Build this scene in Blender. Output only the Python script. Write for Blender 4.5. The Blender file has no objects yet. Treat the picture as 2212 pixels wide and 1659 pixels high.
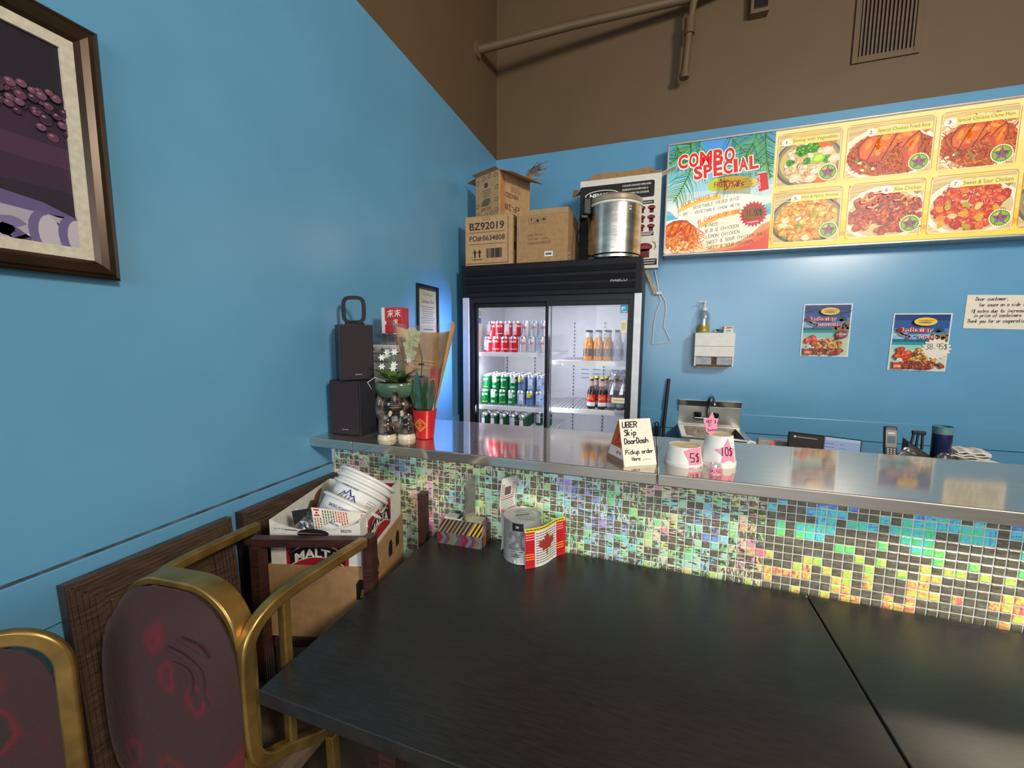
import bpy, math, random
from math import sin, cos, pi, radians, hypot, atan2
from mathutils import Vector, Matrix
from mathutils.geometry import tessellate_polygon

SC = bpy.context.scene
COL = SC.collection
RND = random.Random(11)

# ------------------------------------------------------------------ camera
CAM_POS = Vector((1.1728, -3.0295, 1.4302))
FPX, IW, IH = 886.0, 2212.0, 1659.0
CR = Vector((0.94564522, 0.32514223, 0.00613603))
CU = Vector((-0.04100008, 0.10048445, 0.99409349))
CF = Vector((-0.3226052, 0.94031133, -0.1083535))
cam_d = bpy.data.cameras.new('camera')
cam_d.sensor_width = 36.0
cam_d.lens = FPX / IW * 36.0
cam_d.clip_start = 0.02
cam = bpy.data.objects.new('camera', cam_d)
COL.objects.link(cam)
cam.matrix_world = Matrix(((CR.x, CU.x, -CF.x, CAM_POS.x), (CR.y, CU.y, -CF.y, CAM_POS.y), (CR.z, CU.z, -CF.z, CAM_POS.z), (0, 0, 0, 1)))
SC.camera = cam

# ------------------------------------------------------------------ world, lights, exposure
SC.view_settings.view_transform = 'Standard'
SC.view_settings.look = 'None'
SC.view_settings.exposure = 0.0
SC.view_settings.gamma = 1.0
SC.view_settings.use_curve_mapping = False
world = bpy.data.worlds.new('world')
SC.world = world
world.use_nodes = True
wb = world.node_tree.nodes['Background']
wb.inputs['Color'].default_value = (0.80, 0.88, 1.0, 1)
wb.inputs['Strength'].default_value = 0.36


def area(name, loc, target, sx, sy, power, color, spread=180):
    d = bpy.data.lights.new(name, 'AREA')
    d.shape = 'RECTANGLE'
    d.spread = math.radians(spread)
    d.size, d.size_y, d.energy, d.color = sx, sy, power, color
    o = bpy.data.objects.new(name, d)
    COL.objects.link(o)
    o.location = loc
    o.rotation_euler = (Vector(target) - Vector(loc)).to_track_quat('-Z', 'Y').to_euler()
    return o


area('ceiling_lamp_key', (3.5, -3.9, 3.05), (1.2, -0.8, 1.2), 0.6, 0.6, 118, (1.0, 0.90, 0.76))
area('window_light', (1.5, -7.2, 1.9), (0.9, 0, 1.3), 4.5, 2.2, 142, (0.90, 0.95, 1.0))

# the name MENU_POWER is the light box's brightness, FRIDGE_POWER that of the cooler's tubes
MENU_POWER = 1.0
FRIDGE_POWER = 6.0


# ------------------------------------------------------------------ helpers
def L(r, g, b):
    def f(c):
        c /= 255.0
        return c / 12.92 if c <= 0.04045 else ((c + 0.055) / 1.055) ** 2.4
    return (f(r), f(g), f(b))


def P(px, py, ax, v):
    """point where the sight line of a photo pixel meets the plane ax = v"""
    d = CF + CR * ((px - IW / 2) / FPX) - CU * ((py - IH / 2) / FPX)
    k = 'xyz'.index(ax)
    return CAM_POS + d * ((v - CAM_POS[k]) / d[k])


def nt_new(name):
    m = bpy.data.materials.new(name)
    m.use_nodes = True
    nt = m.node_tree
    return m, nt, nt.nodes['Principled BSDF']


def mat(name, c, rough=0.5, metal=0.0, var=0.10, scale=30.0, bump=0.0, bscale=150.0, stretch=(1, 1, 1), spec=0.5, coat=0.0, emit=0.0, trans=0.0, c2=None, lo=0.35, hi=0.65, sheen=0.0):
    m, nt, b = nt_new(name)
    tc = nt.nodes.new('ShaderNodeTexCoord')
    mp = nt.nodes.new('ShaderNodeMapping')
    mp.inputs['Scale'].default_value = stretch
    nt.links.new(tc.outputs['Object'], mp.inputs['Vector'])
    nz = nt.nodes.new('ShaderNodeTexNoise')
    nz.inputs['Scale'].default_value = scale
    nz.inputs['Detail'].default_value = 4
    nt.links.new(mp.outputs['Vector'], nz.inputs['Vector'])
    rp = nt.nodes.new('ShaderNodeValToRGB')
    rp.color_ramp.elements[0].position = lo
    rp.color_ramp.elements[1].position = hi
    a = tuple(min(1, x * (1 - var)) for x in c)
    bb = c2 or tuple(min(1, x * (1 + var)) for x in c)
    rp.color_ramp.elements[0].color = (*a, 1)
    rp.color_ramp.elements[1].color = (*bb, 1)
    nt.links.new(nz.outputs['Fac'], rp.inputs['Fac'])
    nt.links.new(rp.outputs['Color'], b.inputs['Base Color'])
    b.inputs['Roughness'].default_value = rough
    b.inputs['Metallic'].default_value = metal
    b.inputs['Specular IOR Level'].default_value = spec
    b.inputs['Coat Weight'].default_value = coat
    b.inputs['Transmission Weight'].default_value = trans
    b.inputs['Sheen Weight'].default_value = sheen
    if emit:
        nt.links.new(rp.outputs['Color'], b.inputs['Emission Color'])
        b.inputs['Emission Strength'].default_value = emit
    if bump:
        n2 = nt.nodes.new('ShaderNodeTexNoise')
        n2.inputs['Scale'].default_value = bscale
        nt.links.new(mp.outputs['Vector'], n2.inputs['Vector'])
        bp = nt.nodes.new('ShaderNodeBump')
        bp.inputs['Strength'].default_value = bump
        bp.inputs['Distance'].default_value = 0.002
        nt.links.new(n2.outputs['Fac'], bp.inputs['Height'])
        nt.links.new(bp.outputs['Normal'], b.inputs['Normal'])
    return m


def clear(name, tint=(1, 1, 1), refl=0.12, rough=0.03):
    """thin clear sheet: see-through with a sheen of reflection"""
    m = bpy.data.materials.new(name)
    m.use_nodes = True
    nt = m.node_tree
    nt.nodes.remove(nt.nodes['Principled BSDF'])
    out = nt.nodes['Material Output']
    tr = nt.nodes.new('ShaderNodeBsdfTransparent')
    tr.inputs['Color'].default_value = (*tint, 1)
    gl = nt.nodes.new('ShaderNodeBsdfGlossy')
    gl.inputs['Roughness'].default_value = rough
    nz = nt.nodes.new('ShaderNodeTexNoise')
    nz.inputs['Scale'].default_value = 25
    mr = nt.nodes.new('ShaderNodeMapRange')
    mr.inputs['To Min'].default_value = refl * 0.7
    mr.inputs['To Max'].default_value = refl * 1.3
    nt.links.new(nz.outputs['Fac'], mr.inputs['Value'])
    mx = nt.nodes.new('ShaderNodeMixShader')
    nt.links.new(mr.outputs['Result'], mx.inputs['Fac'])
    nt.links.new(tr.outputs['BSDF'], mx.inputs[1])
    nt.links.new(gl.outputs['BSDF'], mx.inputs[2])
    nt.links.new(mx.outputs['Shader'], out.inputs['Surface'])
    return m


def print_mat(name, rough=0.5, emit=0.0, metal=0.0, spec=0.4, grain=0.06):
    """flat print: colour per face, with fine paper grain"""
    m, nt, b = nt_new(name)
    at = nt.nodes.new('ShaderNodeAttribute')
    at.attribute_name = 'Col'
    tc = nt.nodes.new('ShaderNodeTexCoord')
    nz = nt.nodes.new('ShaderNodeTexNoise')
    nz.inputs['Scale'].default_value = 220
    nt.links.new(tc.outputs['Object'], nz.inputs['Vector'])
    mr = nt.nodes.new('ShaderNodeMapRange')
    mr.inputs['To Min'].default_value = 1 - grain
    mr.inputs['To Max'].default_value = 1 + grain
    nt.links.new(nz.outputs['Fac'], mr.inputs['Value'])
    mx = nt.nodes.new('ShaderNodeVectorMath')
    mx.operation = 'SCALE'
    nt.links.new(at.outputs['Color'], mx.inputs[0])
    nt.links.new(mr.outputs['Result'], mx.inputs['Scale'])
    nt.links.new(mx.outputs['Vector'], b.inputs['Base Color'])
    b.inputs['Roughness'].default_value = rough
    b.inputs['Metallic'].default_value = metal
    b.inputs['Specular IOR Level'].default_value = spec
    if emit:
        nt.links.new(mx.outputs['Vector'], b.inputs['Emission Color'])
        b.inputs['Emission Strength'].default_value = emit
        b.inputs['Base Color'].default_value = (0.02, 0.02, 0.02, 1)
        for l in list(nt.links):
            if l.to_socket == b.inputs['Base Color']:
                nt.links.remove(l)
    return m


def sphere_pts(n, m):
    vs, fs = [], []
    for i in range(m + 1):
        t = pi * i / m
        for j in range(n):
            a = 2 * pi * j / n
            vs.append((sin(t) * cos(a), sin(t) * sin(a), cos(t)))
    for i in range(m):
        for j in range(n):
            a, b = i * n + j, i * n + (j + 1) % n
            fs.append((a, a + n, b + n, b))
    return vs, fs


class MB:
    def __init__(s):
        s.v, s.f, s.c = [], [], []

    def add(s, vs, fs, M=None, c=None):
        k = len(s.v)
        s.v += [tuple(M @ Vector(p)) if M else tuple(p) for p in vs]
        s.f += [tuple(i + k for i in f) for f in fs]
        s.c += [c] * len(fs)
        return s

    def box(s, x0, y0, z0, x1, y1, z1, M=None, c=None):
        vs = [(x0, y0, z0), (x1, y0, z0), (x1, y1, z0), (x0, y1, z0), (x0, y0, z1), (x1, y0, z1), (x1, y1, z1), (x0, y1, z1)]
        return s.add(vs, [(0, 3, 2, 1), (4, 5, 6, 7), (0, 1, 5, 4), (1, 2, 6, 5), (2, 3, 7, 6), (3, 0, 4, 7)], M, c)

    def hexa(s, b, t, M=None, c=None):
        """8 corners: four below, four above, both counter-clockwise"""
        return s.add(list(b) + list(t), [(0, 3, 2, 1), (4, 5, 6, 7), (0, 1, 5, 4), (1, 2, 6, 5), (2, 3, 7, 6), (3, 0, 4, 7)], M, c)

    def prism(s, pts, z0, z1, M=None, c=None):
        n = len(pts)
        vs = [(x, y, z0) for x, y in pts] + [(x, y, z1) for x, y in pts]
        tri = tessellate_polygon([[Vector((x, y, 0)) for x, y in pts]])
        ar = sum(pts[i][0] * pts[(i + 1) % n][1] - pts[(i + 1) % n][0] * pts[i][1] for i in range(n))
        fs = []
        for t in tri:
            a, b, d = t
            o = (pts[b][0] - pts[a][0]) * (pts[d][1] - pts[a][1]) - (pts[b][1] - pts[a][1]) * (pts[d][0] - pts[a][0])
            if o < 0:
                b, d = d, b
            fs += [(a + n, b + n, d + n), (a, d, b)]
        for i in range(n):
            j = (i + 1) % n
            fs.append((i, j, j + n, i + n) if ar > 0 else (j, i, i + n, j + n))
        return s.add(vs, fs, M, c)

    def lathe(s, prof, n=20, M=None, c=None, a0=0.0, a1=2 * pi):
        full = abs(a1 - a0 - 2 * pi) < 1e-6
        k = n if full else n + 1
        vs = [(r * cos(a0 + (a1 - a0) * j / n), r * sin(a0 + (a1 - a0) * j / n), z) for r, z in prof for j in range(k)]
        fs = []
        for i in range(len(prof) - 1):
            for j in range(n):
                a, b = i * k + j, i * k + (j + 1) % k
                fs.append((a, b, b + k, a + k))
        return s.add(vs, fs, M, c)

    def ball(s, c, r, n=14, m=9, M=None, col=None):
        rx, ry, rz = r if hasattr(r, '__len__') else (r, r, r)
        vs, fs = sphere_pts(n, m)
        return s.add([(c[0] + x * rx, c[1] + y * ry, c[2] + z * rz) for x, y, z in vs], fs, M, col)

    def tube(s, path, r, n=8, M=None, c=None, closed=False, flat=None):
        """round (r) or rectangular (flat=(w,h,up)) section swept along a path"""
        pts = [Vector(p) for p in path]
        N = len(pts)
        rings = []
        prev = None
        for i in range(N):
            a = pts[(i - 1) % N] if (closed or i > 0) else pts[0]
            b = pts[(i + 1) % N] if (closed or i < N - 1) else pts[-1]
            t = (b - a).normalized()
            if flat:
                up = Vector(flat[2])
                sd = t.cross(up).normalized()
                u2 = sd.cross(t).normalized()
                w, h = flat[0] / 2, flat[1] / 2
                ring = [pts[i] + sd * w + u2 * h, pts[i] - sd * w + u2 * h, pts[i] - sd * w - u2 * h, pts[i] + sd * w - u2 * h]
            else:
                if prev is None:
                    ref = Vector((0, 0, 1)) if abs(t.z) < 0.9 else Vector((1, 0, 0))
                    u = (ref - t * ref.dot(t)).normalized()
                else:
                    u = (prev - t * prev.dot(t)).normalized()
                prev = u
                w = t.cross(u)
                rr = r[i] if hasattr(r, '__len__') else r
                ring = [pts[i] + (u * cos(2 * pi * j / n) + w * sin(2 * pi * j / n)) * rr for j in range(n)]
            rings.append(ring)
        m = len(rings[0])
        vs = [p for rg in rings for p in rg]
        fs = []
        for i in range(N if closed else N - 1):
            for j in range(m):
                k = (i + 1) % N
                fs.append((i * m + j, i * m + (j + 1) % m, k * m + (j + 1) % m, k * m + j))
        if not closed:
            fs += [tuple(range(m))[::-1], tuple(range((N - 1) * m, N * m))]
        return s.add(vs, fs, M, c)

    def mesh(s, name, m, smooth=False):
        me = bpy.data.meshes.new(name)
        me.from_pydata(s.v, [], s.f)
        if any(c is not None for c in s.c):
            at = me.color_attributes.new('Col', 'FLOAT_COLOR', 'CORNER')
            buf = []
            for f, c in zip(s.f, s.c):
                c = c or (1, 1, 1)
                buf += [c[0], c[1], c[2], c[3] if len(c) > 3 else 1.0] * len(f)
            at.data.foreach_set('color', buf)
        me.validate()
        if smooth:
            me.polygons.foreach_set('use_smooth', [True] * len(me.polygons))
            me.set_sharp_from_angle(angle=0.7)
        for mm in (m if isinstance(m, (list, tuple)) else [m]):
            me.materials.append(mm)
        me.update()
        return me

    def build(s, name, m, parent=None, bevel=0.0, smooth=False, seg=2):
        o = bpy.data.objects.new(name, s.mesh(name, m, smooth))
        COL.objects.link(o)
        if parent:
            o.parent = parent
        if bevel:
            b = o.modifiers.new('bevel', 'BEVEL')
            b.width, b.segments, b.limit_method = bevel, seg, 'ANGLE'
        return o


def curve(pts, k=6):
    """smooth path through the given points"""
    q = [Vector(p) for p in pts]
    out = []
    for i in range(len(q) - 1):
        p0, p1, p2, p3 = q[max(0, i - 1)], q[i], q[i + 1], q[min(len(q) - 1, i + 2)]
        for j in range(k):
            t = j / k
            out.append(0.5 * ((2 * p1) + (p2 - p0) * t + (2 * p0 - 5 * p1 + 4 * p2 - p3) * t * t + (3 * p1 - p0 - 3 * p2 + p3) * t ** 3))
    out.append(q[-1])
    return out


def tag(o, label, cat, group=None):
    o['label'], o['category'] = label, cat
    if group:
        o['group'] = group
    return o


def struct(o):
    o['kind'] = 'structure'
    return o


def thing(name, label, cat, loc=(0, 0, 0), rz=0.0, group=None):
    o = bpy.data.objects.new(name, None)
    o.empty_display_size = 0.05
    COL.objects.link(o)
    o.location = loc
    o.rotation_euler = (0, 0, rz)
    return tag(o, label, cat, group)


def dup(root, loc, rz=None, label=None, group=None):
    r = root.copy()
    COL.objects.link(r)
    r.location = loc
    if rz is not None:
        r.rotation_euler = (0, 0, rz)
    if label:
        r['label'] = label
    if group:
        r['group'] = group
    for ch in list(root.children):
        c = ch.copy()
        COL.objects.link(c)
        c.parent = r
        for g in list(ch.children):
            d = g.copy()
            COL.objects.link(d)
            d.parent = c
    return r


# ------------------------------------------------------------------ print: flat coloured shapes and writing
_tc = {}


def glyph_mesh(s, bold):
    k = (s, bold)
    if k not in _tc:
        cu = bpy.data.curves.new('t', 'FONT')
        cu.body = s
        cu.offset = bold
        cu.resolution_u = 3
        o = bpy.data.objects.new('t', cu)
        me = o.to_mesh()
        me.calc_loop_triangles()
        vs = [(v.co.x, v.co.y) for v in me.vertices]
        ts = [tuple(t.vertices) for t in me.loop_triangles]
        o.to_mesh_clear()
        bpy.data.objects.remove(o)
        bpy.data.curves.remove(cu)
        _tc[k] = (vs, ts)
    return _tc[k]


HAND = {
    'A': '032943 1535', 'B': '03093948360636443303', 'C': '482907052343', 'D': '03092947452303', 'E': '49090343 0636', 'F': '490903 0636',
    'G': '482907052343 4626', 'H': '0309 4349 0646', 'I': '2329', 'J': '49441304', 'K': '0309 490643', 'L': '090343', 'M': '0309264943', 'N': '03094349',
    'O': '130507193947453313', 'P': '03093948473606', 'Q': '130507193947453313 2443', 'R': '03093948473606 2643', 'S': '4829080736453303', 'T': '0949 2923',
    'U': '090413334449', 'V': '092349', 'W': '0913263349', 'X': '0943 0349', 'Y': '092649 2623', 'Z': '09490343',
    'a': '461605041333 4643', 'b': '090333453606', 'c': '4616051343', 'd': '494313041646', 'e': '0545361605041343', 'f': '392823 1636', 'g': '461605143446 464010',
    'h': '0903 05264543', 'i': '2623 2829', 'j': '2620 2829', 'k': '0903 360533', 'l': '2923', 'm': '0306 05162523 25364543', 'n': '0306 05264543', 'o': '130405163645443313',
    'p': '0600 063645443303', 'q': '461605143446 4640', 'r': '0306 042646', 's': '461605443303', 't': '292343 0646', 'u': '0604133346 4643', 'v': '062346', 'w': '0613253346', 'x': '0643 0346',
    'y': '0623 4610', 'z': '06460343',
    '0': '130507193947453313', '1': '2329', '2': '081939480343', '3': '094926453303', '4': '390545 3933', '5': '49090636453303',
    '6': '4917041333453605', '7': '094913', '8': '160719394836160413334536', '9': '461607193948 4843', '$': '4828180736453303 2922',
    '.': '2324', ',': '2322', '-': '0646', "'": '2928', '&': '431829380704133345', '/': '0349', '#': '1319 3339 0848 0444', '!': '2925 2423',
}


class PR:
    """print on a surface: fn(u, v, lift) gives the point"""

    def __init__(s, fn, eps=0.00002):
        s.fn, s.eps, s.mb, s.layer, s.clip = fn, eps, MB(), 1, None

    def _emit(s, pts, tris, col):
        h = s.layer * s.eps
        s.mb.add([s.fn(x, y, h) for x, y in pts], tris, None, col)

    def poly(s, pts, col, lift=True):
        if s.clip:
            x0, y0, x1, y1 = s.clip
            if len(pts) > 4 and not all(x0 <= q[0] <= x1 and y0 <= q[1] <= y1 for q in pts):
                for t in tessellate_polygon([[Vector((x, y, 0)) for x, y in pts]]):
                    s.poly([pts[k] for k in t], col)
                return
            for ax, v, sg in ((0, x0, 1), (0, x1, -1), (1, y0, 1), (1, y1, -1)):
                out = []
                for i in range(len(pts)):
                    a, b = pts[i - 1], pts[i]
                    da, db = (a[ax] - v) * sg, (b[ax] - v) * sg
                    if (da < 0) != (db < 0):
                        t = da / (da - db)
                        out.append((a[0] + (b[0] - a[0]) * t, a[1] + (b[1] - a[1]) * t))
                    if db >= 0:
                        out.append(b)
                pts = out
                if len(pts) < 3:
                    return
        if len(pts) <= 4 and not s.clip:
            tr = [tuple(range(len(pts)))]
        else:
            tr = tessellate_polygon([[Vector((x, y, 0)) for x, y in pts]])
        s._emit(pts, tr, col)

    def rect(s, x0, y0, x1, y1, col):
        s.poly([(x0, y0), (x1, y0), (x1, y1), (x0, y1)], col)

    def rrect(s, x0, y0, x1, y1, r, col):
        pts = []
        for cx, cy, a in ((x1 - r, y1 - r, 0), (x0 + r, y1 - r, 90), (x0 + r, y0 + r, 180), (x1 - r, y0 + r, 270)):
            pts += [(cx + r * cos(radians(a + k * 30)), cy + r * sin(radians(a + k * 30))) for k in range(4)]
        s.poly(pts, col)

    def ell(s, cx, cy, rx, ry, col, n=18, rot=0.0, jag=0.0):
        pts = []
        for i in range(n):
            a = 2 * pi * i / n
            k = 1 + (RND.uniform(-jag, jag) if jag else 0)
            x, y = rx * cos(a) * k, ry * sin(a) * k
            pts.append((cx + x * cos(rot) - y * sin(rot), cy + x * sin(rot) + y * cos(rot)))
        s.poly(pts, col)

    def star(s, cx, cy, r0, r1, n, col, rot=pi / 2, sy=1.0):
        s.poly([(cx + (r1 if i % 2 else r0) * cos(rot + pi * i / n), cy + sy * (r1 if i % 2 else r0) * sin(rot + pi * i / n)) for i in range(2 * n)], col)

    def line(s, pts, w, col, taper=False):
        for i in range(len(pts) - 1):
            (x0, y0), (x1, y1) = pts[i], pts[i + 1]
            d = hypot(x1 - x0, y1 - y0) or 1e-9
            wa = w * (1 - (i / (len(pts) - 1) if taper else 0)) / 2
            wb = w * (1 - ((i + 1) / (len(pts) - 1) if taper else 0)) / 2
            nx, ny = -(y1 - y0) / d, (x1 - x0) / d
            ex, ey = (x1 - x0) / d * wa * 0.6, (y1 - y0) / d * wa * 0.6
            s.poly([(x0 + nx * wa - ex, y0 + ny * wa - ey), (x0 - nx * wa - ex, y0 - ny * wa - ey), (x1 - nx * wb + ex, y1 - ny * wb + ey), (x1 + nx * wb + ex, y1 + ny * wb + ey)], col)

    def text(s, t, x, y, w, h, col, bold=0.0, rot=0.0, shear=0.0, arc=0.0):
        """writing whose ink fills the box w x h from (x, y); h=None keeps the letters' proportion"""
        vs, ts = glyph_mesh(t, bold)
        if not vs:
            return
        x0, x1 = min(v[0] for v in vs), max(v[0] for v in vs)
        y0, y1 = min(v[1] for v in vs), max(v[1] for v in vs)
        kx = w / (x1 - x0)
        ky = h / (y1 - y0) if h else kx
        out = []
        for a, b in vs:
            u, v = (a - x0) * kx, (b - y0) * ky
            v += arc * (1 - ((u / w) * 2 - 1) ** 2)
            u += shear * v
            out.append((x + u * cos(rot) - v * sin(rot), y + u * sin(rot) + v * cos(rot)))
        s._emit(out, ts, col)

    def hand(s, t, x, y, w, h, col, pen=0.12, rot=0.0, slant=0.0, jit=0.06, arc=0.0):
        """single-stroke handwriting in the box w x h (cap height h)"""
        n = len(t)
        cw = w / max(1, n - 0.2)
        for i, ch in enumerate(t):
            g = HAND.get(ch)
            if not g:
                continue
            for st in g.split(' '):
                pts = []
                for k in range(0, len(st) - 1, 2):
                    u = (int(st[k]) / 4 * 0.74 + RND.uniform(-jit, jit) * 0.5) * cw + i * cw
                    v = ((int(st[k + 1]) - 3) / 6 + RND.uniform(-jit, jit) * 0.4) * h
                    v += arc * (1 - ((u / w) * 2 - 1) ** 2)
                    u += slant * v
                    pts.append((x + u * cos(rot) - v * sin(rot), y + u * sin(rot) + v * cos(rot)))
                s.line(pts, pen * h, col)

    def spaced(s, t, x, y, w, h, col, bold=0.0, rot=0.0, gap=0.12):
        """letters squeezed one by one into equal cells"""
        ws = [0.45 if c in 'Iil1t' else (1.25 if c in 'MWm' else 1.0) for c in t]
        tot = sum(ws) + gap * (len(t) - 1)
        u = 0.0
        for c, k in zip(t, ws):
            cw = w * k / tot
            asc = 1.0 if c.isupper() or c in 'bdfhklt' else 0.74
            s.text(c, x + u * cos(rot), y + u * sin(rot), cw, h * asc, col, bold=bold, rot=rot)
            u += cw + w * gap / tot

    def up(s, k=1):
        s.layer += k
        return s

    def build(s, name, m, parent=None):
        return s.mb.build(name, m, parent)


def back_wall_fn(y):
    return lambda u, v, h: (u, y - h, v)


def left_wall_fn(x):
    return lambda u, v, h: (x + h, u, v)


def face_fn(o, u, v):
    """plane through o with in-plane axes u and v"""
    o, u, v = Vector(o), Vector(u).normalized(), Vector(v).normalized()
    n = u.cross(v).normalized()
    return lambda a, b, h: o + u * a + v * b + n * h


def cyl_fn(r, M=None, taper=0.0, a0=-pi / 2):
    def f(u, v, h):
        rr = r + taper * v + h
        a = a0 + u / r
        p = Vector((rr * cos(a), rr * sin(a), v))
        return M @ p if M else p
    return f


# ------------------------------------------------------------------ materials
BLUE = (0.122, 0.350, 0.57)
M_blue = mat('blue_wall_paint', BLUE, rough=0.26, var=0.04, scale=3, bump=0.04, bscale=220, spec=0.7)
M_brown = mat('brown_wall_paint', (0.122, 0.077, 0.037), rough=0.6, var=0.05, scale=3, bump=0.05, bscale=220)
M_ceil = mat('ceiling_paint', (0.28, 0.24, 0.19), rough=0.9, scale=8)
M_floor = mat('brown_floor_tile', (0.10, 0.075, 0.05), rough=0.5, var=0.3, scale=6)
M_steel = mat('brushed_steel', (0.64, 0.62, 0.58), rough=0.105, metal=1.0, var=0.10, scale=14, stretch=(0.5, 9, 9), bump=0.012, bscale=90)


def dull_steel():
    """worn brushed sheet: a sharp and a hazy reflection together"""
    m = mat('counter_steel', (0.72, 0.665, 0.58), rough=0.075, metal=1.0, var=0.05, scale=14, stretch=(0.5, 9, 9), bump=0.001, bscale=90)
    nt = m.node_tree
    b = nt.nodes['Principled BSDF']
    g = nt.nodes.new('ShaderNodeBsdfGlossy')
    g.inputs['Roughness'].default_value = 0.48
    nt.links.new(b.inputs['Base Color'].links[0].from_socket, g.inputs['Color'])
    mx = nt.nodes.new('ShaderNodeMixShader')
    mx.inputs['Fac'].default_value = 0.36
    nt.links.new(b.outputs['BSDF'], mx.inputs[1])
    nt.links.new(g.outputs['BSDF'], mx.inputs[2])
    nt.links.new(mx.outputs['Shader'], nt.nodes['Material Output'].inputs['Surface'])
    return m


M_steel = dull_steel()
M_steel2 = mat('sink_steel', (0.60, 0.57, 0.50), rough=0.3, metal=1.0, var=0.15, scale=9)
M_chrome = mat('chrome', (0.62, 0.62, 0.62), rough=0.12, metal=1.0, var=0.05)
M_grout = mat('grout', (0.84, 0.82, 0.70), rough=0.8, var=0.12, scale=60)
M_black = mat('black_plastic', (0.008, 0.008, 0.009), rough=0.45, var=0.2, spec=0.3)
M_blackm = mat('black_enamel', (0.007, 0.0075, 0.010), rough=0.5, var=0.15, spec=0.22)
M_table = mat('black_laminate', (0.020, 0.019, 0.018), rough=0.31, var=0.25, scale=25, stretch=(1, 14, 1), bump=0.08, bscale=120, spec=0.6)
M_wood = mat('dark_brown_wood', (0.075, 0.045, 0.030), rough=0.42, var=0.35, scale=18, stretch=(1, 1, 9), bump=0.15, bscale=80)
M_woodred = mat('reddish_dark_wood', (0.050, 0.020, 0.016), rough=0.38, var=0.3, scale=20, stretch=(1, 1, 10))
M_gold = mat('gold_enamel_tube', (0.35, 0.215, 0.062), rough=0.34, metal=0.75, var=0.25, scale=18, bump=0.1, bscale=60)
M_board = mat('cardboard', (0.36, 0.215, 0.095), rough=0.85, var=0.10, scale=40, bump=0.15, bscale=70)
M_board2 = mat('pale_cardboard', (0.46, 0.29, 0.14), rough=0.85, var=0.08, scale=40, bump=0.1, bscale=70)
M_white = mat('white_card', (0.72, 0.70, 0.64), rough=0.75, var=0.05, scale=50)
M_paper = mat('paper', (0.80, 0.74, 0.62), rough=0.8, var=0.04, scale=80)
M_wplast = mat('white_plastic', (0.75, 0.74, 0.70), rough=0.4, var=0.04, scale=30)
M_inner = mat('cooler_lining', (0.78, 0.78, 0.80), rough=0.5, var=0.03, scale=20)
M_alum = mat('grey_trim', (0.62, 0.62, 0.63), rough=0.45, metal=0.3, var=0.06)
M_glass = clear('cooler_glass', (0.98, 0.99, 1.0), 0.022, 0.02)
M_film = clear('clear_film', (0.96, 0.965, 0.95), 0.22, 0.08)
M_print = print_mat('print_ink', 0.55)
M_gloss = print_mat('glossy_print', 0.3)
M_lit = print_mat('backlit_print', 0.4, emit=MENU_POWER, grain=0.03)
M_red = mat('red_ceramic', (0.52, 0.012, 0.018), rough=0.28, var=0.06)
M_pink = mat('pink_paper', (0.86, 0.27, 0.40), rough=0.7, var=0.05)
M_leaf = mat('green_leaf', (0.035, 0.105, 0.035), rough=0.35, var=0.4, scale=20)
M_leaf2 = mat('pale_leaf', (0.14, 0.27, 0.06), rough=0.45, var=0.4, scale=30)

# ================================================================== the room
ZB, CEIL = 2.766, 4.3
XR, YN = 6.5, -7.5
struct(MB().box(-0.3, YN, -0.1, XR, 0.2, 0.0).build('floor', M_floor))
struct(MB().box(-0.2, YN, CEIL, XR, 0.2, CEIL + 0.1).build('ceiling', M_ceil))
w = struct(MB().box(-0.15, YN, 0.0, 0.0, 0.15, ZB).build('wall_left', M_blue))
MB().box(-0.15, YN, ZB, 0.0, 0.15, CEIL).build('brown_upper_wall', M_brown, w)
w = struct(MB().box(0.0, 0.0, 0.0, XR, 0.15, ZB).build('wall_back', M_blue))
MB().box(0.0, 0.0, ZB, XR, 0.15, CEIL).build('brown_upper_wall', M_brown, w)
struct(MB().box(XR, YN, 0.0, XR + 0.15, 0.15, CEIL).build('wall_right', mat('cream_wall', (0.42, 0.36, 0.28), rough=0.7)))
struct(MB().box(0.0, -1.77, 0.83, 0.014, 0.0, 0.948).box(0.0, -4.6, 0.83, 0.014, -1.79, 0.948).build('trim_1', M_blue, bevel=0.003))
MB().box(0.0, -4.6, 0.948, 0.012, -1.79, 0.9505).build('rail_shadow_line', mat('shadow_line_grey', (0.075, 0.105, 0.13), rough=0.95, var=0.5, scale=25), bpy.data.objects['trim_1'])  # thin dark strip paints the shadow line along the rail's top edge
struct(MB().box(0.014, -0.014, 0.826, XR, 0.0, 0.948).build('trim_2', M_blue, bevel=0.003))

# pipes on the brown wall
t = thing('ceiling_pipe', 'brown painted pipe crossing the upper wall with a drop leg ending in mid wall', 'pipe', (0, 0, 0))
MB().tube([(0.0, -0.36, 3.31), (0.60, -0.25, 3.40), (1.30, -0.12, 3.485), (1.9, -0.10, 3.62)], 0.026, 10).build('main_pipe', M_brown, t, smooth=True)
pp = P(1478, 165, 'y', -0.10)
q1, q0 = P(1490, 55, 'y', -0.11), P(1497, 8, 'y', -0.13)
MB().tube([q0 + Vector((0.05, 0, 0.12)), q0, q1, pp], 0.022, 10).build('drop_pipe', M_brown, t, smooth=True)
MB().tube([q1 + Vector((0, 0, 0.04)), q1 - Vector((0, 0, 0.05))], 0.030, 12).build('coupling', M_brown, t, smooth=True)
MB().tube([pp - Vector((0, 0, 0.012)), pp + Vector((0, 0, 0.02))], 0.028, 12).build('end_cap', M_brown, t, smooth=True)
MB().lathe([(0, 0), (0.05, 0), (0.05, 0.012), (0.03, 0.02), (0, 0.02)], 16, Matrix.Translation((0, -0.36, 3.31)) @ Matrix.Rotation(pi / 2, 4, 'Y')).build('wall_flange', M_brown, t, smooth=True)
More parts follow.
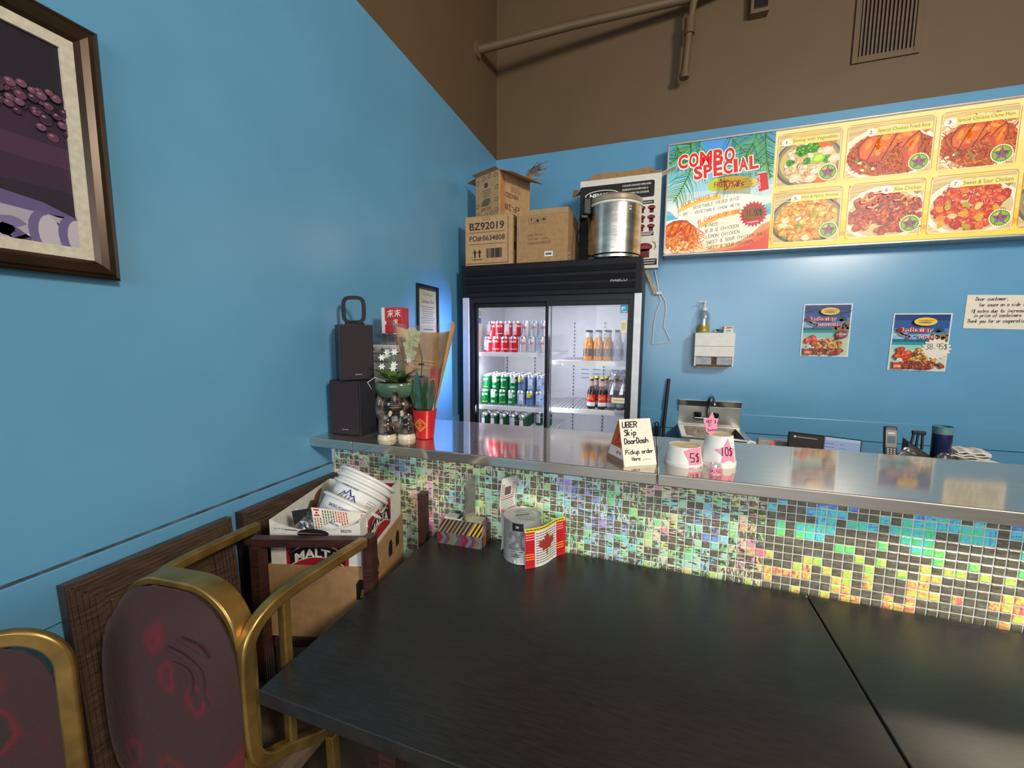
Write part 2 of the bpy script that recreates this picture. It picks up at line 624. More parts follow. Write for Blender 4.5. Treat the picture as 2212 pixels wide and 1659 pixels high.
t = thing('junction_box', 'small dark electrical box high on the brown wall right of the pipe', 'electrical box', (1.684, 0, 3.36))
MB().box(-0.05, -0.06, 0.0, 0.05, 0.0, 0.16).build('box_body', M_brown, t, bevel=0.004)
MB().box(-0.03, -0.066, 0.02, 0.04, -0.06, 0.14).build('cover_plate', M_black, t, bevel=0.002)

# return air grille
x0, x1, z0 = 2.203, 2.456, 3.038
t = thing('air_vent', 'brown framed return air grille with dark vertical slats high on the wall', 'vent', (0, 0, 0))
fr = MB()
fr.box(2.175, -0.014, 3.005, x0, -0.001, 3.62).box(x1, -0.014, 3.005, 2.484, -0.001, 3.62).box(x0, -0.014, 3.005, x1, -0.001, z0).box(x0, -0.014, 3.59, x1, -0.001, 3.62)
fr.build('vent_frame', M_brown, t, bevel=0.002)
MB().box(x0, -0.004, z0, x1, -0.001, 3.59).build('backing', M_black, t)
slat = MB().box(-0.0045, -0.013, 0, 0.0045, -0.004, 0.552).mesh('slat', mat('brown_slat', (0.13, 0.085, 0.05), rough=0.6))
for k in range(14):
    o = bpy.data.objects.new('slat', slat)
    COL.objects.link(o)
    o.parent = t
    o.location = (x0 + 0.009 + k * (x1 - x0 - 0.018) / 13, 0, z0)

# ================================================================== bar counter
ZC, YF, YK, YM = 1.07, -1.882, -1.416, -1.773
ct = thing('bar_counter', 'long bar counter with brushed steel top and iridescent mosaic front', 'counter', (0, 0, 0))
XE = 3.3
segs = [(0.001, 0.186), (0.1875, 1.196), (1.1975, XE)]
for a, b in segs:
    MB().box(a, YF, 1.037, b, YK, ZC).build('worktop', M_steel, ct, bevel=0.003)
MB().box(0.0, YM, 0.0, XE, YK - 0.02, 1.037).build('grout_wall', M_grout, ct)
MB().box(0.0, YM - 0.004, 0.0, 0.011, YM, 1.037).build('edge_strip', M_wplast, ct)
PITCH, TS, TH = 0.0227, 0.0197, 0.0065
Z0T = 1.034


def tile_mat(name, per_object):
    """smoky glass with an iridescent foil behind it: colour = tint of the foil, alpha = how much of it shows"""
    m, nt, b = nt_new(name)
    src = nt.nodes.new('ShaderNodeObjectInfo' if per_object else 'ShaderNodeAttribute')
    if not per_object:
        src.attribute_name = 'Col'
    colr, alp = src.outputs['Color'], src.outputs['Alpha']
    ge = nt.nodes.new('ShaderNodeNewGeometry')

    def noise(scale, rot, detail, dist):
        mp = nt.nodes.new('ShaderNodeMapping')
        mp.inputs['Scale'].default_value = scale
        mp.inputs['Rotation'].default_value = rot
        nt.links.new(ge.outputs['Position'], mp.inputs['Vector'])
        nz = nt.nodes.new('ShaderNodeTexNoise')
        nz.inputs['Scale'].default_value = 1.0
        nz.inputs['Detail'].default_value = detail
        nz.inputs['Distortion'].default_value = dist
        nt.links.new(mp.outputs['Vector'], nz.inputs['Vector'])
        return nz

    def math_(op, x, y):
        n = nt.nodes.new('ShaderNodeMath')
        n.operation = op
        for k, v in enumerate((x, y)):
            if isinstance(v, float):
                n.inputs[k].default_value = v
            else:
                nt.links.new(v, n.inputs[k])
        return n.outputs[0]

    va = noise((170, 100, 48), (0, 0.3, 0), 3, 0.9)
    vb = noise((48, 100, 190), (0, -0.15, 0), 3, 0.6)
    big = noise((22, 20, 22), (0, 0, 0), 1, 0.0)
    pick = nt.nodes.new('ShaderNodeMapRange')
    pick.inputs['From Min'].default_value = 0.46
    pick.inputs['From Max'].default_value = 0.54
    nt.links.new(big.outputs['Fac'], pick.inputs['Value'])
    st = nt.nodes.new('ShaderNodeMix')
    nt.links.new(pick.outputs['Result'], st.inputs[0])
    nt.links.new(va.outputs['Fac'], st.inputs[2])
    nt.links.new(vb.outputs['Fac'], st.inputs[3])
    streak = st.outputs[0]
    # mask: streaks above a level set by the foil's share
    lvl = math_('SUBTRACT', 0.90, math_('MULTIPLY', alp, 0.72))
    mk = nt.nodes.new('ShaderNodeMapRange')
    nt.links.new(streak, mk.inputs['Value'])
    nt.links.new(lvl, mk.inputs['From Min'])
    nt.links.new(math_('ADD', lvl, 0.06), mk.inputs['From Max'])
    hs = nt.nodes.new('ShaderNodeHueSaturation')
    nt.links.new(math_('ADD', math_('MULTIPLY', math_('SUBTRACT', streak, 0.5), 0.75), 0.5), hs.inputs['Hue'])
    nt.links.new(colr, hs.inputs['Color'])
    base = nt.nodes.new('ShaderNodeValToRGB')
    e = base.color_ramp.elements
    e[0].position, e[0].color = 0.25, (0.10, 0.095, 0.065, 1)
    e[1].position, e[1].color = 0.75, (0.31, 0.275, 0.19, 1)
    nt.links.new(vb.outputs['Fac'], base.inputs['Fac'])
    mx = nt.nodes.new('ShaderNodeMix')
    mx.data_type = 'RGBA'
    nt.links.new(mk.outputs['Result'], mx.inputs[0])
    nt.links.new(base.outputs['Color'], mx.inputs[6])
    nt.links.new(hs.outputs['Color'], mx.inputs[7])
    nt.links.new(mx.outputs[2], b.inputs['Base Color'])
    b.inputs['Roughness'].default_value = 0.14
    b.inputs['Specular IOR Level'].default_value = 0.6
    bp = nt.nodes.new('ShaderNodeBump')
    bp.inputs['Strength'].default_value = 0.25
    bp.inputs['Distance'].default_value = 0.0008
    nt.links.new(streak, bp.inputs['Height'])
    nt.links.new(bp.outputs['Normal'], b.inputs['Normal'])
    return m


def hsv(h, s, v):
    import colorsys
    return colorsys.hsv_to_rgb(h % 1, s, v)


TR = random.Random(5)


def vn(x, z, sd):
    def hsh(i, j):
        return random.Random(i * 7919 + j * 104729 + sd * 31).random()
    i, j = math.floor(x), math.floor(z)
    fx, fz = x - i, z - j
    a = hsh(i, j) * (1 - fx) + hsh(i + 1, j) * fx
    b = hsh(i, j + 1) * (1 - fx) + hsh(i + 1, j + 1) * fx
    return a * (1 - fz) + b * fz


def tile_colour(i, r):
    """tint of the foil and how much of it shows through (alpha); tints run in loose patches at left, by row at right"""
    x = i * PITCH
    left = max(0.0, min(1.0, (1.62 - x) / 0.30))
    n = vn(i / 2.0, r / 2.4, 3) * 0.6 + TR.random() * 0.6
    if left < 0.5:
        hue = [0.66, 0.60, 0.54, 0.49, 0.45, 0.40, 0.34, 0.24, 0.17, 0.14, 0.12, 0.10, 0.08][min(12, r)] + TR.uniform(-0.05, 0.05) + 0.12 * (vn(i / 5, r / 5, 9) - 0.5)  # hue by row paints the angle-dependent iridescent sheen into the tint
        al = TR.uniform(0.80, 0.98) if n > 0.63 else TR.uniform(0.10, 0.30)
        return (*hsv(hue, 0.80, 0.98), al)
    hue = 0.25 + 0.85 * (vn(i / 4.5, r / 3.5, 17) - 0.5) + TR.uniform(-0.12, 0.12)
    al = TR.uniform(0.48, 0.80) if n > 0.55 else TR.uniform(0.36, 0.62)
    return (*hsv(hue, TR.uniform(0.30, 0.70), 0.95), al)


def tile_geo(mb, x, z, c=None):
    h, e = TS / 2, 0.0016
    y0, y1, y2 = YM + 0.0005, YM - 0.0012, YM - 0.0022
    vs = [(x - h, y0, z - h), (x + h, y0, z - h), (x + h, y0, z + h), (x - h, y0, z + h), (x - h, y1, z - h), (x + h, y1, z - h), (x + h, y1, z + h), (x - h, y1, z + h),
          (x - h + e, y2, z - h + e), (x + h - e, y2, z - h + e), (x + h - e, y2, z + h - e), (x - h + e, y2, z + h - e)]
    mb.add(vs, [(0, 1, 5, 4), (1, 2, 6, 5), (2, 3, 7, 6), (3, 0, 4, 7), (4, 5, 9, 8), (5, 6, 10, 9), (6, 7, 11, 10), (7, 4, 8, 11), (8, 9, 10, 11)], None, c)


cells = []
for i in range(int((XE - 0.012) / PITCH)):
    for r in range(18):
        x, z = 0.012 + (i + 0.5) * PITCH, Z0T - (r + 0.5) * PITCH
        if z < 0.745 and x > 0.55:
            continue
        cells.append((i, r, x, z, tile_colour(i, r)))
near = sorted([c for c in cells if c[2] < 2.03], key=lambda c: (Vector((c[2], YM, c[3])) - CAM_POS).length - 0.0 * c[2])
near = [c for c in sorted(near, key=lambda c: -c[2]) if c[3] > 0.75][:300]
nset = {(c[0], c[1]) for c in near}
one = MB()
tile_geo(one, 0, 0)
tm = one.mesh('tile', tile_mat('mosaic_glass', True))
for i, r, x, z, c in near:
    o = bpy.data.objects.new('tile', tm)
    COL.objects.link(o)
    o.parent = ct
    o.location = (x, 0, z)
    o.color = c
rest = MB()
for i, r, x, z, c in cells:
    if (i, r) not in nset:
        tile_geo(rest, x, z, c)
o = rest.build('mosaic_tiles', tile_mat('mosaic_glass_field', False), ct)
o['kind'] = 'stuff'

# work shelf behind the counter
t = thing('back_worktable', 'low steel work shelf hidden behind the bar counter holding tablets and phone', 'work table', (0, 0, 0))
MB().box(1.25, YK + 0.003, 0.94, XE, -1.03, 0.965).build('shelf_top', M_steel2, t, bevel=0.003)
for x in (1.3, XE - 0.06):
    MB().box(x, -1.10, 0.0, x + 0.04, -1.06, 0.94).build('leg', M_steel2, t)

# ================================================================== black tables
def table(x0, x1, y0, y1, label):
    t = thing('dining_table', label, 'table', (x0, y0, 0), 0)
    W, D = x1 - x0, y1 - y0
    MB().box(0, 0, 0.718, W, D, 0.75).build('tabletop', M_table, t, bevel=0.0025)
    MB().box(0.16, 0.12, 0.655, W - 0.12, D - 0.12, 0.718).build('apron', M_black, t, bevel=0.002)
    for a, b in ((0.17, 0.13), (W - 0.17, 0.13), (0.17, D - 0.17), (W - 0.17, D - 0.17)):
        MB().box(a, b, 0.0, a + 0.045, b + 0.045, 0.655).build('leg', M_woodred, t, bevel=0.003)
    return t


table(0.4735, 1.588, -2.50, -1.786, 'black rectangular table nearest the blue wall, holding the coin tin and striped box')
table(1.592, 2.72, -2.50, -1.786, 'black rectangular table at the right edge, butted against the first one, bare top')

# ================================================================== display cooler
FX0, FX1, FY, FZ = 0.070, 1.104, -0.75, 1.863
fr = thing('display_cooler', 'tall black and grey two-door glass drinks cooler glowing behind the bar', 'fridge', (0, 0, 0))
b = MB()
b.box(FX0, -0.70, 0.0, FX0 + 0.035, -0.06, FZ - 0.01).box(FX1 - 0.035, -0.70, 0.0, FX1, -0.06, FZ - 0.01).box(FX0 + 0.035, -0.10, 0.0, FX1 - 0.035, -0.06, FZ - 0.01)
b.box(FX0 + 0.035, -0.70, 1.675, FX1 - 0.035, -0.10, FZ - 0.01).box(FX0 + 0.035, -0.70, 0.0, FX1 - 0.035, -0.10, 0.20)
b.build('cabinet_shell', M_blackm, fr, bevel=0.003)
b = MB()
b.box(0.106, -0.112, 0.2, 1.068, -0.1005, 1.66).box(0.1055, -0.69, 0.2, 0.112, -0.112, 1.66).box(1.062, -0.69, 0.2, 1.0685, -0.112, 1.66).box(0.112, -0.69, 1.655, 1.062, -0.112, 1.67).box(0.112, -0.69, 0.201, 1.062, -0.112, 0.212)
b.build('white_lining', M_inner, fr)
MB().box(FX0, FY, 1.677, FX1, -0.70, FZ).build('header_panel', M_blackm, fr, bevel=0.004)
for k, z in enumerate((1.706, 1.752, 1.80)):
    MB().prism([(0, 0), (0.010, 0.0), (0.0, 0.030)], 0.0, 0.97, Matrix(((0, 0, 1, 0.10), (-1, 0, 0, FY), (0, 1, 0, z), (0, 0, 0, 1)))).build('louvre', M_blackm, fr)
MB().box(FX0, FY + 0.004, 0.0, 0.112, -0.70, 1.677).build('side_trim', M_alum, fr, bevel=0.003)
MB().box(1.066, FY + 0.004, 0.0, FX1, -0.70, 1.677).build('side_trim', M_alum, fr, bevel=0.003)
b = MB()
b.box(0.112, FY + 0.012, 0.0, 0.135, -0.70, 1.677).box(1.052, FY + 0.012, 0.0, 1.066, -0.70, 1.677).box(0.135, FY + 0.012, 1.645, 1.052, -0.70, 1.677).box(0.135, FY + 0.012, 0.0, 1.052, -0.70, 0.20)
b.build('door_surround', M_black, fr)


def cooler_door(x0, x1, y, wl, wr, name):
    d = MB()
    d.box(x0, y, 0.2, x0 + wl, y + 0.022, 1.645).box(x1 - wr, y, 0.2, x1, y + 0.022, 1.645).box(x0 + wl, y, 1.619, x1 - wr, y + 0.022, 1.645).box(x0 + wl, y, 0.2, x1 - wr, y + 0.022, 0.26)
    o = d.build(name, M_black, fr, bevel=0.002)
    MB().box(x0 + wl, y + 0.009, 0.26, x1 - wr, y + 0.013, 1.619).build('glass_pane', M_glass, o)
    return o


cooler_door(0.136, 0.612, FY + 0.036, 0.018, 0.034, 'sliding_door')
dr = cooler_door(0.590, 1.052, FY + 0.012, 0.012, 0.016, 'sliding_door')
MB().box(0.602, FY + 0.010, 0.26, 0.616, FY + 0.021, 1.619).build('steel_handle_strip', M_chrome, dr, bevel=0.002)
o = PR(back_wall_fn(FY + 0.020))
o.rect(0.996, 1.575, 1.034, 1.617, L(40, 130, 175))
o.up().rect(0.998, 1.586, 1.032, 1.612, L(60, 165, 205))
o.up().ell(1.012, 1.598, 0.011, 0.008, L(225, 240, 245))
o.up().ell(1.016, 1.596, 0.008, 0.005, L(60, 165, 205))
o.line([(1.0, 1.581), (1.03, 1.581)], 0.004, L(200, 225, 235))
o.build('energy_sticker', M_print, dr)
o = PR(back_wall_fn(FY - 0.0005))
o.text('HABCO', 0.940, 1.738, 0.086, 0.017, L(170, 172, 176), bold=0.02, shear=0.25)
o.build('maker_logo', M_print, fr)
# pilasters, shelves, tubes
for x in (0.135, 0.352, 0.640, 0.85, 1.04):
    m_ = MB()
    m_.box(x - 0.007, -0.1175, 0.25, x + 0.007, -0.112, 1.56)
    pl = m_.build('pilaster', M_alum, fr)
    h_ = MB()
    for k in range(52):
        h_.box(x - 0.003, -0.1182, 0.262 + k * 0.025, x + 0.003, -0.1174, 0.274 + k * 0.025)
    o = h_.build('slots', M_black, pl)
    o['kind'] = 'stuff'
for cx in (0.72, 0.80, 0.93, 1.0):
    h_ = MB()
    for z in (1.14, 1.18, 1.22, 1.10, 1.06) if cx > 0.9 else (1.16, 1.19, 1.22):
        h_.box(cx - 0.026, -0.1135, z, cx + 0.026, -0.112, z + 0.003)
    o = h_.build('air_slots', M_black, fr)
    o['kind'] = 'stuff'
M_wire = mat('white_wire', (0.80, 0.80, 0.84), rough=0.35, var=0.03)


def shelf(x0, x1, z):
    s = MB().box(x0, -0.655, z - 0.016, x1, -0.645, z).box(x0, -0.13, z - 0.012, x1, -0.124, z - 0.002).build('wire_shelf', M_wire, fr, bevel=0.002)
    w_ = MB()
    n = int((x1 - x0) / 0.022)
    for k in range(n + 1):
        x = x0 + (x1 - x0) * k / n
        w_.box(x - 0.0017, -0.645, z - 0.006, x + 0.0017, -0.13, z - 0.0015)
    o = w_.build('wires', M_wire, s)
    o['kind'] = 'stuff'
    MB().box(x0 + 0.005, -0.658, z - 0.026, x1 - 0.005, -0.655, z - 0.002).build('price_rail', M_wplast, s)


ZL1, ZL2, ZL3, ZR1, ZR2 = 1.350, 1.016, 0.862, 1.309, 1.026
shelf(0.116, 0.596, ZL1)
shelf(0.116, 0.596, ZL2)
shelf(0.116, 0.596, ZL3)
shelf(0.606, 1.058, ZR1)
shelf(0.606, 1.058, ZR2)
M_tube = mat('cooler_light_tube', (0.80, 0.84, 1.0), emit=FRIDGE_POWER, var=0.01)
MB().box(0.116, -0.684, 0.28, 0.126, -0.674, 1.60).build('light_tube', M_tube, fr)
MB().box(0.596, -0.690, 0.28, 0.603, -0.680, 1.60).build('light_tube', M_tube, fr)
MB().box(0.14, -0.685, 1.642, 1.04, -0.670, 1.652).build('light_tube', M_tube, fr)
area('cooler_lamp', (0.17, -0.66, 1.25), (0.5, -0.2, 1.1), 0.02, 0.7, 1.6, (0.82, 0.84, 1.0))
area('cooler_lamp', (0.66, -0.66, 1.25), (0.9, -0.2, 1.15), 0.02, 0.7, 1.6, (0.88, 0.90, 1.0))
area('cooler_glow', (0.572, -0.705, 1.25), (0.0, -0.90, 1.2), 0.015, 0.7, 4.0, (0.36, 0.44, 1.0), 62)
o = PR(left_wall_fn(0.1125))
o.rect(-0.60, 1.575, -0.55, 1.615, L(225, 225, 215))
o.rect(-0.60, 1.53, -0.56, 1.565, L(90, 120, 200))
o.up()
for k in range(4):
    o.line([(-0.595, 1.582 + k * 0.008), (-0.557, 1.582 + k * 0.008)], 0.003, L(110, 110, 105))
o.build('lining_stickers', M_print, fr)
# paper notes taped to the right door
o = PR(back_wall_fn(FY + 0.0165))
o.rect(1.0, 1.47, 1.036, 1.535, L(228, 228, 195))
o.rect(0.965, 1.085, 1.036, 1.115, L(228, 228, 190))
o.up()
for k in range(3):
    o.line([(1.008 + k * 0.008, 1.485), (1.008 + k * 0.008, 1.522)], 0.003, L(150, 140, 90))
o.line([(0.975, 1.10), (1.03, 1.10)], 0.004, L(170, 160, 110))
o.build('taped_notes', M_print, dr)

# ---- cans
M_lid = mat('can_aluminium', (0.72, 0.72, 0.74), rough=0.28, metal=0.85, var=0.05)
CR_, CH = 0.0262, 0.096


def make_can(spec, label, loc, group, rz=0.0):
    base, bands, words = spec
    t = thing('drink_can', label, 'can', loc, rz, group)
    r, h = CR_, CH
    MB().lathe([(r * 0.72, 0.003), (r * 0.78, 0.0), (r, 0.010), (r, h - 0.013)], 18).build('body', mat('can_' + words[0][0] if words else 'can', L(*base), rough=0.3, metal=0.35, var=0.04), t, smooth=True)
    MB().lathe([(r, h - 0.013), (r * 0.84, h - 0.002), (r * 0.84, h), (r * 0.78, h), (r * 0.76, h - 0.004), (0, h - 0.004)], 18).build('lid', M_lid, t, smooth=True)
    p = PR(cyl_fn(r), 0.0002)
    for u0, u1, v0, v1, c in bands:
        n = max(1, int((u1 - u0) / 0.008))
        for k in range(n):
            a, bb = u0 + (u1 - u0) * k / n, u0 + (u1 - u0) * (k + 1) / n
            p.poly([(a, v0), (bb, v0), (bb, v1), (a, v1)], L(*c))
    p.up()
    for wd, u, v, w_, hh, c, rot in words:
        p.text(wd, u, v, w_, hh, L(*c), bold=0.02, rot=rot, shear=0.15)
    p.build('label_print', M_gloss, t)
    return t


RED, SIL, GRN, LBL = (205, 25, 40), (205, 200, 202), (10, 140, 70), (110, 140, 190)
SP = {
    'red': (RED, [(-0.03, 0.03, 0.018, 0.021, (240, 235, 235))], [('Coca-Cola', -0.020, 0.060, 0.040, 0.015, (245, 245, 245), 0)]),
    'redside': (RED, [(-0.022, 0.012, 0.012, 0.080, (215, 208, 210)), (-0.018, 0.008, 0.012, 0.034, (210, 70, 80))], [('Coca-Cola', 0.014, 0.060, 0.03, 0.014, (245, 245, 245), 0)]),
    'silver': (SIL, [(-0.006, 0.006, 0.03, 0.06, (150, 60, 65))], [('Coke', -0.020, 0.050, 0.036, 0.018, (190, 30, 45), 0)]),
    'green': (GRN, [(-0.02, 0.02, 0.014, 0.018, (190, 225, 90))], [('Sprite', -0.020, 0.050, 0.040, 0.020, (245, 248, 245), 0.12)]),
    'greenside': (GRN, [(-0.016, 0.014, 0.045, 0.082, (215, 220, 218)), (-0.012, 0.010, 0.012, 0.026, (220, 225, 222))], [('Sprite', 0.016, 0.05, 0.02, 0.018, (240, 245, 240), 0.1)]),
    'blue': (LBL, [(-0.022, 0.022, 0.070, 0.082, (225, 200, 60)), (-0.020, 0.004, 0.052, 0.072, (235, 205, 60)), (-0.008, 0.016, 0.058, 0.066, (60, 140, 70))], [('NESTEA', -0.021, 0.036, 0.042, 0.016, (35, 55, 110), 0.18)]),
    'blueside': ((150, 172, 208), [(-0.012, 0.014, 0.016, 0.074, (205, 212, 225)), (-0.008, 0.010, 0.020, 0.034, (90, 95, 120))], [('NESTEA', 0.016, 0.04, 0.02, 0.012, (60, 75, 120), 0.1)]),
    'ginger': ((25, 90, 60), [(-0.014, 0.012, 0.024, 0.062, (235, 215, 225)), (-0.006, 0.006, 0.034, 0.052, (220, 90, 120)), (-0.03, 0.03, 0.076, 0.079, (200, 205, 190))], [('Dry', -0.010, 0.064, 0.02, 0.010, (235, 235, 225), 0)]),
    'gingerside': ((25, 90, 60), [(-0.016, 0.016, 0.02, 0.078, (205, 208, 225)), (-0.012, 0.012, 0.04, 0.046, (120, 120, 140))], [('Dry', 0.018, 0.05, 0.012, 0.01, (235, 235, 225), 0)]),
}
NM = {'red': 'red', 'redside': 'red can with pale panel', 'silver': 'silver', 'green': 'green', 'greenside': 'green can with pale panel', 'blue': 'pale blue and yellow', 'blueside': 'pale blue', 'ginger': 'dark green and pink', 'gingerside': 'dark green can with pale panel'}
ORD = ['leftmost', 'second', 'third', 'fourth', 'fifth', 'sixth', 'seventh', 'eighth', 'ninth']
protos = {}


def can(kind, x, y, z, label, group):
    rz = RND.uniform(-0.25, 0.25) + (0.0)
    if kind in protos:
        return dup(protos[kind], (x, y, z), rz, label, group)
    protos[kind] = make_can(SP[kind], label, (x, y, z), group, rz)
    return protos[kind]


def can_row(kinds, x0, pitch, y, z, where, group):
    for k, kd in enumerate(kinds):
        nm = NM[kd]
        nm = nm if 'can' in nm else nm + ' can'
        can(kd, x0 + k * pitch, y + RND.uniform(-0.003, 0.003), z, '%s, %s from left, %s' % (nm, ORD[k], where) if k else '%s, leftmost, %s' % (nm, where), group)


can_row(['redside', 'red', 'red', 'red', 'silver', 'silver', 'silver'], 0.168, 0.0595, -0.585, ZL1, "lower row, upper left cooler shelf", 'cans on the upper left cooler shelf')
can_row(['redside', 'red', 'redside', 'redside', 'silver', 'silver', 'silver'], 0.192, 0.0575, -0.585, ZL1 + CH, "upper row, upper left cooler shelf", 'cans on the upper left cooler shelf')
can_row(['green', 'greenside', 'green', 'greenside', 'blueside', 'blue', 'blueside'], 0.152, 0.0605, -0.585, ZL2, "lower row, middle left cooler shelf", 'cans on the middle left cooler shelf')
can_row(['green', 'greenside', 'green', 'greenside', 'blue', 'blueside', 'blueside'], 0.165, 0.0590, -0.585, ZL2 + CH, "upper row, middle left cooler shelf", 'cans on the middle left cooler shelf')
for rr in range(1, 4):
    can_row(['green', 'green', 'green', 'green', 'blue', 'blue', 'blue'], 0.160, 0.0595, -0.585 - 0.0 + rr * 0.060, ZL2 + CH, 'top layer row %s, middle left shelf' % ['', 'two', 'three', 'four'][rr], 'cans on the middle left cooler shelf')
    can_row(['green', 'green', 'green', 'green', 'blue', 'blue', 'blue'], 0.155, 0.0600, -0.585 + rr * 0.060, ZL2, 'bottom layer row %s, middle left shelf' % ['', 'two', 'three', 'four'][rr], 'cans on the middle left cooler shelf')
can_row(['ginger', 'ginger', 'ginger', 'gingerside', 'ginger'], 0.150, 0.063, -0.585, ZL3, "front row, bottom left cooler shelf", 'cans on the bottom left cooler shelf')
for rr in range(1, 4):
    can_row(['ginger'] * 5, 0.152, 0.063, -0.585 + rr * 0.062, ZL3, 'row %s, bottom left cooler shelf' % ['', 'two', 'three', 'four'][rr], 'cans on the bottom left cooler shelf')
can_row(['gingerside', 'gingerside'], 0.470, 0.062, -0.42, ZL3 - 0.0, 'loose pair behind, bottom left cooler shelf', 'cans on the bottom left cooler shelf')

# ---- bottles
M_amber = mat('amber_drink', (0.72, 0.28, 0.012), rough=0.12, var=0.15, trans=0.2)
M_dark = mat('dark_bottle', (0.030, 0.012, 0.010), rough=0.10, var=0.2)
M_clearb = mat('clear_bottle', (0.72, 0.74, 0.78), rough=0.10, var=0.05, trans=0.5)


def make_bottle(kind, label, loc, group):
    t = thing('drink_bottle', label, 'bottle', loc, RND.uniform(-0.3, 0.3), group)
    if kind == 'malt':
        r, h = 0.0255, 0.190
        prof = [(0, 0), (r * 0.85, 0), (r, 0.006), (r, 0.088), (r * 0.9, 0.105), (0.013, 0.132), (0.0115, 0.170), (0.0125, 0.180), (0, 0.181)]
        MB().lathe(prof, 18).build('body', M_dark, t, smooth=True)
        MB().lathe([(0.0135, 0.176), (0.0140, 0.180), (0.0125, 0.190), (0, 0.190)], 14).build('cap', mat('yellow_cap', (0.62, 0.55, 0.16), rough=0.35, metal=0.5), t, smooth=True)
        p = PR(cyl_fn(r), 0.0004)
        n = 12
        for k in range(n):
            a, bb = -0.034 + 0.068 * k / n, -0.034 + 0.068 * (k + 1) / n
            for v0, v1, c in ((0.018, 0.040, (225, 228, 222)), (0.014, 0.018, (60, 130, 90)), (0.040, 0.086, (205, 35, 40))):
                p.poly([(a, v0), (bb, v0), (bb, v1), (a, v1)], L(*c))
        p.up().ell(0, 0.076, 0.011, 0.006, L(240, 238, 230))
        p.up().text('MALTA', -0.019, 0.054, 0.038, 0.012, L(240, 190, 60), bold=0.02, arc=0.003)
        p.line([(-0.022, 0.048), (0, 0.051), (0.022, 0.048)], 0.003, L(30, 20, 20))
        p.build('label_print', M_gloss, t)
        p = PR(cyl_fn(0.0125, None, 0.0), 0.0004)
        p.layer = 3
        for k in range(8):
            a, bb = -0.016 + 0.032 * k / 8, -0.016 + 0.032 * (k + 1) / 8
            p.poly([(a, 0.135), (bb, 0.135), (bb, 0.165), (a, 0.165)], L(200, 150, 145))
        p.up().rect(-0.005, 0.142, 0.005, 0.158, L(190, 50, 50))
        p.build('neck_label', M_print, t)
    else:
        r, h = 0.0270, 0.178
        prof = [(0, 0), (r * 0.86, 0), (r, 0.006), (r, 0.082), (r * 0.92, 0.10), (0.015, 0.126)]
        liquid = M_amber if kind == 'amber' else M_clearb
        MB().lathe(prof + [(0.0145, 0.135)], 18).build('body', liquid, t, smooth=True)
        MB().lathe([(0.0145, 0.135), (0.0135, 0.170), (0, 0.171)], 16).build('neck', M_clearb, t, smooth=True)
        MB().lathe([(0.0150, 0.166), (0.0155, 0.172), (0.0135, 0.178), (0, 0.178)], 14).build('cap', M_blackm, t, smooth=True)
        p = PR(cyl_fn(r), 0.0004)
        for k in range(12):
            a, bb = -0.036 + 0.072 * k / 12, -0.036 + 0.072 * (k + 1) / 12
            p.poly([(a, 0.026), (bb, 0.026), (bb, 0.070), (a, 0.070)], L(105, 78, 62) if kind == 'amber' else L(150, 150, 175))
        p.up()
        p.rect(-0.012, 0.045, 0.010, 0.066, L(222, 220, 215))
        p.rect(-0.010, 0.030, 0.006, 0.040, L(205, 200, 195))
        p.rect(-0.030, 0.030, -0.018, 0.066, L(60, 45, 40))
        p.rect(0.018, 0.030, 0.030, 0.066, L(60, 45, 40))
        p.up().line([(-0.009, 0.056), (0.007, 0.056)], 0.004, L(90, 80, 75))
        p.build('label_print', M_gloss, t)
    return t


bp_ = {}


def bottle(kind, x, y, z, label, group):
    if kind in bp_:
        return dup(bp_[kind], (x, y, z), RND.uniform(-0.4, 0.4), label, group)
    bp_[kind] = make_bottle(kind, label, (x, y, z), group)
    return bp_[kind]


G1, G2 = 'bottles on the upper right cooler shelf', 'bottles on the lower right cooler shelf'
for k, (kd, x) in enumerate((('amber', 0.806), ('amber', 0.862), ('amber', 0.918), ('clear', 0.974), ('clear', 1.030))):
    nm = 'amber drink bottle' if kd == 'amber' else 'clear drink bottle'
    for rr, y in enumerate((-0.575, -0.51)):
        xx = x + 0.002 * rr
        bottle(kd, xx, y, ZR1, '%s, %s from left, %s row, upper right shelf' % (nm, ORD[k], ['front', 'back'][rr]), G1)
for k, (x, y) in enumerate(((0.838, -0.60), (0.898, -0.60), (0.858, -0.535), (0.918, -0.535))):
    bottle('malt', x, y, ZR2, 'dark malt drink bottle with red label, %s, lower right cooler shelf' % ['front left one', 'front right one', 'behind the front left one', 'behind the front right one'][k], G2)
for k, (x, y) in enumerate(((0.950, -0.60), (1.003, -0.60), (0.978, -0.54), (1.028, -0.535))):
    bottle('malt', x, y, ZR2, 'dark bottle inside the clear plastic wrap, %s' % ['front left one', 'front right one', 'back left one', 'back right one'][k], G2)
g = MB()
n = 26
rings = []
for (k_, zz, jj) in ((1.0, 0.001, 0.0), (1.03, 0.09, 0.004), (0.98, 0.16, 0.006), (0.72, 0.205, 0.010), (0.40, 0.225, 0.012)):
    ring = []
    for j in range(n):
        a = 2 * pi * j / n
        s_ = max(abs(cos(a)), abs(sin(a)))
        ring.append((0.990 + 0.067 * cos(a) / s_ ** 0.6 * k_ + RND.uniform(-jj, jj), -0.567 + 0.066 * sin(a) / s_ ** 0.6 * k_ + RND.uniform(-jj, jj), ZR2 + zz + RND.uniform(-jj, jj)))
    rings.append(ring)
g.add([p for r_ in rings for p in r_], [(i * n + j, i * n + (j + 1) % n, (i + 1) * n + (j + 1) % n, (i + 1) * n + j) for i in range(4) for j in range(n)])
tag(g.build('plastic_wrap', clear('crinkled_wrap', (0.90, 0.90, 0.95), 0.30, 0.2), smooth=False), 'crinkled clear plastic wrap around dark bottles at right of the lower cooler shelf', 'wrap')

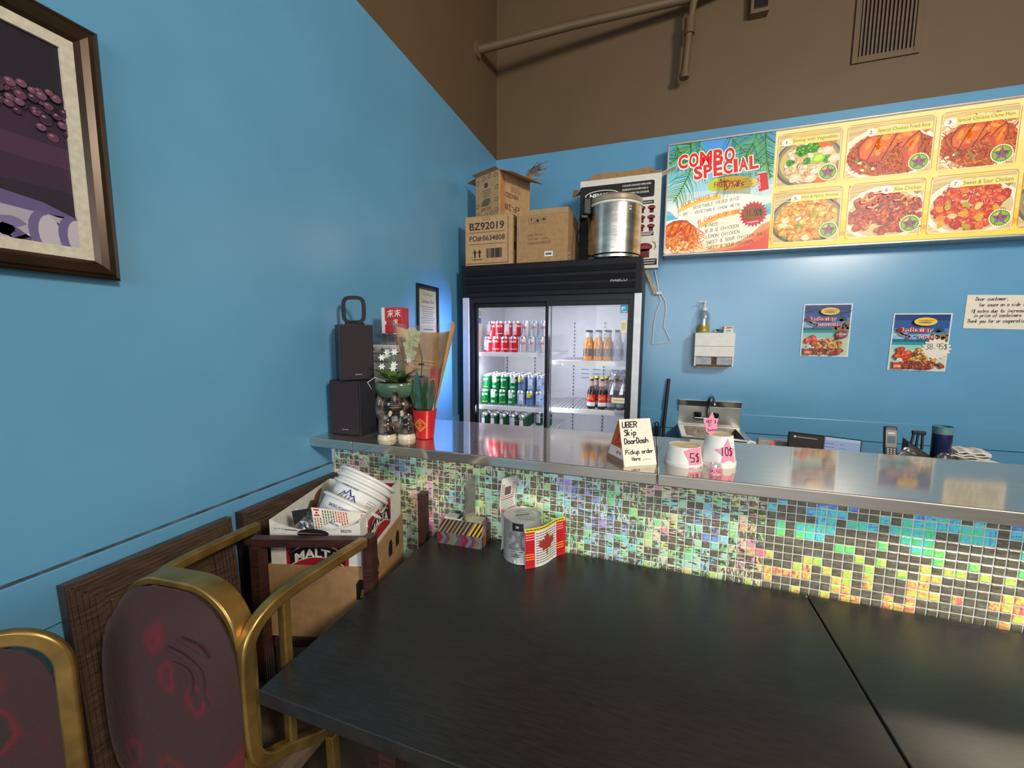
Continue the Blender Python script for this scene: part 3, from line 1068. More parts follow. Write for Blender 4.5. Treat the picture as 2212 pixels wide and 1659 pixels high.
# ================================================================== boxes on top of the cooler
M_ink = (0.035, 0.025, 0.02)


def carton(label, x0, x1, y0, y1, z0, z1, m, rz=0.0, c=None):
    """closed carton, origin at its front left base corner"""
    t = thing('cardboard_box', label, 'box', (x0, y0, z0), rz)
    W, D, H = x1 - x0, y1 - y0, z1 - z0
    MB().box(0, 0, 0, W, D, H - 0.004).build('box_body', m, t, bevel=0.002)
    MB().box(0.0, 0.0, H - 0.004, W, D / 2 - 0.001, H).build('top_flap', m, t)
    MB().box(0.0, D / 2 + 0.001, H - 0.004, W, D, H).build('top_flap', m, t)
    return t, W, D, H


t, W, D, H = carton('cardboard box printed with a big number and barcode at left on the cooler', 0.086, 0.384, -0.735, -0.46, FZ, 2.145, M_board2)
p = PR(lambda u, v, h: (u, -h - 0.0006, v))
p.text('BZ92019', 0.028, 0.203, 0.218, 0.043, M_ink, bold=0.02)
p.text('PO#:0634808', 0.028, 0.138, 0.222, 0.033, M_ink, bold=0.012)
for v in (0.190, 0.123):
    p.line([(0.026, v), (0.25, v)], 0.0025, M_ink)
for u in (0.062, 0.092):
    p.rect(u - 0.005, 0.045, u + 0.005, 0.075, M_ink)
    p.poly([(u - 0.013, 0.072), (u + 0.013, 0.072), (u, 0.094)], M_ink)
p.rect(0.045, 0.033, 0.110, 0.037, M_ink)
for k in range(24):
    w_ = RND.choice((0.0018, 0.003, 0.0042))
    p.rect(0.134 + k * 0.0042, 0.042, 0.134 + k * 0.0042 + w_, 0.096, M_ink)
p.line([(0.006, 0.012), (0.270, 0.012), (0.270, 0.268)], 0.003, M_ink)
p.build('box_print', M_print, t)
p = PR(lambda u, v, h: (W + h + 0.0006, u, v))
p.text('TOP', 0.02, 0.17, 0.10, 0.05, M_ink, bold=0.02)
p.text('BZ92019', 0.02, 0.09, 0.20, 0.04, M_ink, bold=0.02)
p.build('side_print', M_print, t)
tp = mat('brown_tape', (0.40, 0.25, 0.12), rough=0.25, var=0.1)
MB().box(0.11, -0.0012, 0.256, 0.16, 0.0, H).box(0.11, 0, H, 0.16, D, H + 0.0008).build('tape', tp, t)

t, W, D, H = carton('plain brown cardboard box with small handling symbols in the middle of the cooler top', 0.408, 0.704, -0.735, -0.42, FZ, 2.150, M_board)
p = PR(lambda u, v, h: (u, -h - 0.0006, v))
for k in range(3):
    a = 0.072 + k * 0.036
    p.rect(a, 0.212, a + 0.030, 0.245, M_ink)
p.up()
for k in range(3):
    a = 0.072 + k * 0.036
    p.rect(a + 0.0015, 0.2135, a + 0.0285, 0.2435, (0.36, 0.215, 0.095))
p.up()
p.poly([(0.081, 0.240), (0.093, 0.240), (0.087, 0.226)], M_ink)
p.rect(0.0855, 0.217, 0.0885, 0.230, M_ink)
p.rect(0.116, 0.218, 0.130, 0.236, M_ink)
p.poly([(0.148, 0.228), (0.170, 0.228), (0.166, 0.237), (0.159, 0.240), (0.152, 0.237)], M_ink)
p.line([(0.159, 0.228), (0.159, 0.217)], 0.002, M_ink)
p.text('Item No.: EP-HF-500', 0.066, 0.145, 0.085, 0.012, (0.10, 0.06, 0.03))
p.text('Gross Weight: 15 LB 430G', 0.066, 0.122, 0.120, 0.014, (0.10, 0.06, 0.03))
p.text('Measurement: 50X30X27 CM', 0.066, 0.100, 0.132, 0.014, (0.10, 0.06, 0.03))
p.rect(0.165, 0.030, 0.213, 0.058, L(225, 225, 225))
p.up().rect(0.172, 0.038, 0.206, 0.050, L(90, 95, 110))
p.build('box_print', M_print, t)
p = PR(lambda u, v, h: (W + h + 0.0006, u, v))
p.rect(0.03, 0.025, 0.07, 0.055, L(215, 215, 210))
p.up().rect(0.036, 0.032, 0.064, 0.046, L(90, 95, 110))
p.build('side_label', M_print, t)
MB().box(0.0, -0.0012, H - 0.028, W, 0.0, H).box(0, 0, H, W, 0.16, H + 0.0008).build('tape', tp, t)

# opened carton on top, turned towards the room
a = Vector((0.286, -0.70, 2.1465))
t = thing('cardboard_box', 'opened cardboard carton with food sketches and spread flaps, topmost of the stack', 'box', a, radians(-25))
W, D, H, th = 0.205, 0.270, 0.262, 0.004     # local: corner at origin, left face along -x, right face along +y ... face normals -y and +x
b = MB()
b.box(-W, 0, 0, 0, th, H).box(-W, D - th, 0, 0, D, H).box(-W, th, 0, -W + th, D - th, H).box(-th, th, 0, 0, D - th, H).box(-W + th, th, 0, -th, D - th, th)
b.build('box_body', M_board2, t)
fl = 0.085
for nm, bs, tp_ in (('left', [(-W, 0, H), (0, 0, H), (0, th, H), (-W, th, H)], (0, -0.95, 0.18)), ('right', [(0, 0, H), (0, D, H), (-th, D, H), (-th, 0, H)], (0.92, 0, -0.30)), ('far', [(0, D, H), (-W, D, H), (-W, D - th, H), (0, D - th, H)], (0, 0.6, 0.75)), ('back', [(-W, D, H), (-W, 0, H), (-W + th, 0, H), (-W + th, D, H)], (-0.95, 0, -0.1))):
    dv = Vector(tp_) * fl
    if nm == 'right':
        dv = Vector((0.105, 0, -0.040))
    if nm == 'left':
        dv = Vector((0, -0.35, 0.10)) * fl
    MB().hexa(bs, [Vector(q) + dv for q in bs]).build('flap', M_board2 if nm != 'left' else M_board, t)
p = PR(lambda u, v, h: (u, -h - 0.0006, v))
br = (0.10, 0.06, 0.03)
for (u, v) in ((-0.185, 0.225), (-0.185, 0.04), (-0.15, 0.02), (-0.11, 0.025), (-0.06, 0.03), (-0.02, 0.04), (-0.02, 0.10), (-0.02, 0.17), (-0.03, 0.24), (-0.13, 0.24), (-0.08, 0.245), (-0.185, 0.09)):
    p.ell(u, v, 0.016, 0.013, br)
p.up()
for (u, v) in ((-0.185, 0.225), (-0.185, 0.04), (-0.15, 0.02), (-0.11, 0.025), (-0.06, 0.03), (-0.02, 0.04), (-0.02, 0.10), (-0.02, 0.17), (-0.03, 0.24), (-0.13, 0.24), (-0.08, 0.245), (-0.185, 0.09)):
    p.ell(u, v, 0.013, 0.010, (0.46, 0.29, 0.14))
    p.line([(u - 0.008, v - 0.003), (u + 0.008, v + 0.004)], 0.002, br)
p.rect(-0.125, 0.185, -0.095, 0.212, br)
for k in range(4):
    p.line([(-0.145 + k * 0.004, 0.170 - k * 0.012), (-0.07 - k * 0.002, 0.170 - k * 0.012)], 0.003, br)
p.poly([(-0.15, 0.082), (-0.09, 0.078), (-0.07, 0.095), (-0.075, 0.118), (-0.12, 0.122), (-0.15, 0.105)], (0.15, 0.11, 0.08))
p.text('EP-28', -0.152, 0.052, 0.085, 0.018, (0.20, 0.09, 0.05), bold=0.01)
p.build('box_print', M_print, t)
p = PR(lambda u, v, h: (h + 0.0006, u, v))
p.text('HINGED', 0.165, 0.150, 0.115, 0.028, br, bold=0.02, rot=pi)
p.text('EP-28', 0.175, 0.085, 0.125, 0.036, br, bold=0.01, rot=pi)
for k in range(3):
    p.line([(0.10, 0.165 + k * 0.012), (0.18, 0.165 + k * 0.012)], 0.003, br)
p.build('side_print', M_print, t)
MB().box(0.0, 0.012, 0.0, 0.0009, 0.050, H).build('tape', mat('orange_tape', (0.42, 0.20, 0.07), rough=0.3), t)
# dry plant sprig behind it
t = thing('dried_sprig', 'dry brown grassy sprig sticking out behind the opened carton', 'dried plant', (0.36, -0.40, FZ))
g = MB()
base = P(1140, 378, 'y', -0.38) - Vector((0.36, -0.40, FZ))
for k in range(46):
    d = Vector((RND.uniform(0.05, 0.12), RND.uniform(-0.03, 0.03), RND.uniform(-0.01, 0.075)))
    q = base + Vector((RND.uniform(-0.02, 0.03), 0, RND.uniform(-0.03, 0.03)))
    g.tube([q, q + d * 0.6, q + d + Vector((0, 0, -0.01))], 0.0016, 3)
g.build('blades', mat('dry_grass', (0.30, 0.25, 0.20), rough=0.9, var=0.4), t)['kind'] = 'stuff'
MB().tube([(0, 0, 0), (0, 0, base.z - 0.03), base + Vector((0.05, 0, 0.02))], 0.003, 6).build('stem', mat('dry_stem', (0.22, 0.14, 0.08), rough=0.9), t)

# white sign carton
t = thing('sign_carton', 'tall white carton with black print and torn open top behind the steel pot', 'box', (0.700, -0.36, FZ))
W, H, D = 0.478, 0.545, 0.07
b = MB()
b.box(0, 0, 0, W, 0.003, H).box(0, D - 0.003, 0, W, D, H).box(0, 0.003, 0, 0.003, D - 0.003, H).box(W - 0.003, 0.003, 0, W, D - 0.003, H).box(0.003, 0.003, 0, W - 0.003, D - 0.003, 0.003)
b.build('box_body', M_white, t)
f1 = MB().hexa([(0.02, D, H), (W, D, H), (W, D - 0.003, H), (0.02, D - 0.003, H)], [(0.02, D + 0.02, H + 0.045), (W, D + 0.03, H + 0.05), (W, D + 0.027, H + 0.05), (0.02, D + 0.017, H + 0.045)])
for u in (0.09, 0.33):
    f1.hexa([(u, D + 0.02, H + 0.045), (u + 0.10, D + 0.02, H + 0.045), (u + 0.10, D + 0.017, H + 0.045), (u, D + 0.017, H + 0.045)], [(u + 0.005, D + 0.026, H + 0.072), (u + 0.095, D + 0.026, H + 0.072), (u + 0.095, D + 0.023, H + 0.072), (u + 0.005, D + 0.023, H + 0.072)])
f1.build('back_flap', M_board, t)
MB().hexa([(0.06, 0.0, H), (W - 0.06, 0.0, H), (W - 0.06, 0.003, H), (0.06, 0.003, H)], [(0.08, -0.012, H + 0.028), (W - 0.10, -0.012, H + 0.030), (W - 0.10, -0.009, H + 0.030), (0.08, -0.009, H + 0.028)]).build('front_flap', M_board, t)
MB().hexa([(W, 0.0, H), (W, D, H), (W - 0.003, D, H), (W - 0.003, 0.0, H)], [(W + 0.075, 0.005, H + 0.032), (W + 0.075, D - 0.005, H + 0.032), (W + 0.073, D - 0.005, H + 0.036), (W + 0.073, 0.005, H + 0.036)]).build('side_flap', M_white, t)
MB().hexa([(0.0, 0.0, H - 0.05), (0.0, D, H - 0.05), (0.003, D, H - 0.05), (0.003, 0, H - 0.05)], [(-0.055, 0.01, H - 0.09), (-0.055, D, H - 0.02), (-0.052, D, H - 0.02), (-0.052, 0.01, H - 0.09)]).build('torn_flap', M_board, t)
p = PR(lambda u, v, h: (u, -h - 0.0006, v))
K, Wt = L(20, 18, 20), L(225, 222, 215)
p.rrect(0.0, 0.415, 0.440, 0.510, 0.012, K)
p.rect(0.0, 0.02, 0.10, 0.42, K)
p.rect(0.30, 0.375, 0.44, 0.395, K)
p.rrect(0.30, 0.190, 0.445, 0.212, 0.004, K)
p.rrect(0.32, 0.018, 0.470, 0.055, 0.004, K)
p.up().ell(0.135, 0.452, 0.105, 0.030, Wt)
p.up().ell(0.135, 0.452, 0.098, 0.025, K)
p.up().text('NEWON', 0.060, 0.440, 0.150, 0.024, Wt, bold=0.05)
p.text('COLOUR-CHANGE OPEN SIGN', 0.255, 0.486, 0.165, 0.011, Wt, bold=0.02)
p.text("ENSEIGNE D'OUVERTURE A", 0.255, 0.463, 0.150, 0.011, Wt, bold=0.02)
p.text('CHANGEMENT DE COULEUR', 0.255, 0.441, 0.155, 0.011, Wt, bold=0.02)
for u0_, u1_, v_ in ((0.31, 0.43, 0.385), (0.31, 0.44, 0.205), (0.31, 0.43, 0.197), (0.33, 0.46, 0.044), (0.33, 0.455, 0.030)):
    p.line([(u0_, v_), (u1_, v_)], 0.004, Wt)
MR = L(95, 22, 25)
for (u, v) in ((0.372, 0.345), (0.428, 0.345), (0.372, 0.290), (0.428, 0.290), (0.372, 0.238), (0.428, 0.238)):
    p.ell(u, v + 0.008, 0.022, 0.013, MR)
    p.rect(u - 0.011, v - 0.022, u + 0.013, v + 0.002, MR)
p.ell(0.395, 0.125, 0.046, 0.024, MR)
p.rect(0.365, 0.062, 0.425, 0.112, MR)
p.up().text('OPEN', 0.364, 0.117, 0.062, 0.016, L(225, 60, 50))
for (u, v) in ((0.372, 0.345), (0.428, 0.345), (0.372, 0.290), (0.428, 0.290), (0.372, 0.238), (0.428, 0.238)):
    p.text('OPEN', u - 0.015, v + 0.004, 0.030, 0.008, L(190, 60, 55))
p.line([(0.44, 0.155), (0.455, 0.145), (0.46, 0.125), (0.452, 0.108)], 0.006, L(120, 140, 60))
p.build('box_print', M_print, t)

# steel rice pot
t = thing('steel_warmer_pot', 'round steel pot warmer with beige lid and black plug box on the cooler', 'pot', (0.935, -0.565, FZ + 0.012))
r = 0.146
MB().lathe([(r - 0.004, 0), (r, 0.004), (r, 0.285), (r - 0.004, 0.288)], 40).lathe([(0, 0.0), (r - 0.004, 0.0)], 40).build('pot_body', mat('worn_steel', (0.60, 0.57, 0.52), rough=0.27, metal=1.0, var=0.25, scale=7, stretch=(1, 1, 3), bump=0.15, bscale=22), t, smooth=True)
MB().lathe([(r + 0.001, 0.018), (r + 0.003, 0.022), (r + 0.001, 0.026)], 40).build('base_ring', M_blackm, t, smooth=True)
MB().lathe([(r - 0.002, 0.285), (r + 0.004, 0.287), (r + 0.004, 0.297), (r - 0.002, 0.299)], 40).build('white_seal', M_wplast, t, smooth=True)
MB().lathe([(r + 0.002, 0.299), (r + 0.005, 0.303), (r + 0.003, 0.325), (r - 0.02, 0.340), (0.03, 0.345), (0, 0.345)], 40).build('lid', mat('beige_lid', (0.40, 0.34, 0.24), rough=0.35, metal=0.3, var=0.1), t, smooth=True)
for k in range(4):
    a = radians(-150 + 80 * k)
    MB().box(-0.012, -0.014, -0.012, 0.012, 0.014, 0.0, Matrix.Translation((0.12 * cos(a), 0.12 * sin(a), 0.0))).build('foot', M_black, t)
pb = MB().box(-0.046, -0.022, 0.245, 0.046, 0.024, 0.335, Matrix.Rotation(radians(-68), 4, 'Z') @ Matrix.Translation((0, -r - 0.022, 0))).build('plug_box', M_black, t, bevel=0.008)
MB().box(-0.03, -0.030, 0.228, 0.03, 0.010, 0.250, Matrix.Rotation(radians(-68), 4, 'Z') @ Matrix.Translation((0, -r - 0.022, 0))).build('plug_base', M_black, pb, bevel=0.004)
p = PR(cyl_fn(r), 0.0004)
p.rect(0.092, 0.245, 0.105, 0.267, L(220, 220, 215))
p.up().rect(0.094, 0.252, 0.103, 0.262, L(60, 60, 60))
p.build('rating_label', M_print, t)
c0 = Vector((0.935, -0.565, FZ + 0.012))
pts = [Vector((0.760, -0.60, FZ + 0.25)), Vector((0.735, -0.63, FZ + 0.15)), Vector((0.755, -0.67, FZ + 0.08)), Vector((0.80, -0.715, FZ + 0.03)), Vector((0.87, -0.735, FZ + 0.006)), Vector((0.93, -0.74, FZ + 0.005))]
MB().tube([q - c0 for q in pts], 0.0045, 6).build('power_cord', M_black, t, smooth=True)

# wooden stick and white cable hanging below the sign carton
t = thing('wooden_strip', 'pale wooden strip hanging at the cooler top corner against the wall', 'wood strip', (0, 0, 0))
a, b2 = P(1396, 585, 'y', -0.022), P(1416, 636, 'y', -0.022)
MB().tube([a, b2], 0, flat=(0.020, 0.012, (0, 1, 0))).build('strip', mat('raw_wood', (0.52, 0.36, 0.18), rough=0.7, var=0.2, stretch=(1, 1, 8)), t)
MB().box(-0.004, -0.008, -0.010, 0.030, 0.008, 0.010, Matrix.Translation(b2 + Vector((0.008, 0, 0.008)))).build('plastic_clip', M_wplast, t, bevel=0.002)
pts = [(1414, 583), (1420, 612), (1424, 640), (1428, 650), (1417, 678), (1412, 705), (1409, 744), (1428, 741), (1448, 738), (1442, 722), (1434, 705), (1439, 670), (1437, 650), (1427, 632)]
tag(MB().tube([P(x, y, 'y', -0.010) for x, y in pts], 0.0034, 6).build('cable', M_wplast), 'thin white cable looping down the blue wall beside the cooler', 'cable')

# ================================================================== backlit menu
MX0, MX1, MZ0, MZ1, MY = 1.205, 5.40, 1.972, 2.666, -0.122  # unseen right end of the lit board lengthened to throw more light leftward
mn = thing('menu_lightbox', 'long backlit menu board with food pictures on the blue back wall', 'menu board', (0, 0, 0))
M_frame = mat('grey_aluminium_frame', (0.46, 0.45, 0.44), rough=0.38, metal=0.6, var=0.06)
MB().box(MX0 + 0.012, MY + 0.012, MZ0 + 0.001, MX1 - 0.012, -0.001, MZ1 - 0.001).build('box_body', M_frame, mn)
b = MB()
b.box(MX0, MY, MZ0, MX1, MY + 0.02, MZ0 + 0.014).box(MX0, MY, MZ1 - 0.014, MX1, MY + 0.02, MZ1).box(MX0, MY, MZ0 + 0.014, MX0 + 0.013, MY + 0.02, MZ1 - 0.014).box(MX1 - 0.013, MY, MZ0 + 0.014, MX1, MY + 0.02, MZ1 - 0.014)
b.build('frame', M_frame, mn, bevel=0.004)
MF = back_wall_fn(MY + 0.011)
ix0, ix1, iz0, iz1 = MX0 + 0.013, MX1 - 0.013, MZ0 + 0.014, MZ1 - 0.014
XS = 1.803


def shade(c, k):
    return tuple(max(0.0, x * k) for x in c)


def strands(p, cx, cy, rx, ry, n, cols, w, ln):
    for _ in range(n):
        a, q = RND.uniform(0, 2 * pi), RND.random() ** 0.5
        x, y = cx + rx * q * cos(a), cy + ry * q * sin(a)
        d = RND.uniform(0, 2 * pi)
        k = RND.uniform(-1.2, 1.2)
        pts = [(x, y)]
        for i in range(3):
            d += k * 0.5
            pts.append((pts[-1][0] + ln / 3 * cos(d), pts[-1][1] + ln / 3 * sin(d)))
        p.line(pts, w * RND.uniform(0.7, 1.2), RND.choice(cols))
        if RND.random() < 0.12:
            p.up()


def lumps(p, cx, cy, rx, ry, n, cols, r0, r1, hi=True, rim=None):
    spots = []
    for _ in range(n):
        a, q = RND.uniform(0, 2 * pi), RND.random() ** 0.5
        spots.append((cx + rx * q * cos(a), cy + ry * q * sin(a)))
    spots.sort(key=lambda s_: -s_[1])
    for x, y in spots:
        r, c = RND.uniform(r0, r1), RND.choice(cols)
        ro = RND.uniform(0, pi)
        p.up(1)
        p.ell(x, y, r * 1.08, r * 0.80, shade(c, 0.45) if rim is None else rim, 10, ro, 0.12)
        p.up(1)
        p.ell(x + r * 0.05, y + r * 0.07, r * 0.95, r * 0.68, c, 10, ro, 0.15)
        if hi:
            p.up(1)
            p.ell(x + RND.uniform(-0.2, 0.2) * r, y + r * 0.25, r * 0.40, r * 0.20, tuple(min(1, v * 1.3 + 0.08) for v in c), 8, ro, 0.2)


def chicken(p, cx, cy, s):
    """sliced fried chicken piece, glazed orange"""
    o1, o2, o3, dk = L(210, 70, 5), L(236, 102, 10), L(252, 150, 40), L(110, 28, 0)
    body = [(-0.95, -0.35), (-1.0, 0.05), (-0.75, 0.45), (-0.3, 0.68), (0.2, 0.72), (0.7, 0.66), (1.0, 0.35), (1.05, -0.05), (0.9, -0.35), (0.82, -0.9), (0.62, -0.92), (0.50, -0.45), (0.35, -0.12), (0.1, -0.20), (-0.25, -0.52), (-0.6, -0.55)]
    p.up().poly([(cx + x * s * 1.03, cy + y * s * 1.04) for x, y in body], dk)
    p.up().poly([(cx + x * s, cy + y * s) for x, y in body], o1)
    p.up()
    for x, y, rx, ry, ro in ((-0.62, 0.02, 0.30, 0.46, -0.5), (-0.1, 0.18, 0.34, 0.40, -0.6), (0.62, 0.25, 0.36, 0.34, 0.3), (0.78, -0.25, 0.16, 0.34, 0.05)):
        p.ell(cx + x * s, cy + y * s, rx * s, ry * s, o2, 16, ro, 0.05)
    p.up()
    for x, y, rx, ry in ((-0.68, 0.15, 0.10, 0.22), (-0.15, 0.36, 0.18, 0.10), (0.55, 0.42, 0.2, 0.09), (0.78, -0.1, 0.06, 0.2), (-0.35, -0.2, 0.1, 0.12), (0.3, 0.3, 0.08, 0.08), (0.9, 0.15, 0.06, 0.12)):
        p.ell(cx + x * s, cy + y * s, rx * s, ry * s, o3, 12, -0.3, 0.15)
    p.up()
    for k in range(26):
        p.ell(cx + RND.uniform(-0.8, 0.9) * s, cy + RND.uniform(-0.2, 0.6) * s, 0.035 * s, 0.02 * s, RND.choice((o3, L(255, 190, 100), dk, L(190, 60, 10))), 6, RND.uniform(0, 3), 0.2)
    for pts in (((-0.70, -0.5), (-0.45, 0.1), (-0.15, 0.66)), ((-0.2, -0.48), (0.05, 0.05), (0.32, 0.70)), ((0.45, -0.1), (0.65, 0.2), (0.95, 0.45)), ((0.1, -0.2), (0.3, 0.05), (0.42, 0.1))):
        p.line([(cx + x * s, cy + y * s) for x, y in pts], 0.045 * s, dk)


def food(p, kind, x0, z0, x1, z1):
    W, H = x1 - x0, z1 - z0
    cx, cy = x0 + W / 2, z0 + H * 0.42
    p.clip = (x0, z0, x1, z1)
    # bamboo mat behind the plate
    p.up().rect(x0, z0, x1, z1, L(222, 190, 122))
    p.up()
    for k in range(16):
        y = z0 + H * (k + 0.5) / 16
        p.line([(x0, y), (x0 + W * 0.45, y + 0.02), (x1, y + 0.035)], 0.004, RND.choice((L(205, 170, 105), L(240, 222, 170), L(190, 160, 110))))
    p.up().rect(x0 + W * 0.55, z0 + H * 0.62, x1, z1, L(210, 190, 140))
    p.up()
    if kind in ('shrimpveg', 'shrimp'):
        p.ell(cx, cy, W * 0.56, H * 0.50, L(95, 92, 78), 32)
        p.up().ell(cx, cy + 0.004, W * 0.52, H * 0.46, L(150, 140, 110), 32)
        p.up().ell(cx, cy + 0.002, W * 0.47, H * 0.40, L(225, 190, 110), 32)
    else:
        p.ell(cx, cy, W * 0.58, H * 0.52, L(246, 236, 206), 32)
        p.up().ell(cx, cy - 0.002, W * 0.50, H * 0.45, L(226, 196, 140), 32)
    p.up()
    if kind == 'shrimpveg':
        lumps(p, cx, cy, W * 0.42, H * 0.36, 80, [L(250, 215, 165), L(240, 190, 130), L(252, 232, 200), L(235, 160, 100)], 0.013, 0.022)
        for x, y, r in ((-0.12, 0.24, 0.036), (0.06, 0.27, 0.034), (-0.30, 0.02, 0.022), (0.32, 0.02, 0.026), (-0.02, 0.02, 0.022)):
            p.up(2).ell(cx + x * W, cy + y * H, r, r * 0.85, L(40, 120, 15), 14, 0, 0.2)
            p.up()
            for k in range(22):
                p.ell(cx + x * W + RND.uniform(-1, 1) * r * 0.8, cy + y * H + RND.uniform(-1, 1) * r * 0.65, r * 0.17, r * 0.15, RND.choice((L(80, 190, 20), L(120, 215, 40), L(35, 130, 20))), 7)
        p.up(2).ell(cx + 0.16 * W, cy + 0.06 * H, 0.034, 0.027, L(150, 215, 30), 16, 0.5, 0.1)
        p.up().ell(cx + 0.16 * W, cy + 0.06 * H, 0.022, 0.016, L(215, 240, 90), 12, 0.5, 0.1)
        for x, y in ((0.25, 0.30), (0.40, -0.22), (0.2, -0.38)):
            p.up().ell(cx + x * W, cy + y * H, 0.034, 0.016, L(235, 105, 20), 12, -0.2, 0.1)
        for x, y in ((0.30, 0.18), (0.05, -0.33), (-0.2, -0.30), (0.42, 0.02)):
            p.up(2).ell(cx + x * W, cy + y * H, 0.030, 0.022, L(252, 215, 175), 14, 0.3, 0.12)
            p.up().ell(cx + x * W, cy + y * H + 0.004, 0.016, 0.008, L(255, 240, 215), 10, 0.3, 0.1)
    elif kind == 'shrimp':
        lumps(p, cx, cy, W * 0.45, H * 0.40, 150, [L(250, 175, 55), L(240, 150, 40), L(252, 200, 90), L(245, 165, 60), L(230, 120, 30)], 0.013, 0.026)
        for x, y, c in ((0.1, 0.1, L(130, 190, 40)), (-0.1, -0.12, L(110, 180, 40)), (0.15, 0.28, L(215, 50, 20)), (0.05, -0.22, L(225, 70, 25)), (-0.12, 0.02, L(250, 245, 225))):
            p.up().ell(cx + x * W, cy + y * H, 0.016, 0.009, c, 10, RND.uniform(0, 3), 0.2)
        for x, y in ((-0.33, 0.0), (-0.36, -0.10), (0.0, -0.36)):
            p.up(2).ell(cx + x * W, cy + y * H, 0.022, 0.016, L(250, 225, 170), 12, 0, 0.2)
    elif kind in ('rice', 'chow'):
        cols = [L(195, 70, 15), L(215, 100, 25), L(170, 50, 10), L(235, 140, 50), L(130, 40, 10)]
        p.ell(cx + 0.01, cy - 0.005, W * 0.53, H * 0.42, L(185, 70, 20), 26, 0, 0.06)
        p.up()
        if kind == 'rice':
            strands(p, cx, cy - 0.005, W * 0.53, H * 0.42, 520, cols, 0.0045, 0.014)
        else:
            strands(p, cx, cy - 0.005, W * 0.53, H * 0.42, 300, cols, 0.0042, 0.055)
        for k in range(12):
            p.up().ell(cx + RND.uniform(-0.42, 0.42) * W, cy + RND.uniform(-0.38, 0.0) * H, 0.011, 0.008, RND.choice((L(245, 225, 165), L(250, 235, 190), L(120, 150, 60))), 6, RND.uniform(0, 3), 0.25)
        chicken(p, cx - 0.0, cy + H * 0.12, W * 0.36)
    elif kind == 'alex':
        lumps(p, cx, cy, W * 0.50, H * 0.40, 190, [L(165, 40, 18), L(190, 55, 20), L(140, 30, 15), L(205, 75, 30)], 0.012, 0.024)
        for k in range(20):
            x, y = cx + RND.uniform(-0.4, 0.4) * W, cy + RND.uniform(-0.32, 0.32) * H
            d = RND.uniform(-0.6, 0.9)
            p.up().line([(x, y), (x + 0.022 * cos(d), y + 0.022 * sin(d)), (x + 0.045 * cos(d + 0.4), y + 0.045 * sin(d + 0.4))], 0.009, RND.choice((L(240, 165, 95), L(225, 120, 60), L(245, 190, 120), L(205, 70, 30))))
    else:
        lumps(p, cx, cy + 0.01, W * 0.43, H * 0.40, 170, [L(220, 45, 15), L(235, 70, 20), L(200, 30, 12), L(240, 100, 25)], 0.014, 0.028)
        for k in range(12):
            x, y = cx + RND.uniform(-0.4, 0.3) * W, cy + RND.uniform(-0.36, 0.25) * H
            p.up().ell(x, y, 0.022, 0.014, RND.choice((L(225, 165, 20), L(240, 140, 25), L(250, 200, 120), L(190, 160, 25))), 10, RND.uniform(0, 3), 0.15)
        for k in range(60):
            p.ell(cx + RND.uniform(-0.38, 0.38) * W, cy + RND.uniform(-0.3, 0.35) * H, 0.004, 0.0022, L(255, 205, 175), 6, RND.uniform(0, 3))
    p.clip = None


def price_badge(p, x, y, r, price):
    p.up(3).ell(x, y, r * 1.08, r * 1.08, L(240, 235, 150), 26)
    p.up().ell(x, y, r, r, L(70, 120, 20), 26)
    p.up()
    for k in range(26):
        a = 2 * pi * k / 26
        p.ell(x + r * cos(a), y + r * sin(a), r * 0.09, r * 0.09, L(250, 248, 195), 6)
    p.ell(x, y, r * 0.86, r * 0.86, L(130, 190, 40), 22)
    p.up().ell(x - r * 0.2, y + r * 0.35, r * 0.5, r * 0.3, L(235, 205, 60), 14, 0.4)
    p.up().star(x, y, r * 0.92, r * 0.42, 5, L(150, 85, 110))
    p.up().hand(price, x - r * 0.58, y - r * 0.16, r * 1.2, r * 0.36, L(60, 20, 70), 0.14)


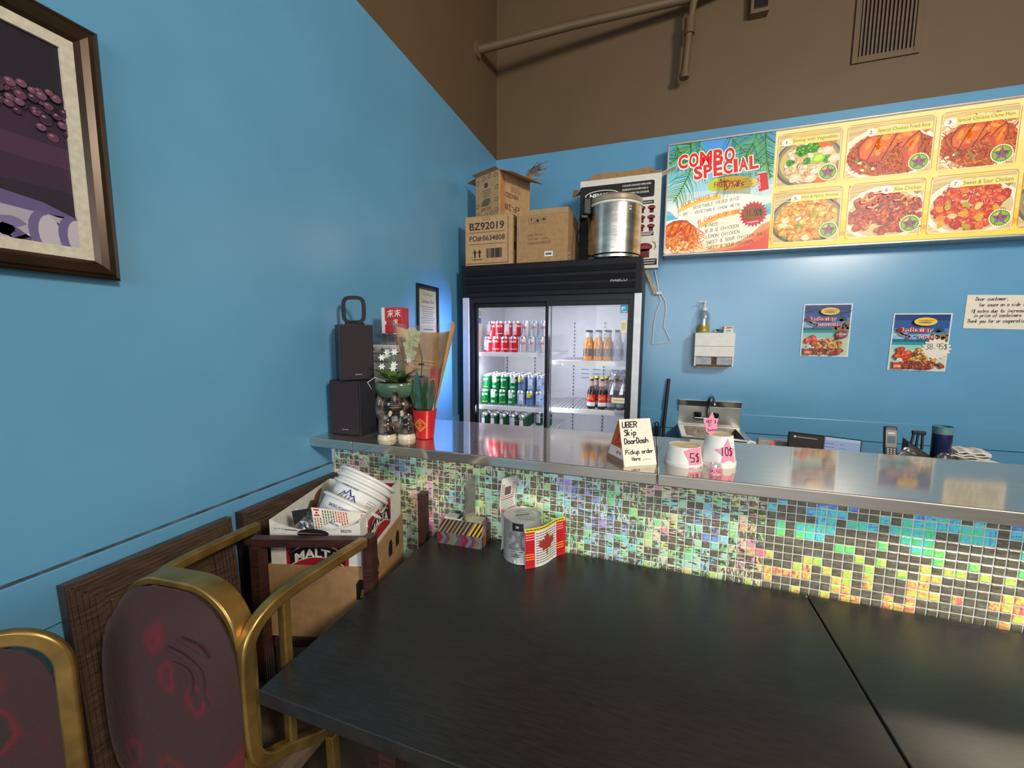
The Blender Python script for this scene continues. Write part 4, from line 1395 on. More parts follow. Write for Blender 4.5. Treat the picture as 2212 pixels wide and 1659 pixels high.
def menu_card(x0, z0, x1, z1, kind, num, name, price):
    card = PR(MF)
    card.layer = 3
    card.rrect(x0 - 0.004, z0 - 0.004, x1 + 0.004, z1 + 0.004, 0.020, L(215, 120, 35))
    card.up().rrect(x0 - 0.001, z0 - 0.003, x1 + 0.001, z1 + 0.0005, 0.018, L(250, 225, 140))
    food(card, kind, x0 + 0.004, z0 + 0.006, x1 - 0.004, z1 - 0.004)
    # corners follow the rounded frame
    for cx, cy, sx, sy in ((x0, z0, 1, 1), (x1, z0, -1, 1), (x0, z1, 1, -1), (x1, z1, -1, -1)):
        arc = [(cx + sx * (0.022 - 0.022 * cos(radians(a))), cy + sy * (0.022 - 0.022 * sin(radians(a)))) for a in (0, 30, 60, 90)]
        card.up().poly([(cx, cy)] + arc, L(250, 224, 122))
    W, H = x1 - x0, z1 - z0
    tw = min(0.225, 0.0098 * len(name))
    tx = x1 - 0.022 - tw
    card.up(2).poly([(tx - 0.10, z1 - 0.062), (tx - 0.02, z1 - 0.052), (tx - 0.02, z1 - 0.060)], L(252, 245, 215))
    card.poly([(tx - 0.06, z1 - 0.018), (tx + tw * 0.5, z1 - 0.006), (x1 - 0.008, z1 - 0.020)], L(245, 200, 90))
    card.up().rect(tx - 0.03, z1 - 0.066, x1 - 0.010, z1 - 0.028, L(253, 226, 120))
    card.poly([(x1 - 0.055, z1 - 0.066), (x1 - 0.018, z1 - 0.066), (x1 - 0.036, z1 - 0.084)], L(205, 120, 40))
    card.up().ell(tx - 0.030, z1 - 0.047, 0.026, 0.021, L(252, 245, 220), 18)
    card.up().text(num, tx - (0.040 if num != '1' else 0.034), z1 - 0.056, 0.015 if num != '1' else 0.005, 0.018, L(190, 30, 70), bold=0.02)
    card.text('.', tx - 0.022, z1 - 0.056, 0.004, 0.004, L(190, 30, 70), bold=0.02)
    card.text(name, tx, z1 - 0.056, tw, 0.020 if 'y' not in name and 'p' not in name and 'g' not in name.lower() else 0.022, L(95, 65, 40))
    if price:
        price_badge(card, x1 - 0.055, z0 + 0.058, 0.042, price)
    card.build('dish_picture', M_lit, mn)


pf = PR(MF)
# yellow menu field: printed in a few flat bands
bands = [(iz1, 0.30, (251, 232, 152)), (0.30, 0.62, (251, 225, 122)), (0.62, 0.80, (250, 218, 96)), (0.80, 0.93, (249, 205, 52)), (0.93, 1.0, (251, 217, 72))]
zc_ = iz1
for k, (a_, bq, c) in enumerate(bands):
    zn = iz1 - (iz1 - iz0) * bq
    pf.rect(XS, zn, ix1, zc_, L(*c))
    zc_ = zn
pf.up().poly([(XS, 2.050), (2.4, 2.060), (3.1, 2.072), (ix1, 2.060), (ix1, 2.040), (3.1, 2.050), (2.4, 2.040), (XS, 2.030)], L(238, 165, 45))
pf.build('menu_panel', M_lit, mn)
menu_card(1.820, 2.335, 2.128, 2.627, 'shrimpveg', '1', 'Shrimp with Vegetables', '17.95')
menu_card(2.156, 2.340, 2.540, 2.626, 'rice', '2', 'Special Chicken Fried Rice', '14.95')
menu_card(2.568, 2.337, 2.878, 2.627, 'chow', '3', 'Special Chicken Chow Mein', '14.95')
menu_card(1.818, 2.012, 2.154, 2.308, 'shrimp', '5', 'Hot & Spicy Shrimp', '17.95')
menu_card(2.187, 2.016, 2.525, 2.309, 'alex', '6', 'Alex Chicken', '16.95')
menu_card(2.553, 2.014, 2.898, 2.309, 'sweet', '7', 'Sweet & Sour Chicken', '14.95')
pf = PR(MF)
pf.layer = 3
for a, b_, c, d, k in ((2.918, 2.016, 3.27, 2.309, 'shrimp'), (2.906, 2.337, 3.27, 2.627, 'alex')):
    pf.rrect(a, c and b_, c, d, 0.018, L(215, 120, 35))
    food(pf, k, a + 0.004, b_ + 0.004, c - 0.004, d - 0.004)
pf.build('dish_picture', M_lit, mn)

# combo panel
cb = PR(MF)
cb.clip = (ix0, iz0, XS, iz1)
H_ = iz1 - iz0
sky = [((70, 150, 215), 0.0), ((95, 175, 225), 0.12), ((130, 200, 230), 0.24), ((170, 218, 230), 0.34), ((205, 228, 225), 0.44), ((225, 236, 225), 0.53), ((120, 205, 215), 0.60), ((85, 190, 210), 0.64), ((250, 240, 205), 0.70), ((252, 232, 195), 0.80), ((250, 215, 160), 0.88)]
for k, (c, f) in enumerate(sky):
    f2 = sky[k + 1][1] if k + 1 < len(sky) else 1.0
    cb.rect(ix0, iz1 - H_ * f2, XS, iz1 - H_ * f, L(*c))
cb.up()
cb.poly([(ix0, 2.275), (1.40, 2.30), (1.62, 2.33), (XS, 2.28), (XS, 2.255), (1.65, 2.20), (1.6, 2.13), (XS, 2.10), (XS, 2.08), (1.3, 2.05), (1.30, 2.2), (1.27, 2.215)], L(250, 245, 225))
cb.up()
cb.ell(1.46, 2.26, 0.22, 0.05, L(252, 246, 225), 20)
cb.ell(1.55, 2.12, 0.26, 0.09, L(252, 240, 210), 20)
cb.up().poly([(1.38, 1.98), (1.48, 1.995), (1.60, 2.02), (1.70, 2.07), (1.76, 2.13), (1.81, 2.15), (1.81, 1.97), (1.38, 1.97)], L(245, 150, 85))
cb.up().poly([(1.50, 1.98), (1.62, 2.005), (1.72, 2.055), (1.81, 2.12), (1.81, 1.97)], L(238, 105, 60))
cb.up().poly([(1.58, 1.98), (1.70, 2.015), (1.81, 2.075), (1.81, 1.97)], L(230, 70, 45))
cb.up()
GR = [L(40, 110, 35), L(70, 150, 40), L(110, 180, 50), L(45, 95, 60), L(90, 160, 60)]


def frond(x, y, d0, d1, ln, lf, cols, n=26, w=0.006):
    pts = []
    d = d0
    for i in range(n + 1):
        pts.append((x, y))
        d = d0 + (d1 - d0) * i / n
        x, y = x + ln / n * cos(d), y + ln / n * sin(d)
    for i in range(2, n):
        d = d0 + (d1 - d0) * i / n
        ll = lf * (1.0 - 0.55 * abs(i / n - 0.4))
        for sg in (-1, 1):
            a = d + sg * RND.uniform(0.75, 1.05)
            px, py = pts[i]
            mid = (px + ll * 0.55 * cos(a), py + ll * 0.55 * sin(a))
            a2 = a - sg * 0.25
            e = (mid[0] + ll * 0.5 * cos(a2), mid[1] + ll * 0.5 * sin(a2) - ll * 0.12)
            cb.line([pts[i], mid, e], w, RND.choice(cols), taper=True)
    cb.line(pts, w * 0.9, L(60, 110, 30))


frond(1.40, 2.68, -1.75, -1.35 - 0.8, 0.40, 0.16, GR)
cb.up()
frond(1.38, 2.69, -2.2, -2.6, 0.22, 0.15, GR)
frond(1.54, 2.69, -1.0, -0.5, 0.34, 0.13, GR)
cb.up()
frond(1.72, 2.69, -1.9, -2.4, 0.36, 0.17, GR)
frond(1.75, 2.69, -1.6, -1.25, 0.30, 0.17, GR)
cb.up()
frond(1.25, 2.67, -1.2, -0.5, 0.30, 0.07, GR)
cb.up(2)
RD, CRM = L(225, 25, 35), L(255, 245, 215)
cb.clip = None
for dx, dz in ((0.005, 0), (-0.005, 0), (0, 0.005), (0, -0.005), (0.004, -0.006), (-0.004, -0.006)):
    cb.spaced('COMBO', 1.274 + dx, 2.504 + dz, 0.318, 0.086, CRM, bold=0.05, rot=0.026)
    cb.spaced('SPECIAL', 1.370 + dx, 2.428 + dz, 0.356, 0.080, CRM, bold=0.05, rot=0.085)
    cb.layer += 0.3
cb.up()
cb.spaced('COMBO', 1.274, 2.504, 0.318, 0.086, RD, bold=0.04, rot=0.026)
cb.up().spaced('SPECIAL', 1.370, 2.428, 0.356, 0.080, RD, bold=0.04, rot=0.085)
cb.up(2).ell(1.585, 2.386, 0.136, 0.043, L(250, 205, 50), 26, -0.06)
cb.up().ell(1.495, 2.385, 0.044, 0.036, L(190, 215, 40), 18, 0.2)
cb.up().text('FREE POP', 1.485, 2.370, 0.150, 0.034, L(220, 60, 45), bold=0.03)
for k, wd in enumerate(('COKE', 'SPRITE', 'DIET COKE', 'GINGER ALE')):
    cb.text(wd, 1.642 - 0.002 * k, 2.398 - k * 0.0155, [0.036, 0.048, 0.064, 0.074][k], 0.010, L(80, 75, 60), bold=0.01)
cb.up(2).poly([(1.714, 2.425), (1.769, 2.430), (1.786, 2.332), (1.734, 2.322)], L(215, 25, 30))
cb.up().poly([(1.714, 2.425), (1.720, 2.432), (1.764, 2.437), (1.769, 2.430)], L(220, 220, 220))
cb.up().text('Coca-Cola', 1.742, 2.340, 0.078, 0.020, L(250, 245, 240), bold=0.01, rot=pi / 2 + 0.12, shear=0.15)
OR = L(235, 120, 45)
cb.up().poly([(1.285, 2.258), (1.33, 2.285), (1.42, 2.315), (1.53, 2.325), (1.53, 2.300), (1.42, 2.290), (1.34, 2.262), (1.29, 2.240)], L(252, 205, 95))
cb.poly([(1.37, 2.13), (1.44, 2.175), (1.53, 2.215), (1.64, 2.235), (1.64, 2.205), (1.53, 2.185), (1.45, 2.150), (1.38, 2.115)], L(250, 190, 90))
cb.up().hand('YOUR CHOICE OF', 1.303, 2.266, 0.222, 0.022, OR, 0.16, rot=0.22, arc=0.012)
cb.hand('YOUR CHOICE OF ONE', 1.368, 2.140, 0.285, 0.022, OR, 0.16, rot=0.23, arc=0.016)
DK = L(75, 65, 55)
cb.hand('VEGETABLE FRIED RICE', 1.372, 2.254, 0.262, 0.017, DK, 0.12, rot=0.13, slant=0.15)
cb.hand('- OR - VEGETABLE CHOW MEIN', 1.290, 2.216, 0.345, 0.016, DK, 0.12, rot=0.10, slant=0.15)
for wd, x, y, w_ in (('WINGS', 1.446, 2.138, 0.072), ('B.B.Q CHICKEN', 1.452, 2.104, 0.185), ('LEMON CHICKEN', 1.456, 2.069, 0.187), ('SWEET & SOUR CHICKEN BALL', 1.460, 2.034, 0.332), ('SWEET & SOUR CHICKEN', 1.464, 1.999, 0.258)):
    cb.hand(wd, x, y, w_, 0.018, DK, 0.13, rot=0.105, slant=0.12)
cb.up(2).star(1.712, 2.194, 0.078, 0.062, 22, L(205, 35, 55))
cb.up().hand('.', 1.70, 2.14, 0.01, 0.01, L(240, 200, 200))
cb.line([(1.685, 2.146), (1.74, 2.152)], 0.006, L(240, 190, 190))
cb.up()
cb.clip = (ix0, iz0, XS, iz1)
cb.poly([(ix0, 2.192), (1.30, 2.205), (1.38, 2.19), (1.435, 2.125), (1.42, 2.06), (1.34, 2.00), (ix0, 1.98)], L(252, 248, 230))
cb.up()
cols = [L(225, 110, 20), L(245, 150, 50), L(205, 80, 15), L(250, 180, 90)]
cb.ell(1.30, 2.09, 0.115, 0.095, L(215, 100, 25), 24, -0.3, 0.05)
cb.up()
strands(cb, 1.33, 2.08, 0.10, 0.08, 150, cols, 0.004, 0.045)
strands(cb, 1.27, 2.03, 0.06, 0.04, 60, cols, 0.004, 0.035)
for k in range(9):
    cb.up().ell(1.22 + RND.random() * 0.14, 2.0 + RND.random() * 0.06, 0.010, 0.007, L(250, 225, 170), 7, RND.uniform(0, 3), 0.2)
chicken(cb, 1.285, 2.135, 0.078)
cb.clip = None
cb.build('combo_panel', M_lit, mn)
# stickers taped over the combo panel
st = PR(MF)
st.layer = 200
st.poly([(1.512, 2.449), (1.697, 2.430), (1.687, 2.312), (1.500, 2.333)], L(180, 150, 70))
st.build('sticker', clear('grey_film', (0.66, 0.62, 0.52), 0.05, 0.3), mn)
st = PR(MF)
st.layer = 230
st.hand('No', 1.520, 2.392, 0.046, 0.026, L(35, 30, 25), 0.14, rot=0.05, slant=0.1)
st.hand('Drinks', 1.545, 2.350, 0.105, 0.032, L(35, 30, 25), 0.12, rot=0.16, slant=0.1)
st.build('sticker_writing', M_lit, mn)
st = PR(MF)
st.layer = 230
st.poly([(1.665, 2.238), (1.70, 2.235), (1.752, 2.236), (1.768, 2.196), (1.762, 2.172), (1.70, 2.158), (1.662, 2.168), (1.652, 2.205)], L(150, 85, 20))
st.up().hand('11.00$', 1.675, 2.182, 0.082, 0.036, L(50, 25, 10), 0.10, rot=0.06)
st.build('price_sticker', M_lit, mn)

# ================================================================== posters and note on the back wall
def mini_food(p, x0, z0, w):
    """platter printed at the foot of the flyer"""
    lumps(p, x0 + w * 0.56, z0 + w * 0.27, w * 0.27, w * 0.17, 60, [L(215, 150, 60), L(195, 120, 45), L(230, 175, 85), L(170, 90, 40), L(120, 60, 35)], 0.006, 0.015)
    lumps(p, x0 + w * 0.50, z0 + w * 0.10, w * 0.42, w * 0.06, 60, [L(140, 50, 40), L(165, 70, 45), L(120, 45, 40), L(190, 120, 70)], 0.008, 0.014)
    lumps(p, x0 + w * 0.20, z0 + w * 0.36, w * 0.11, w * 0.14, 12, [L(225, 85, 40), L(205, 60, 30), L(235, 110, 55)], 0.010, 0.020)


def poster(label, bl, br_, tr, tl, dull, kind):
    t = thing('poster', label, 'poster', (0, 0, 0))
    o_ = Vector((bl[0], -0.0045, bl[2]))
    u = Vector((br_[0] - bl[0], 0, br_[2] - bl[2]))
    v = Vector((tl[0] - bl[0], 0, tl[2] - bl[2]))
    W, H = u.length, v.length
    MB().hexa([o_, o_ + u, o_ + u + Vector((0, 0.003, 0)), o_ + Vector((0, 0.003, 0))], [o_ + v, o_ + u + v, o_ + u + v + Vector((0, 0.003, 0)), o_ + v + Vector((0, 0.003, 0))]).build('laminated_sheet', mat('laminate', (0.70, 0.74, 0.74), rough=0.25), t)
    un, vn_ = u.normalized(), v.normalized()
    p = PR(lambda a, b, h: o_ + un * a + vn_ * b + Vector((0, -h - 0.0003, 0)), 0.00005)

    def C(r, g, b):
        return tuple(x * (0.85 if dull else 1.0) for x in L(r, g, b))
    m = 0.007
    p.clip = (m, m, W - m, H - m)
    for z0, z1, c in ((0.88, 1, (35, 60, 120)), (0.74, 0.88, (45, 85, 150)), (0.62, 0.74, (80, 130, 185)), (0.55, 0.62, (130, 180, 210)), (0.50, 0.55, (30, 100, 130)), (0.45, 0.50, (40, 150, 160)), (0.36, 0.45, (150, 205, 195)), (0.0, 0.36, (205, 215, 195))):
        p.rect(m, z0 * H, W - m, z1 * H, C(*c))
    p.up().ell(W * 0.1, H * 0.66, W * 0.22, H * 0.05, C(170, 200, 215), 16, 0.1, 0.1)
    p.ell(W * 0.4, H * 0.60, W * 0.3, H * 0.03, C(150, 190, 215), 16, 0.1, 0.1)
    p.up().poly([(W * 0.62, H * 0.53), (W * 0.78, H * 0.60), (W * 0.88, H * 0.66), (W, H * 0.66), (W, H * 0.50), (W * 0.66, H * 0.50)], C(150, 115, 85))
    p.up()
    for k in range(30):
        p.ell(W * RND.uniform(0.68, 0.98), H * RND.uniform(0.52, 0.64), 0.008, 0.005, C(*RND.choice(((190, 155, 120), (110, 85, 65), (165, 120, 95), (60, 90, 60)))), 7, RND.uniform(0, 3), 0.2)
    p.up()
    for k in range(9):
        a = pi * k / 8 * 1.1 - 0.15
        cx, cy = W * 0.80, H * 0.68
        p.line([(cx, cy), (cx + 0.022 * cos(a), cy + 0.018 * sin(a) + 0.006), (cx + 0.036 * cos(a), cy + 0.022 * sin(a) - 0.006)], 0.008, C(35, 90, 55), taper=True)
    mini_food(p, 0.0, H * 0.02, W)
    p.clip = None
    p.up(2).ell(W * 0.53, H * 0.855, W * 0.195, H * 0.070, C(245, 205, 60), 22)
    p.up().ell(W * 0.53, H * 0.84, W * 0.12, H * 0.015, C(90, 140, 170), 16)
    p.up().text('CARIBBEAN', W * 0.40, H * 0.862, W * 0.27, H * 0.024, C(190, 40, 30), bold=0.03, rot=0.02, shear=0.2)
    p.text('REEF', W * 0.47, H * 0.832, W * 0.14, H * 0.018, C(190, 40, 30), bold=0.03)
    for d in (0.0022, -0.0022):
        p.spaced('Lobster', W * 0.13 + d, H * 0.675, W * 0.54, H * 0.080, C(250, 235, 235), bold=0.05)
        p.spaced('Double' if kind else 'Crab', W * (0.32 if kind else 0.46) + d, H * (0.575 if kind else 0.565), W * (0.46 if kind else 0.28), H * 0.060, C(250, 235, 235), bold=0.04)
        p.layer += 0.5
    p.up().spaced('Lobster', W * 0.13, H * 0.675, W * 0.54, H * 0.080, C(205, 25, 45), bold=0.04)
    p.spaced('Double' if kind else 'Crab', W * (0.32 if kind else 0.46), H * (0.575 if kind else 0.565), W * (0.46 if kind else 0.28), H * 0.060, C(215, 60, 75) if kind else C(205, 25, 45), bold=0.03)
    if not kind:
        p.hand('or', W * 0.355, H * 0.592, W * 0.07, H * 0.030, C(15, 35, 45), 0.25, rot=0.1)
    # little lobster hanging off the headline
    p.up().ell(W * 0.10, H * 0.705, W * 0.05, H * 0.04, C(130, 25, 30), 12, 0.5, 0.2)
    for a, b_ in (((0.12, 0.66), (0.22, 0.615)), ((0.22, 0.615), (0.29, 0.60)), ((0.29, 0.60), (0.26, 0.56)), ((0.12, 0.655), (0.17, 0.63))):
        p.line([(W * a[0], H * a[1]), (W * b_[0], H * b_[1])], W * 0.03, C(130, 30, 35))
    p.up(2).rect(W * 0.055, H * 0.03, W * 0.215, H * 0.155, C(200, 70, 35))
    p.ell(W * 0.16, H * 0.18, W * 0.055, H * 0.045, C(225, 215, 200), 14)
    p.up().rect(W * 0.05, H * 0.142, W * 0.16, H * 0.175, C(170, 200, 220))
    p.text('OFFER', W * 0.072, H * 0.055, W * 0.125, H * 0.042, C(250, 220, 190), bold=0.03)
    if kind:
        p.up(2).star(W * 0.80, H * 0.42, W * 0.135, W * 0.105, 18, C(150, 20, 35), sy=0.85)
        p.up().text('30.00', W * 0.745, H * 0.405, W * 0.15, H * 0.038, C(250, 240, 235), bold=0.02)
        p.text('$', W * 0.70, H * 0.410, W * 0.022, H * 0.028, C(250, 240, 235), bold=0.02)
        p.text('ONLY', W * 0.76, H * 0.450, W * 0.07, H * 0.012, C(250, 240, 235), bold=0.02)
        p.text('SPECIAL', W * 0.76, H * 0.380, W * 0.09, H * 0.012, C(250, 240, 235), bold=0.02)
        p.up().hand('Deal', W * 0.06, H * 0.84, W * 0.24, H * 0.09, C(20, 25, 45), 0.06, slant=0.2)
        p.hand('Lobster', W * 0.72, H * 0.80, W * 0.26, H * 0.06, C(20, 25, 45), 0.07, rot=0.2, slant=0.2)
    p.build('flyer_print', M_gloss, t)
    return t


poster('lobster flyer with dull colours and a dark red price burst, left of the two', P(1727, 769, 'y', -0.004), P(1831, 771, 'y', -0.004), P(1840, 656, 'y', -0.004), P(1737, 657, 'y', -0.004), True, 1)
poster('brighter lobster flyer with a cream paper price star stuck on it', P(1916, 799, 'y', -0.004), P(2041, 803, 'y', -0.004), P(2056, 676, 'y', -0.004), P(1931, 677, 'y', -0.004), False, 0)
t = thing('price_star', 'cream paper starburst with handwritten price on the brighter lobster flyer', 'paper tag', (2.704, -0.010, 1.390))
M90 = Matrix(((1, 0, 0, 0), (0, 0, 1, 0), (0, 1, 0, 0), (0, 0, 0, 1)))
n = 18
MB().prism([((0.070 if i % 2 == 0 else 0.056) * cos(pi * i / n), 0.92 * (0.070 if i % 2 == 0 else 0.056) * sin(pi * i / n)) for i in range(2 * n)], 0.0, 0.0012, M90).build('paper_star', M_paper, t)
p = PR(lambda u, v, h: (u, -h - 0.0006, v))
p.hand('38.95$', -0.046, -0.002, 0.094, 0.030, L(25, 20, 20), 0.085, rot=0.03)
p.build('handwriting', M_print, t)

o_ = P(2080, 709, 'y', -0.003)
u, v = P(2222, 712, 'y', -0.003) - o_, P(2090, 637, 'y', -0.003) - o_
t = thing('wall_note', 'cream handwritten note to customers taped near the right edge of the wall', 'note', o_)
MB().hexa([Vector((0, 0, 0)), u, u + Vector((0, 0.002, 0)), Vector((0, 0.002, 0))], [v, u + v, u + v + Vector((0, 0.002, 0)), v + Vector((0, 0.002, 0))]).build('paper_sheet', M_paper, t)
un, vn_ = u.normalized(), v.normalized()
p = PR(lambda a, b, h: un * a + vn_ * b + Vector((0, -h - 0.0003, 0)))
IK = L(55, 45, 45)
W, H = u.length, v.length
for wd, a, b, w_ in (('Dear customer,', 0.14, 0.83, 0.50), ('for sauce on a side is', 0.20, 0.66, 0.72), ('1$ extra due to increase', 0.09, 0.47, 0.82), ('in price of containers', 0.14, 0.34, 0.72), ('Thank you for ur cooperation', 0.05, 0.17, 0.90)):
    p.hand(wd, W * a, H * b, W * w_, H * 0.10, IK, 0.16, rot=0.03, slant=0.15)
p.build('handwriting', M_print, t)

# ================================================================== towel dispenser, soap, sink, broom
t = thing('towel_dispenser', 'white metal paper towel dispenser fixed to the blue wall above the sink', 'dispenser', (1.424, 0, 1.264))
W = 0.234
MB().box(0.0, -0.12, 0.062, W, -0.001, 0.216).build('cover', M_wplast, t, bevel=0.004)
MB().box(0.002, -0.116, 0.0, 0.012, -0.001, 0.062).box(W - 0.012, -0.116, 0.0, W - 0.002, -0.001, 0.062).box(0.012, -0.03, 0.0, W - 0.012, -0.001, 0.062).build('side_cheeks', M_wplast, t, bevel=0.002)
MB().box(0.012, -0.114, 0.010, 0.105, -0.104, 0.060).box(0.133, -0.114, 0.010, W - 0.012, -0.104, 0.060).build('front_plates', mat('grey_metal', (0.24, 0.24, 0.25), rough=0.4, metal=0.5, var=0.2), t, bevel=0.002)
MB().box(0.105, -0.105, 0.012, 0.133, -0.06, 0.058).build('towel_slot', mat('rusty_slot', (0.13, 0.06, 0.03), rough=0.8, var=0.4, scale=60), t)
MB().hexa([(0.02, -0.10, -0.012), (W - 0.04, -0.10, -0.012), (W - 0.04, -0.04, -0.012), (0.02, -0.04, -0.012)], [(0.01, -0.11, 0.0), (W - 0.02, -0.11, 0.0), (W - 0.02, -0.03, 0.0), (0.01, -0.03, 0.0)]).build('towel_lip', mat('lip', (0.45, 0.36, 0.28), rough=0.6), t)
MB().box(0.002, -0.1206, 0.128, W - 0.002, -0.12, 0.131).build('cover_seam', mat('seam', (0.30, 0.28, 0.24), rough=0.6), t)

t = thing('soap_bottle', 'clear pump bottle of yellow soap on the towel dispenser', 'bottle', (1.478, -0.06, 1.4805))
MB().lathe([(0, 0.001), (0.033, 0.001), (0.035, 0.006), (0.035, 0.052), (0, 0.053)], 20).build('soap', mat('yellow_soap', (0.62, 0.46, 0.03), rough=0.12, var=0.1), t, smooth=True)
MB().lathe([(0.0, 0.0), (0.034, 0.0), (0.036, 0.005), (0.036, 0.105), (0.030, 0.128), (0.018, 0.142), (0.016, 0.150)], 20).build('bottle_shell', M_film, t, smooth=True)
MB().lathe([(0.0185, 0.142), (0.0185, 0.158), (0.010, 0.166), (0.006, 0.170), (0.006, 0.192), (0.012, 0.194), (0.012, 0.204), (0, 0.206)], 16).tube([(0.0, 0, 0.20), (-0.02, -0.005, 0.202), (-0.036, -0.008, 0.197)], 0.0045, 8).build('pump_head', M_wplast, t, smooth=True)
MB().tube([(0, 0, 0.15), (0.004, 0, 0.01)], 0.0025, 6).build('dip_tube', M_wplast, t)
t = thing('small_carton', 'small white carton with red and blue print on the towel dispenser', 'box', (1.594, -0.085, 1.4805), radians(3))
MB().box(0, 0, 0, 0.056, 0.04, 0.040).build('carton_body', M_white, t, bevel=0.0015)
p = PR(lambda u, v, h: (u, -h - 0.0004, v))
p.poly([(0.006, 0.026), (0.05, 0.029), (0.05, 0.034), (0.02, 0.036)], L(200, 50, 50))
p.rect(0.016, 0.008, 0.040, 0.016, L(90, 150, 200))
p.build('carton_print', M_print, t)
g = MB()
c = []
for k in range(40):
    a = k * 0.8
    c.append((0.022 * cos(a) * (0.5 + 0.5 * sin(k * 0.37)), 0.012 * sin(a * 1.3), 0.012 + 0.009 * sin(k * 0.9)))
g.tube(c, 0.0025, 6)
o = g.build('metal_chain', M_chrome, smooth=True)
o.location = (1.565, -0.08, 1.4815)
tag(o, 'crumpled shiny metal chain on top of the towel dispenser', 'chain')

t = thing('hand_sink', 'wall mounted stainless steel hand sink with tall splashback', 'sink', (1.352, 0, 0.857))
W = 0.384
MB().box(0, -0.016, 0, W, -0.001, 0.130).hexa([(0, -0.016, 0.130), (W, -0.016, 0.130), (W, -0.001, 0.130), (0, -0.001, 0.130)], [(0, -0.030, 0.172), (W, -0.030, 0.172), (W, -0.001, 0.172), (0, -0.001, 0.172)]).build('splashback', M_steel2, t, bevel=0.002)
b = MB()
b.box(0, -0.40, -0.014, W, -0.365, 0).box(0, -0.060, -0.014, W, -0.016, 0).box(0, -0.365, -0.014, 0.035, -0.060, 0).box(W - 0.035, -0.365, -0.014, W, -0.060, 0).box(0, -0.40, -0.05, W, -0.392, -0.014).box(0, -0.392, -0.05, 0.008, -0.001, -0.014).box(W - 0.008, -0.392, -0.05, W, -0.001, -0.014)
b.build('rim', M_steel2, t, bevel=0.003)
b = MB()
b.hexa([(0.075, -0.31, -0.15), (W - 0.075, -0.31, -0.15), (W - 0.075, -0.13, -0.15), (0.075, -0.13, -0.15)], [(0.036, -0.364, -0.001), (W - 0.036, -0.364, -0.001), (W - 0.036, -0.061, -0.001), (0.036, -0.061, -0.001)])
b.f = [f for k, f in enumerate(b.f) if k != 1]
b.c = b.c[:len(b.f)]
b.build('basin', mat('dull_basin_steel', (0.20, 0.18, 0.15), rough=0.45, metal=0.8, var=0.3), t)
tap = MB().tube([(0.105, -0.045, 0.055), (0.245, -0.045, 0.055)], 0.014, 12)
tap.build('tap_body', M_chrome, t, smooth=True)
MB().tube([(0.182, -0.045, 0.06), (0.182, -0.048, 0.12), (0.184, -0.055, 0.185), (0.192, -0.085, 0.212), (0.200, -0.125, 0.205), (0.204, -0.145, 0.180), (0.205, -0.15, 0.160)], 0.0095, 10).build('spout', M_chrome, t, smooth=True)
for x in (0.122, 0.228):
    MB().lathe([(0, 0), (0.02, 0), (0.023, 0.012), (0.020, 0.030), (0, 0.034)], 8, Matrix.Translation((x, -0.045, 0.064))).build('tap_handle', M_black, t, smooth=True)
    MB().tube([(x, -0.03, 0.055), (x, -0.001, 0.055)], 0.016, 12).build('wall_flange', M_black, t, smooth=True)

a, b2 = P(1445, 818, 'y', -0.02), P(1431, 948, 'y', -0.05)
d = (b2 - a).normalized()
t = thing('broom', 'dark brown broom handle leaning on the blue wall left of the sink', 'broom', (0, 0, 0))
e = a + d * (a.z / -d.z * 0.93)
MB().tube([a, e], 0.0105, 10).build('handle', mat('dark_handle', (0.028, 0.016, 0.012), rough=0.5), t, smooth=True)
MB().hexa([(e.x - 0.06, e.y - 0.03, 0.001), (e.x + 0.16, e.y - 0.03, 0.001), (e.x + 0.16, e.y + 0.02, 0.001), (e.x - 0.06, e.y + 0.02, 0.001)], [(e.x - 0.05, e.y - 0.02, e.z + 0.02), (e.x + 0.13, e.y - 0.02, e.z + 0.02), (e.x + 0.13, e.y + 0.015, e.z + 0.02), (e.x - 0.05, e.y + 0.015, e.z + 0.02)]).build('broom_head', M_black, t)
a = P(1419, 911, 'y', -0.04)
t = thing('dustpan', 'black dustpan with a loop handle leaning on the wall left of the broom', 'dustpan', (a.x, -0.045, 0))
MB().tube([(-0.009, 0, a.z - 0.03), (-0.010, 0, a.z - 0.008), (0, 0, a.z), (0.010, 0, a.z - 0.008), (0.009, 0, a.z - 0.03)], 0.004, 6).build('hanging_loop', M_black, t, smooth=True)
MB().box(-0.014, -0.006, 0.06, 0.014, 0.006, a.z - 0.028).build('long_handle', M_black, t, bevel=0.004)
MB().box(-0.09, -0.012, 0.0, 0.03, 0.012, 0.07).build('pan', M_black, t, bevel=0.004)

# certificate and big picture on the left wall
t = thing('certificate', 'black framed certificate hanging on the blue left wall beside the cooler', 'certificate', (0, 0, 0))
y0, y1, z0, z1 = -1.152, -0.932, 1.42, 1.716
MB().box(0.001, y0, z0, 0.014, y0 + 0.012, z1).box(0.001, y1 - 0.012, z0, 0.014, y1, z1).box(0.001, y0 + 0.012, z0, 0.014, y1 - 0.012, z0 + 0.012).box(0.001, y0 + 0.012, z1 - 0.012, 0.014, y1 - 0.012, z1).build('frame', M_black, t, bevel=0.002)
p = PR(left_wall_fn(0.006))
p.rect(y0 + 0.01, z0 + 0.01, y1 - 0.01, z1 - 0.01, L(60, 58, 50))
p.up().rect(y0 + 0.024, z0 + 0.024, y1 - 0.024, z1 - 0.026, L(180, 168, 125))
p.up()
cy_ = (y0 + y1) / 2
p.text('Certificate', cy_ - 0.05, z1 - 0.055, 0.10, 0.014, L(70, 65, 55))
p.text('Caribbean Reef', cy_ - 0.065, z1 - 0.095, 0.13, 0.018, L(50, 45, 40), bold=0.01)
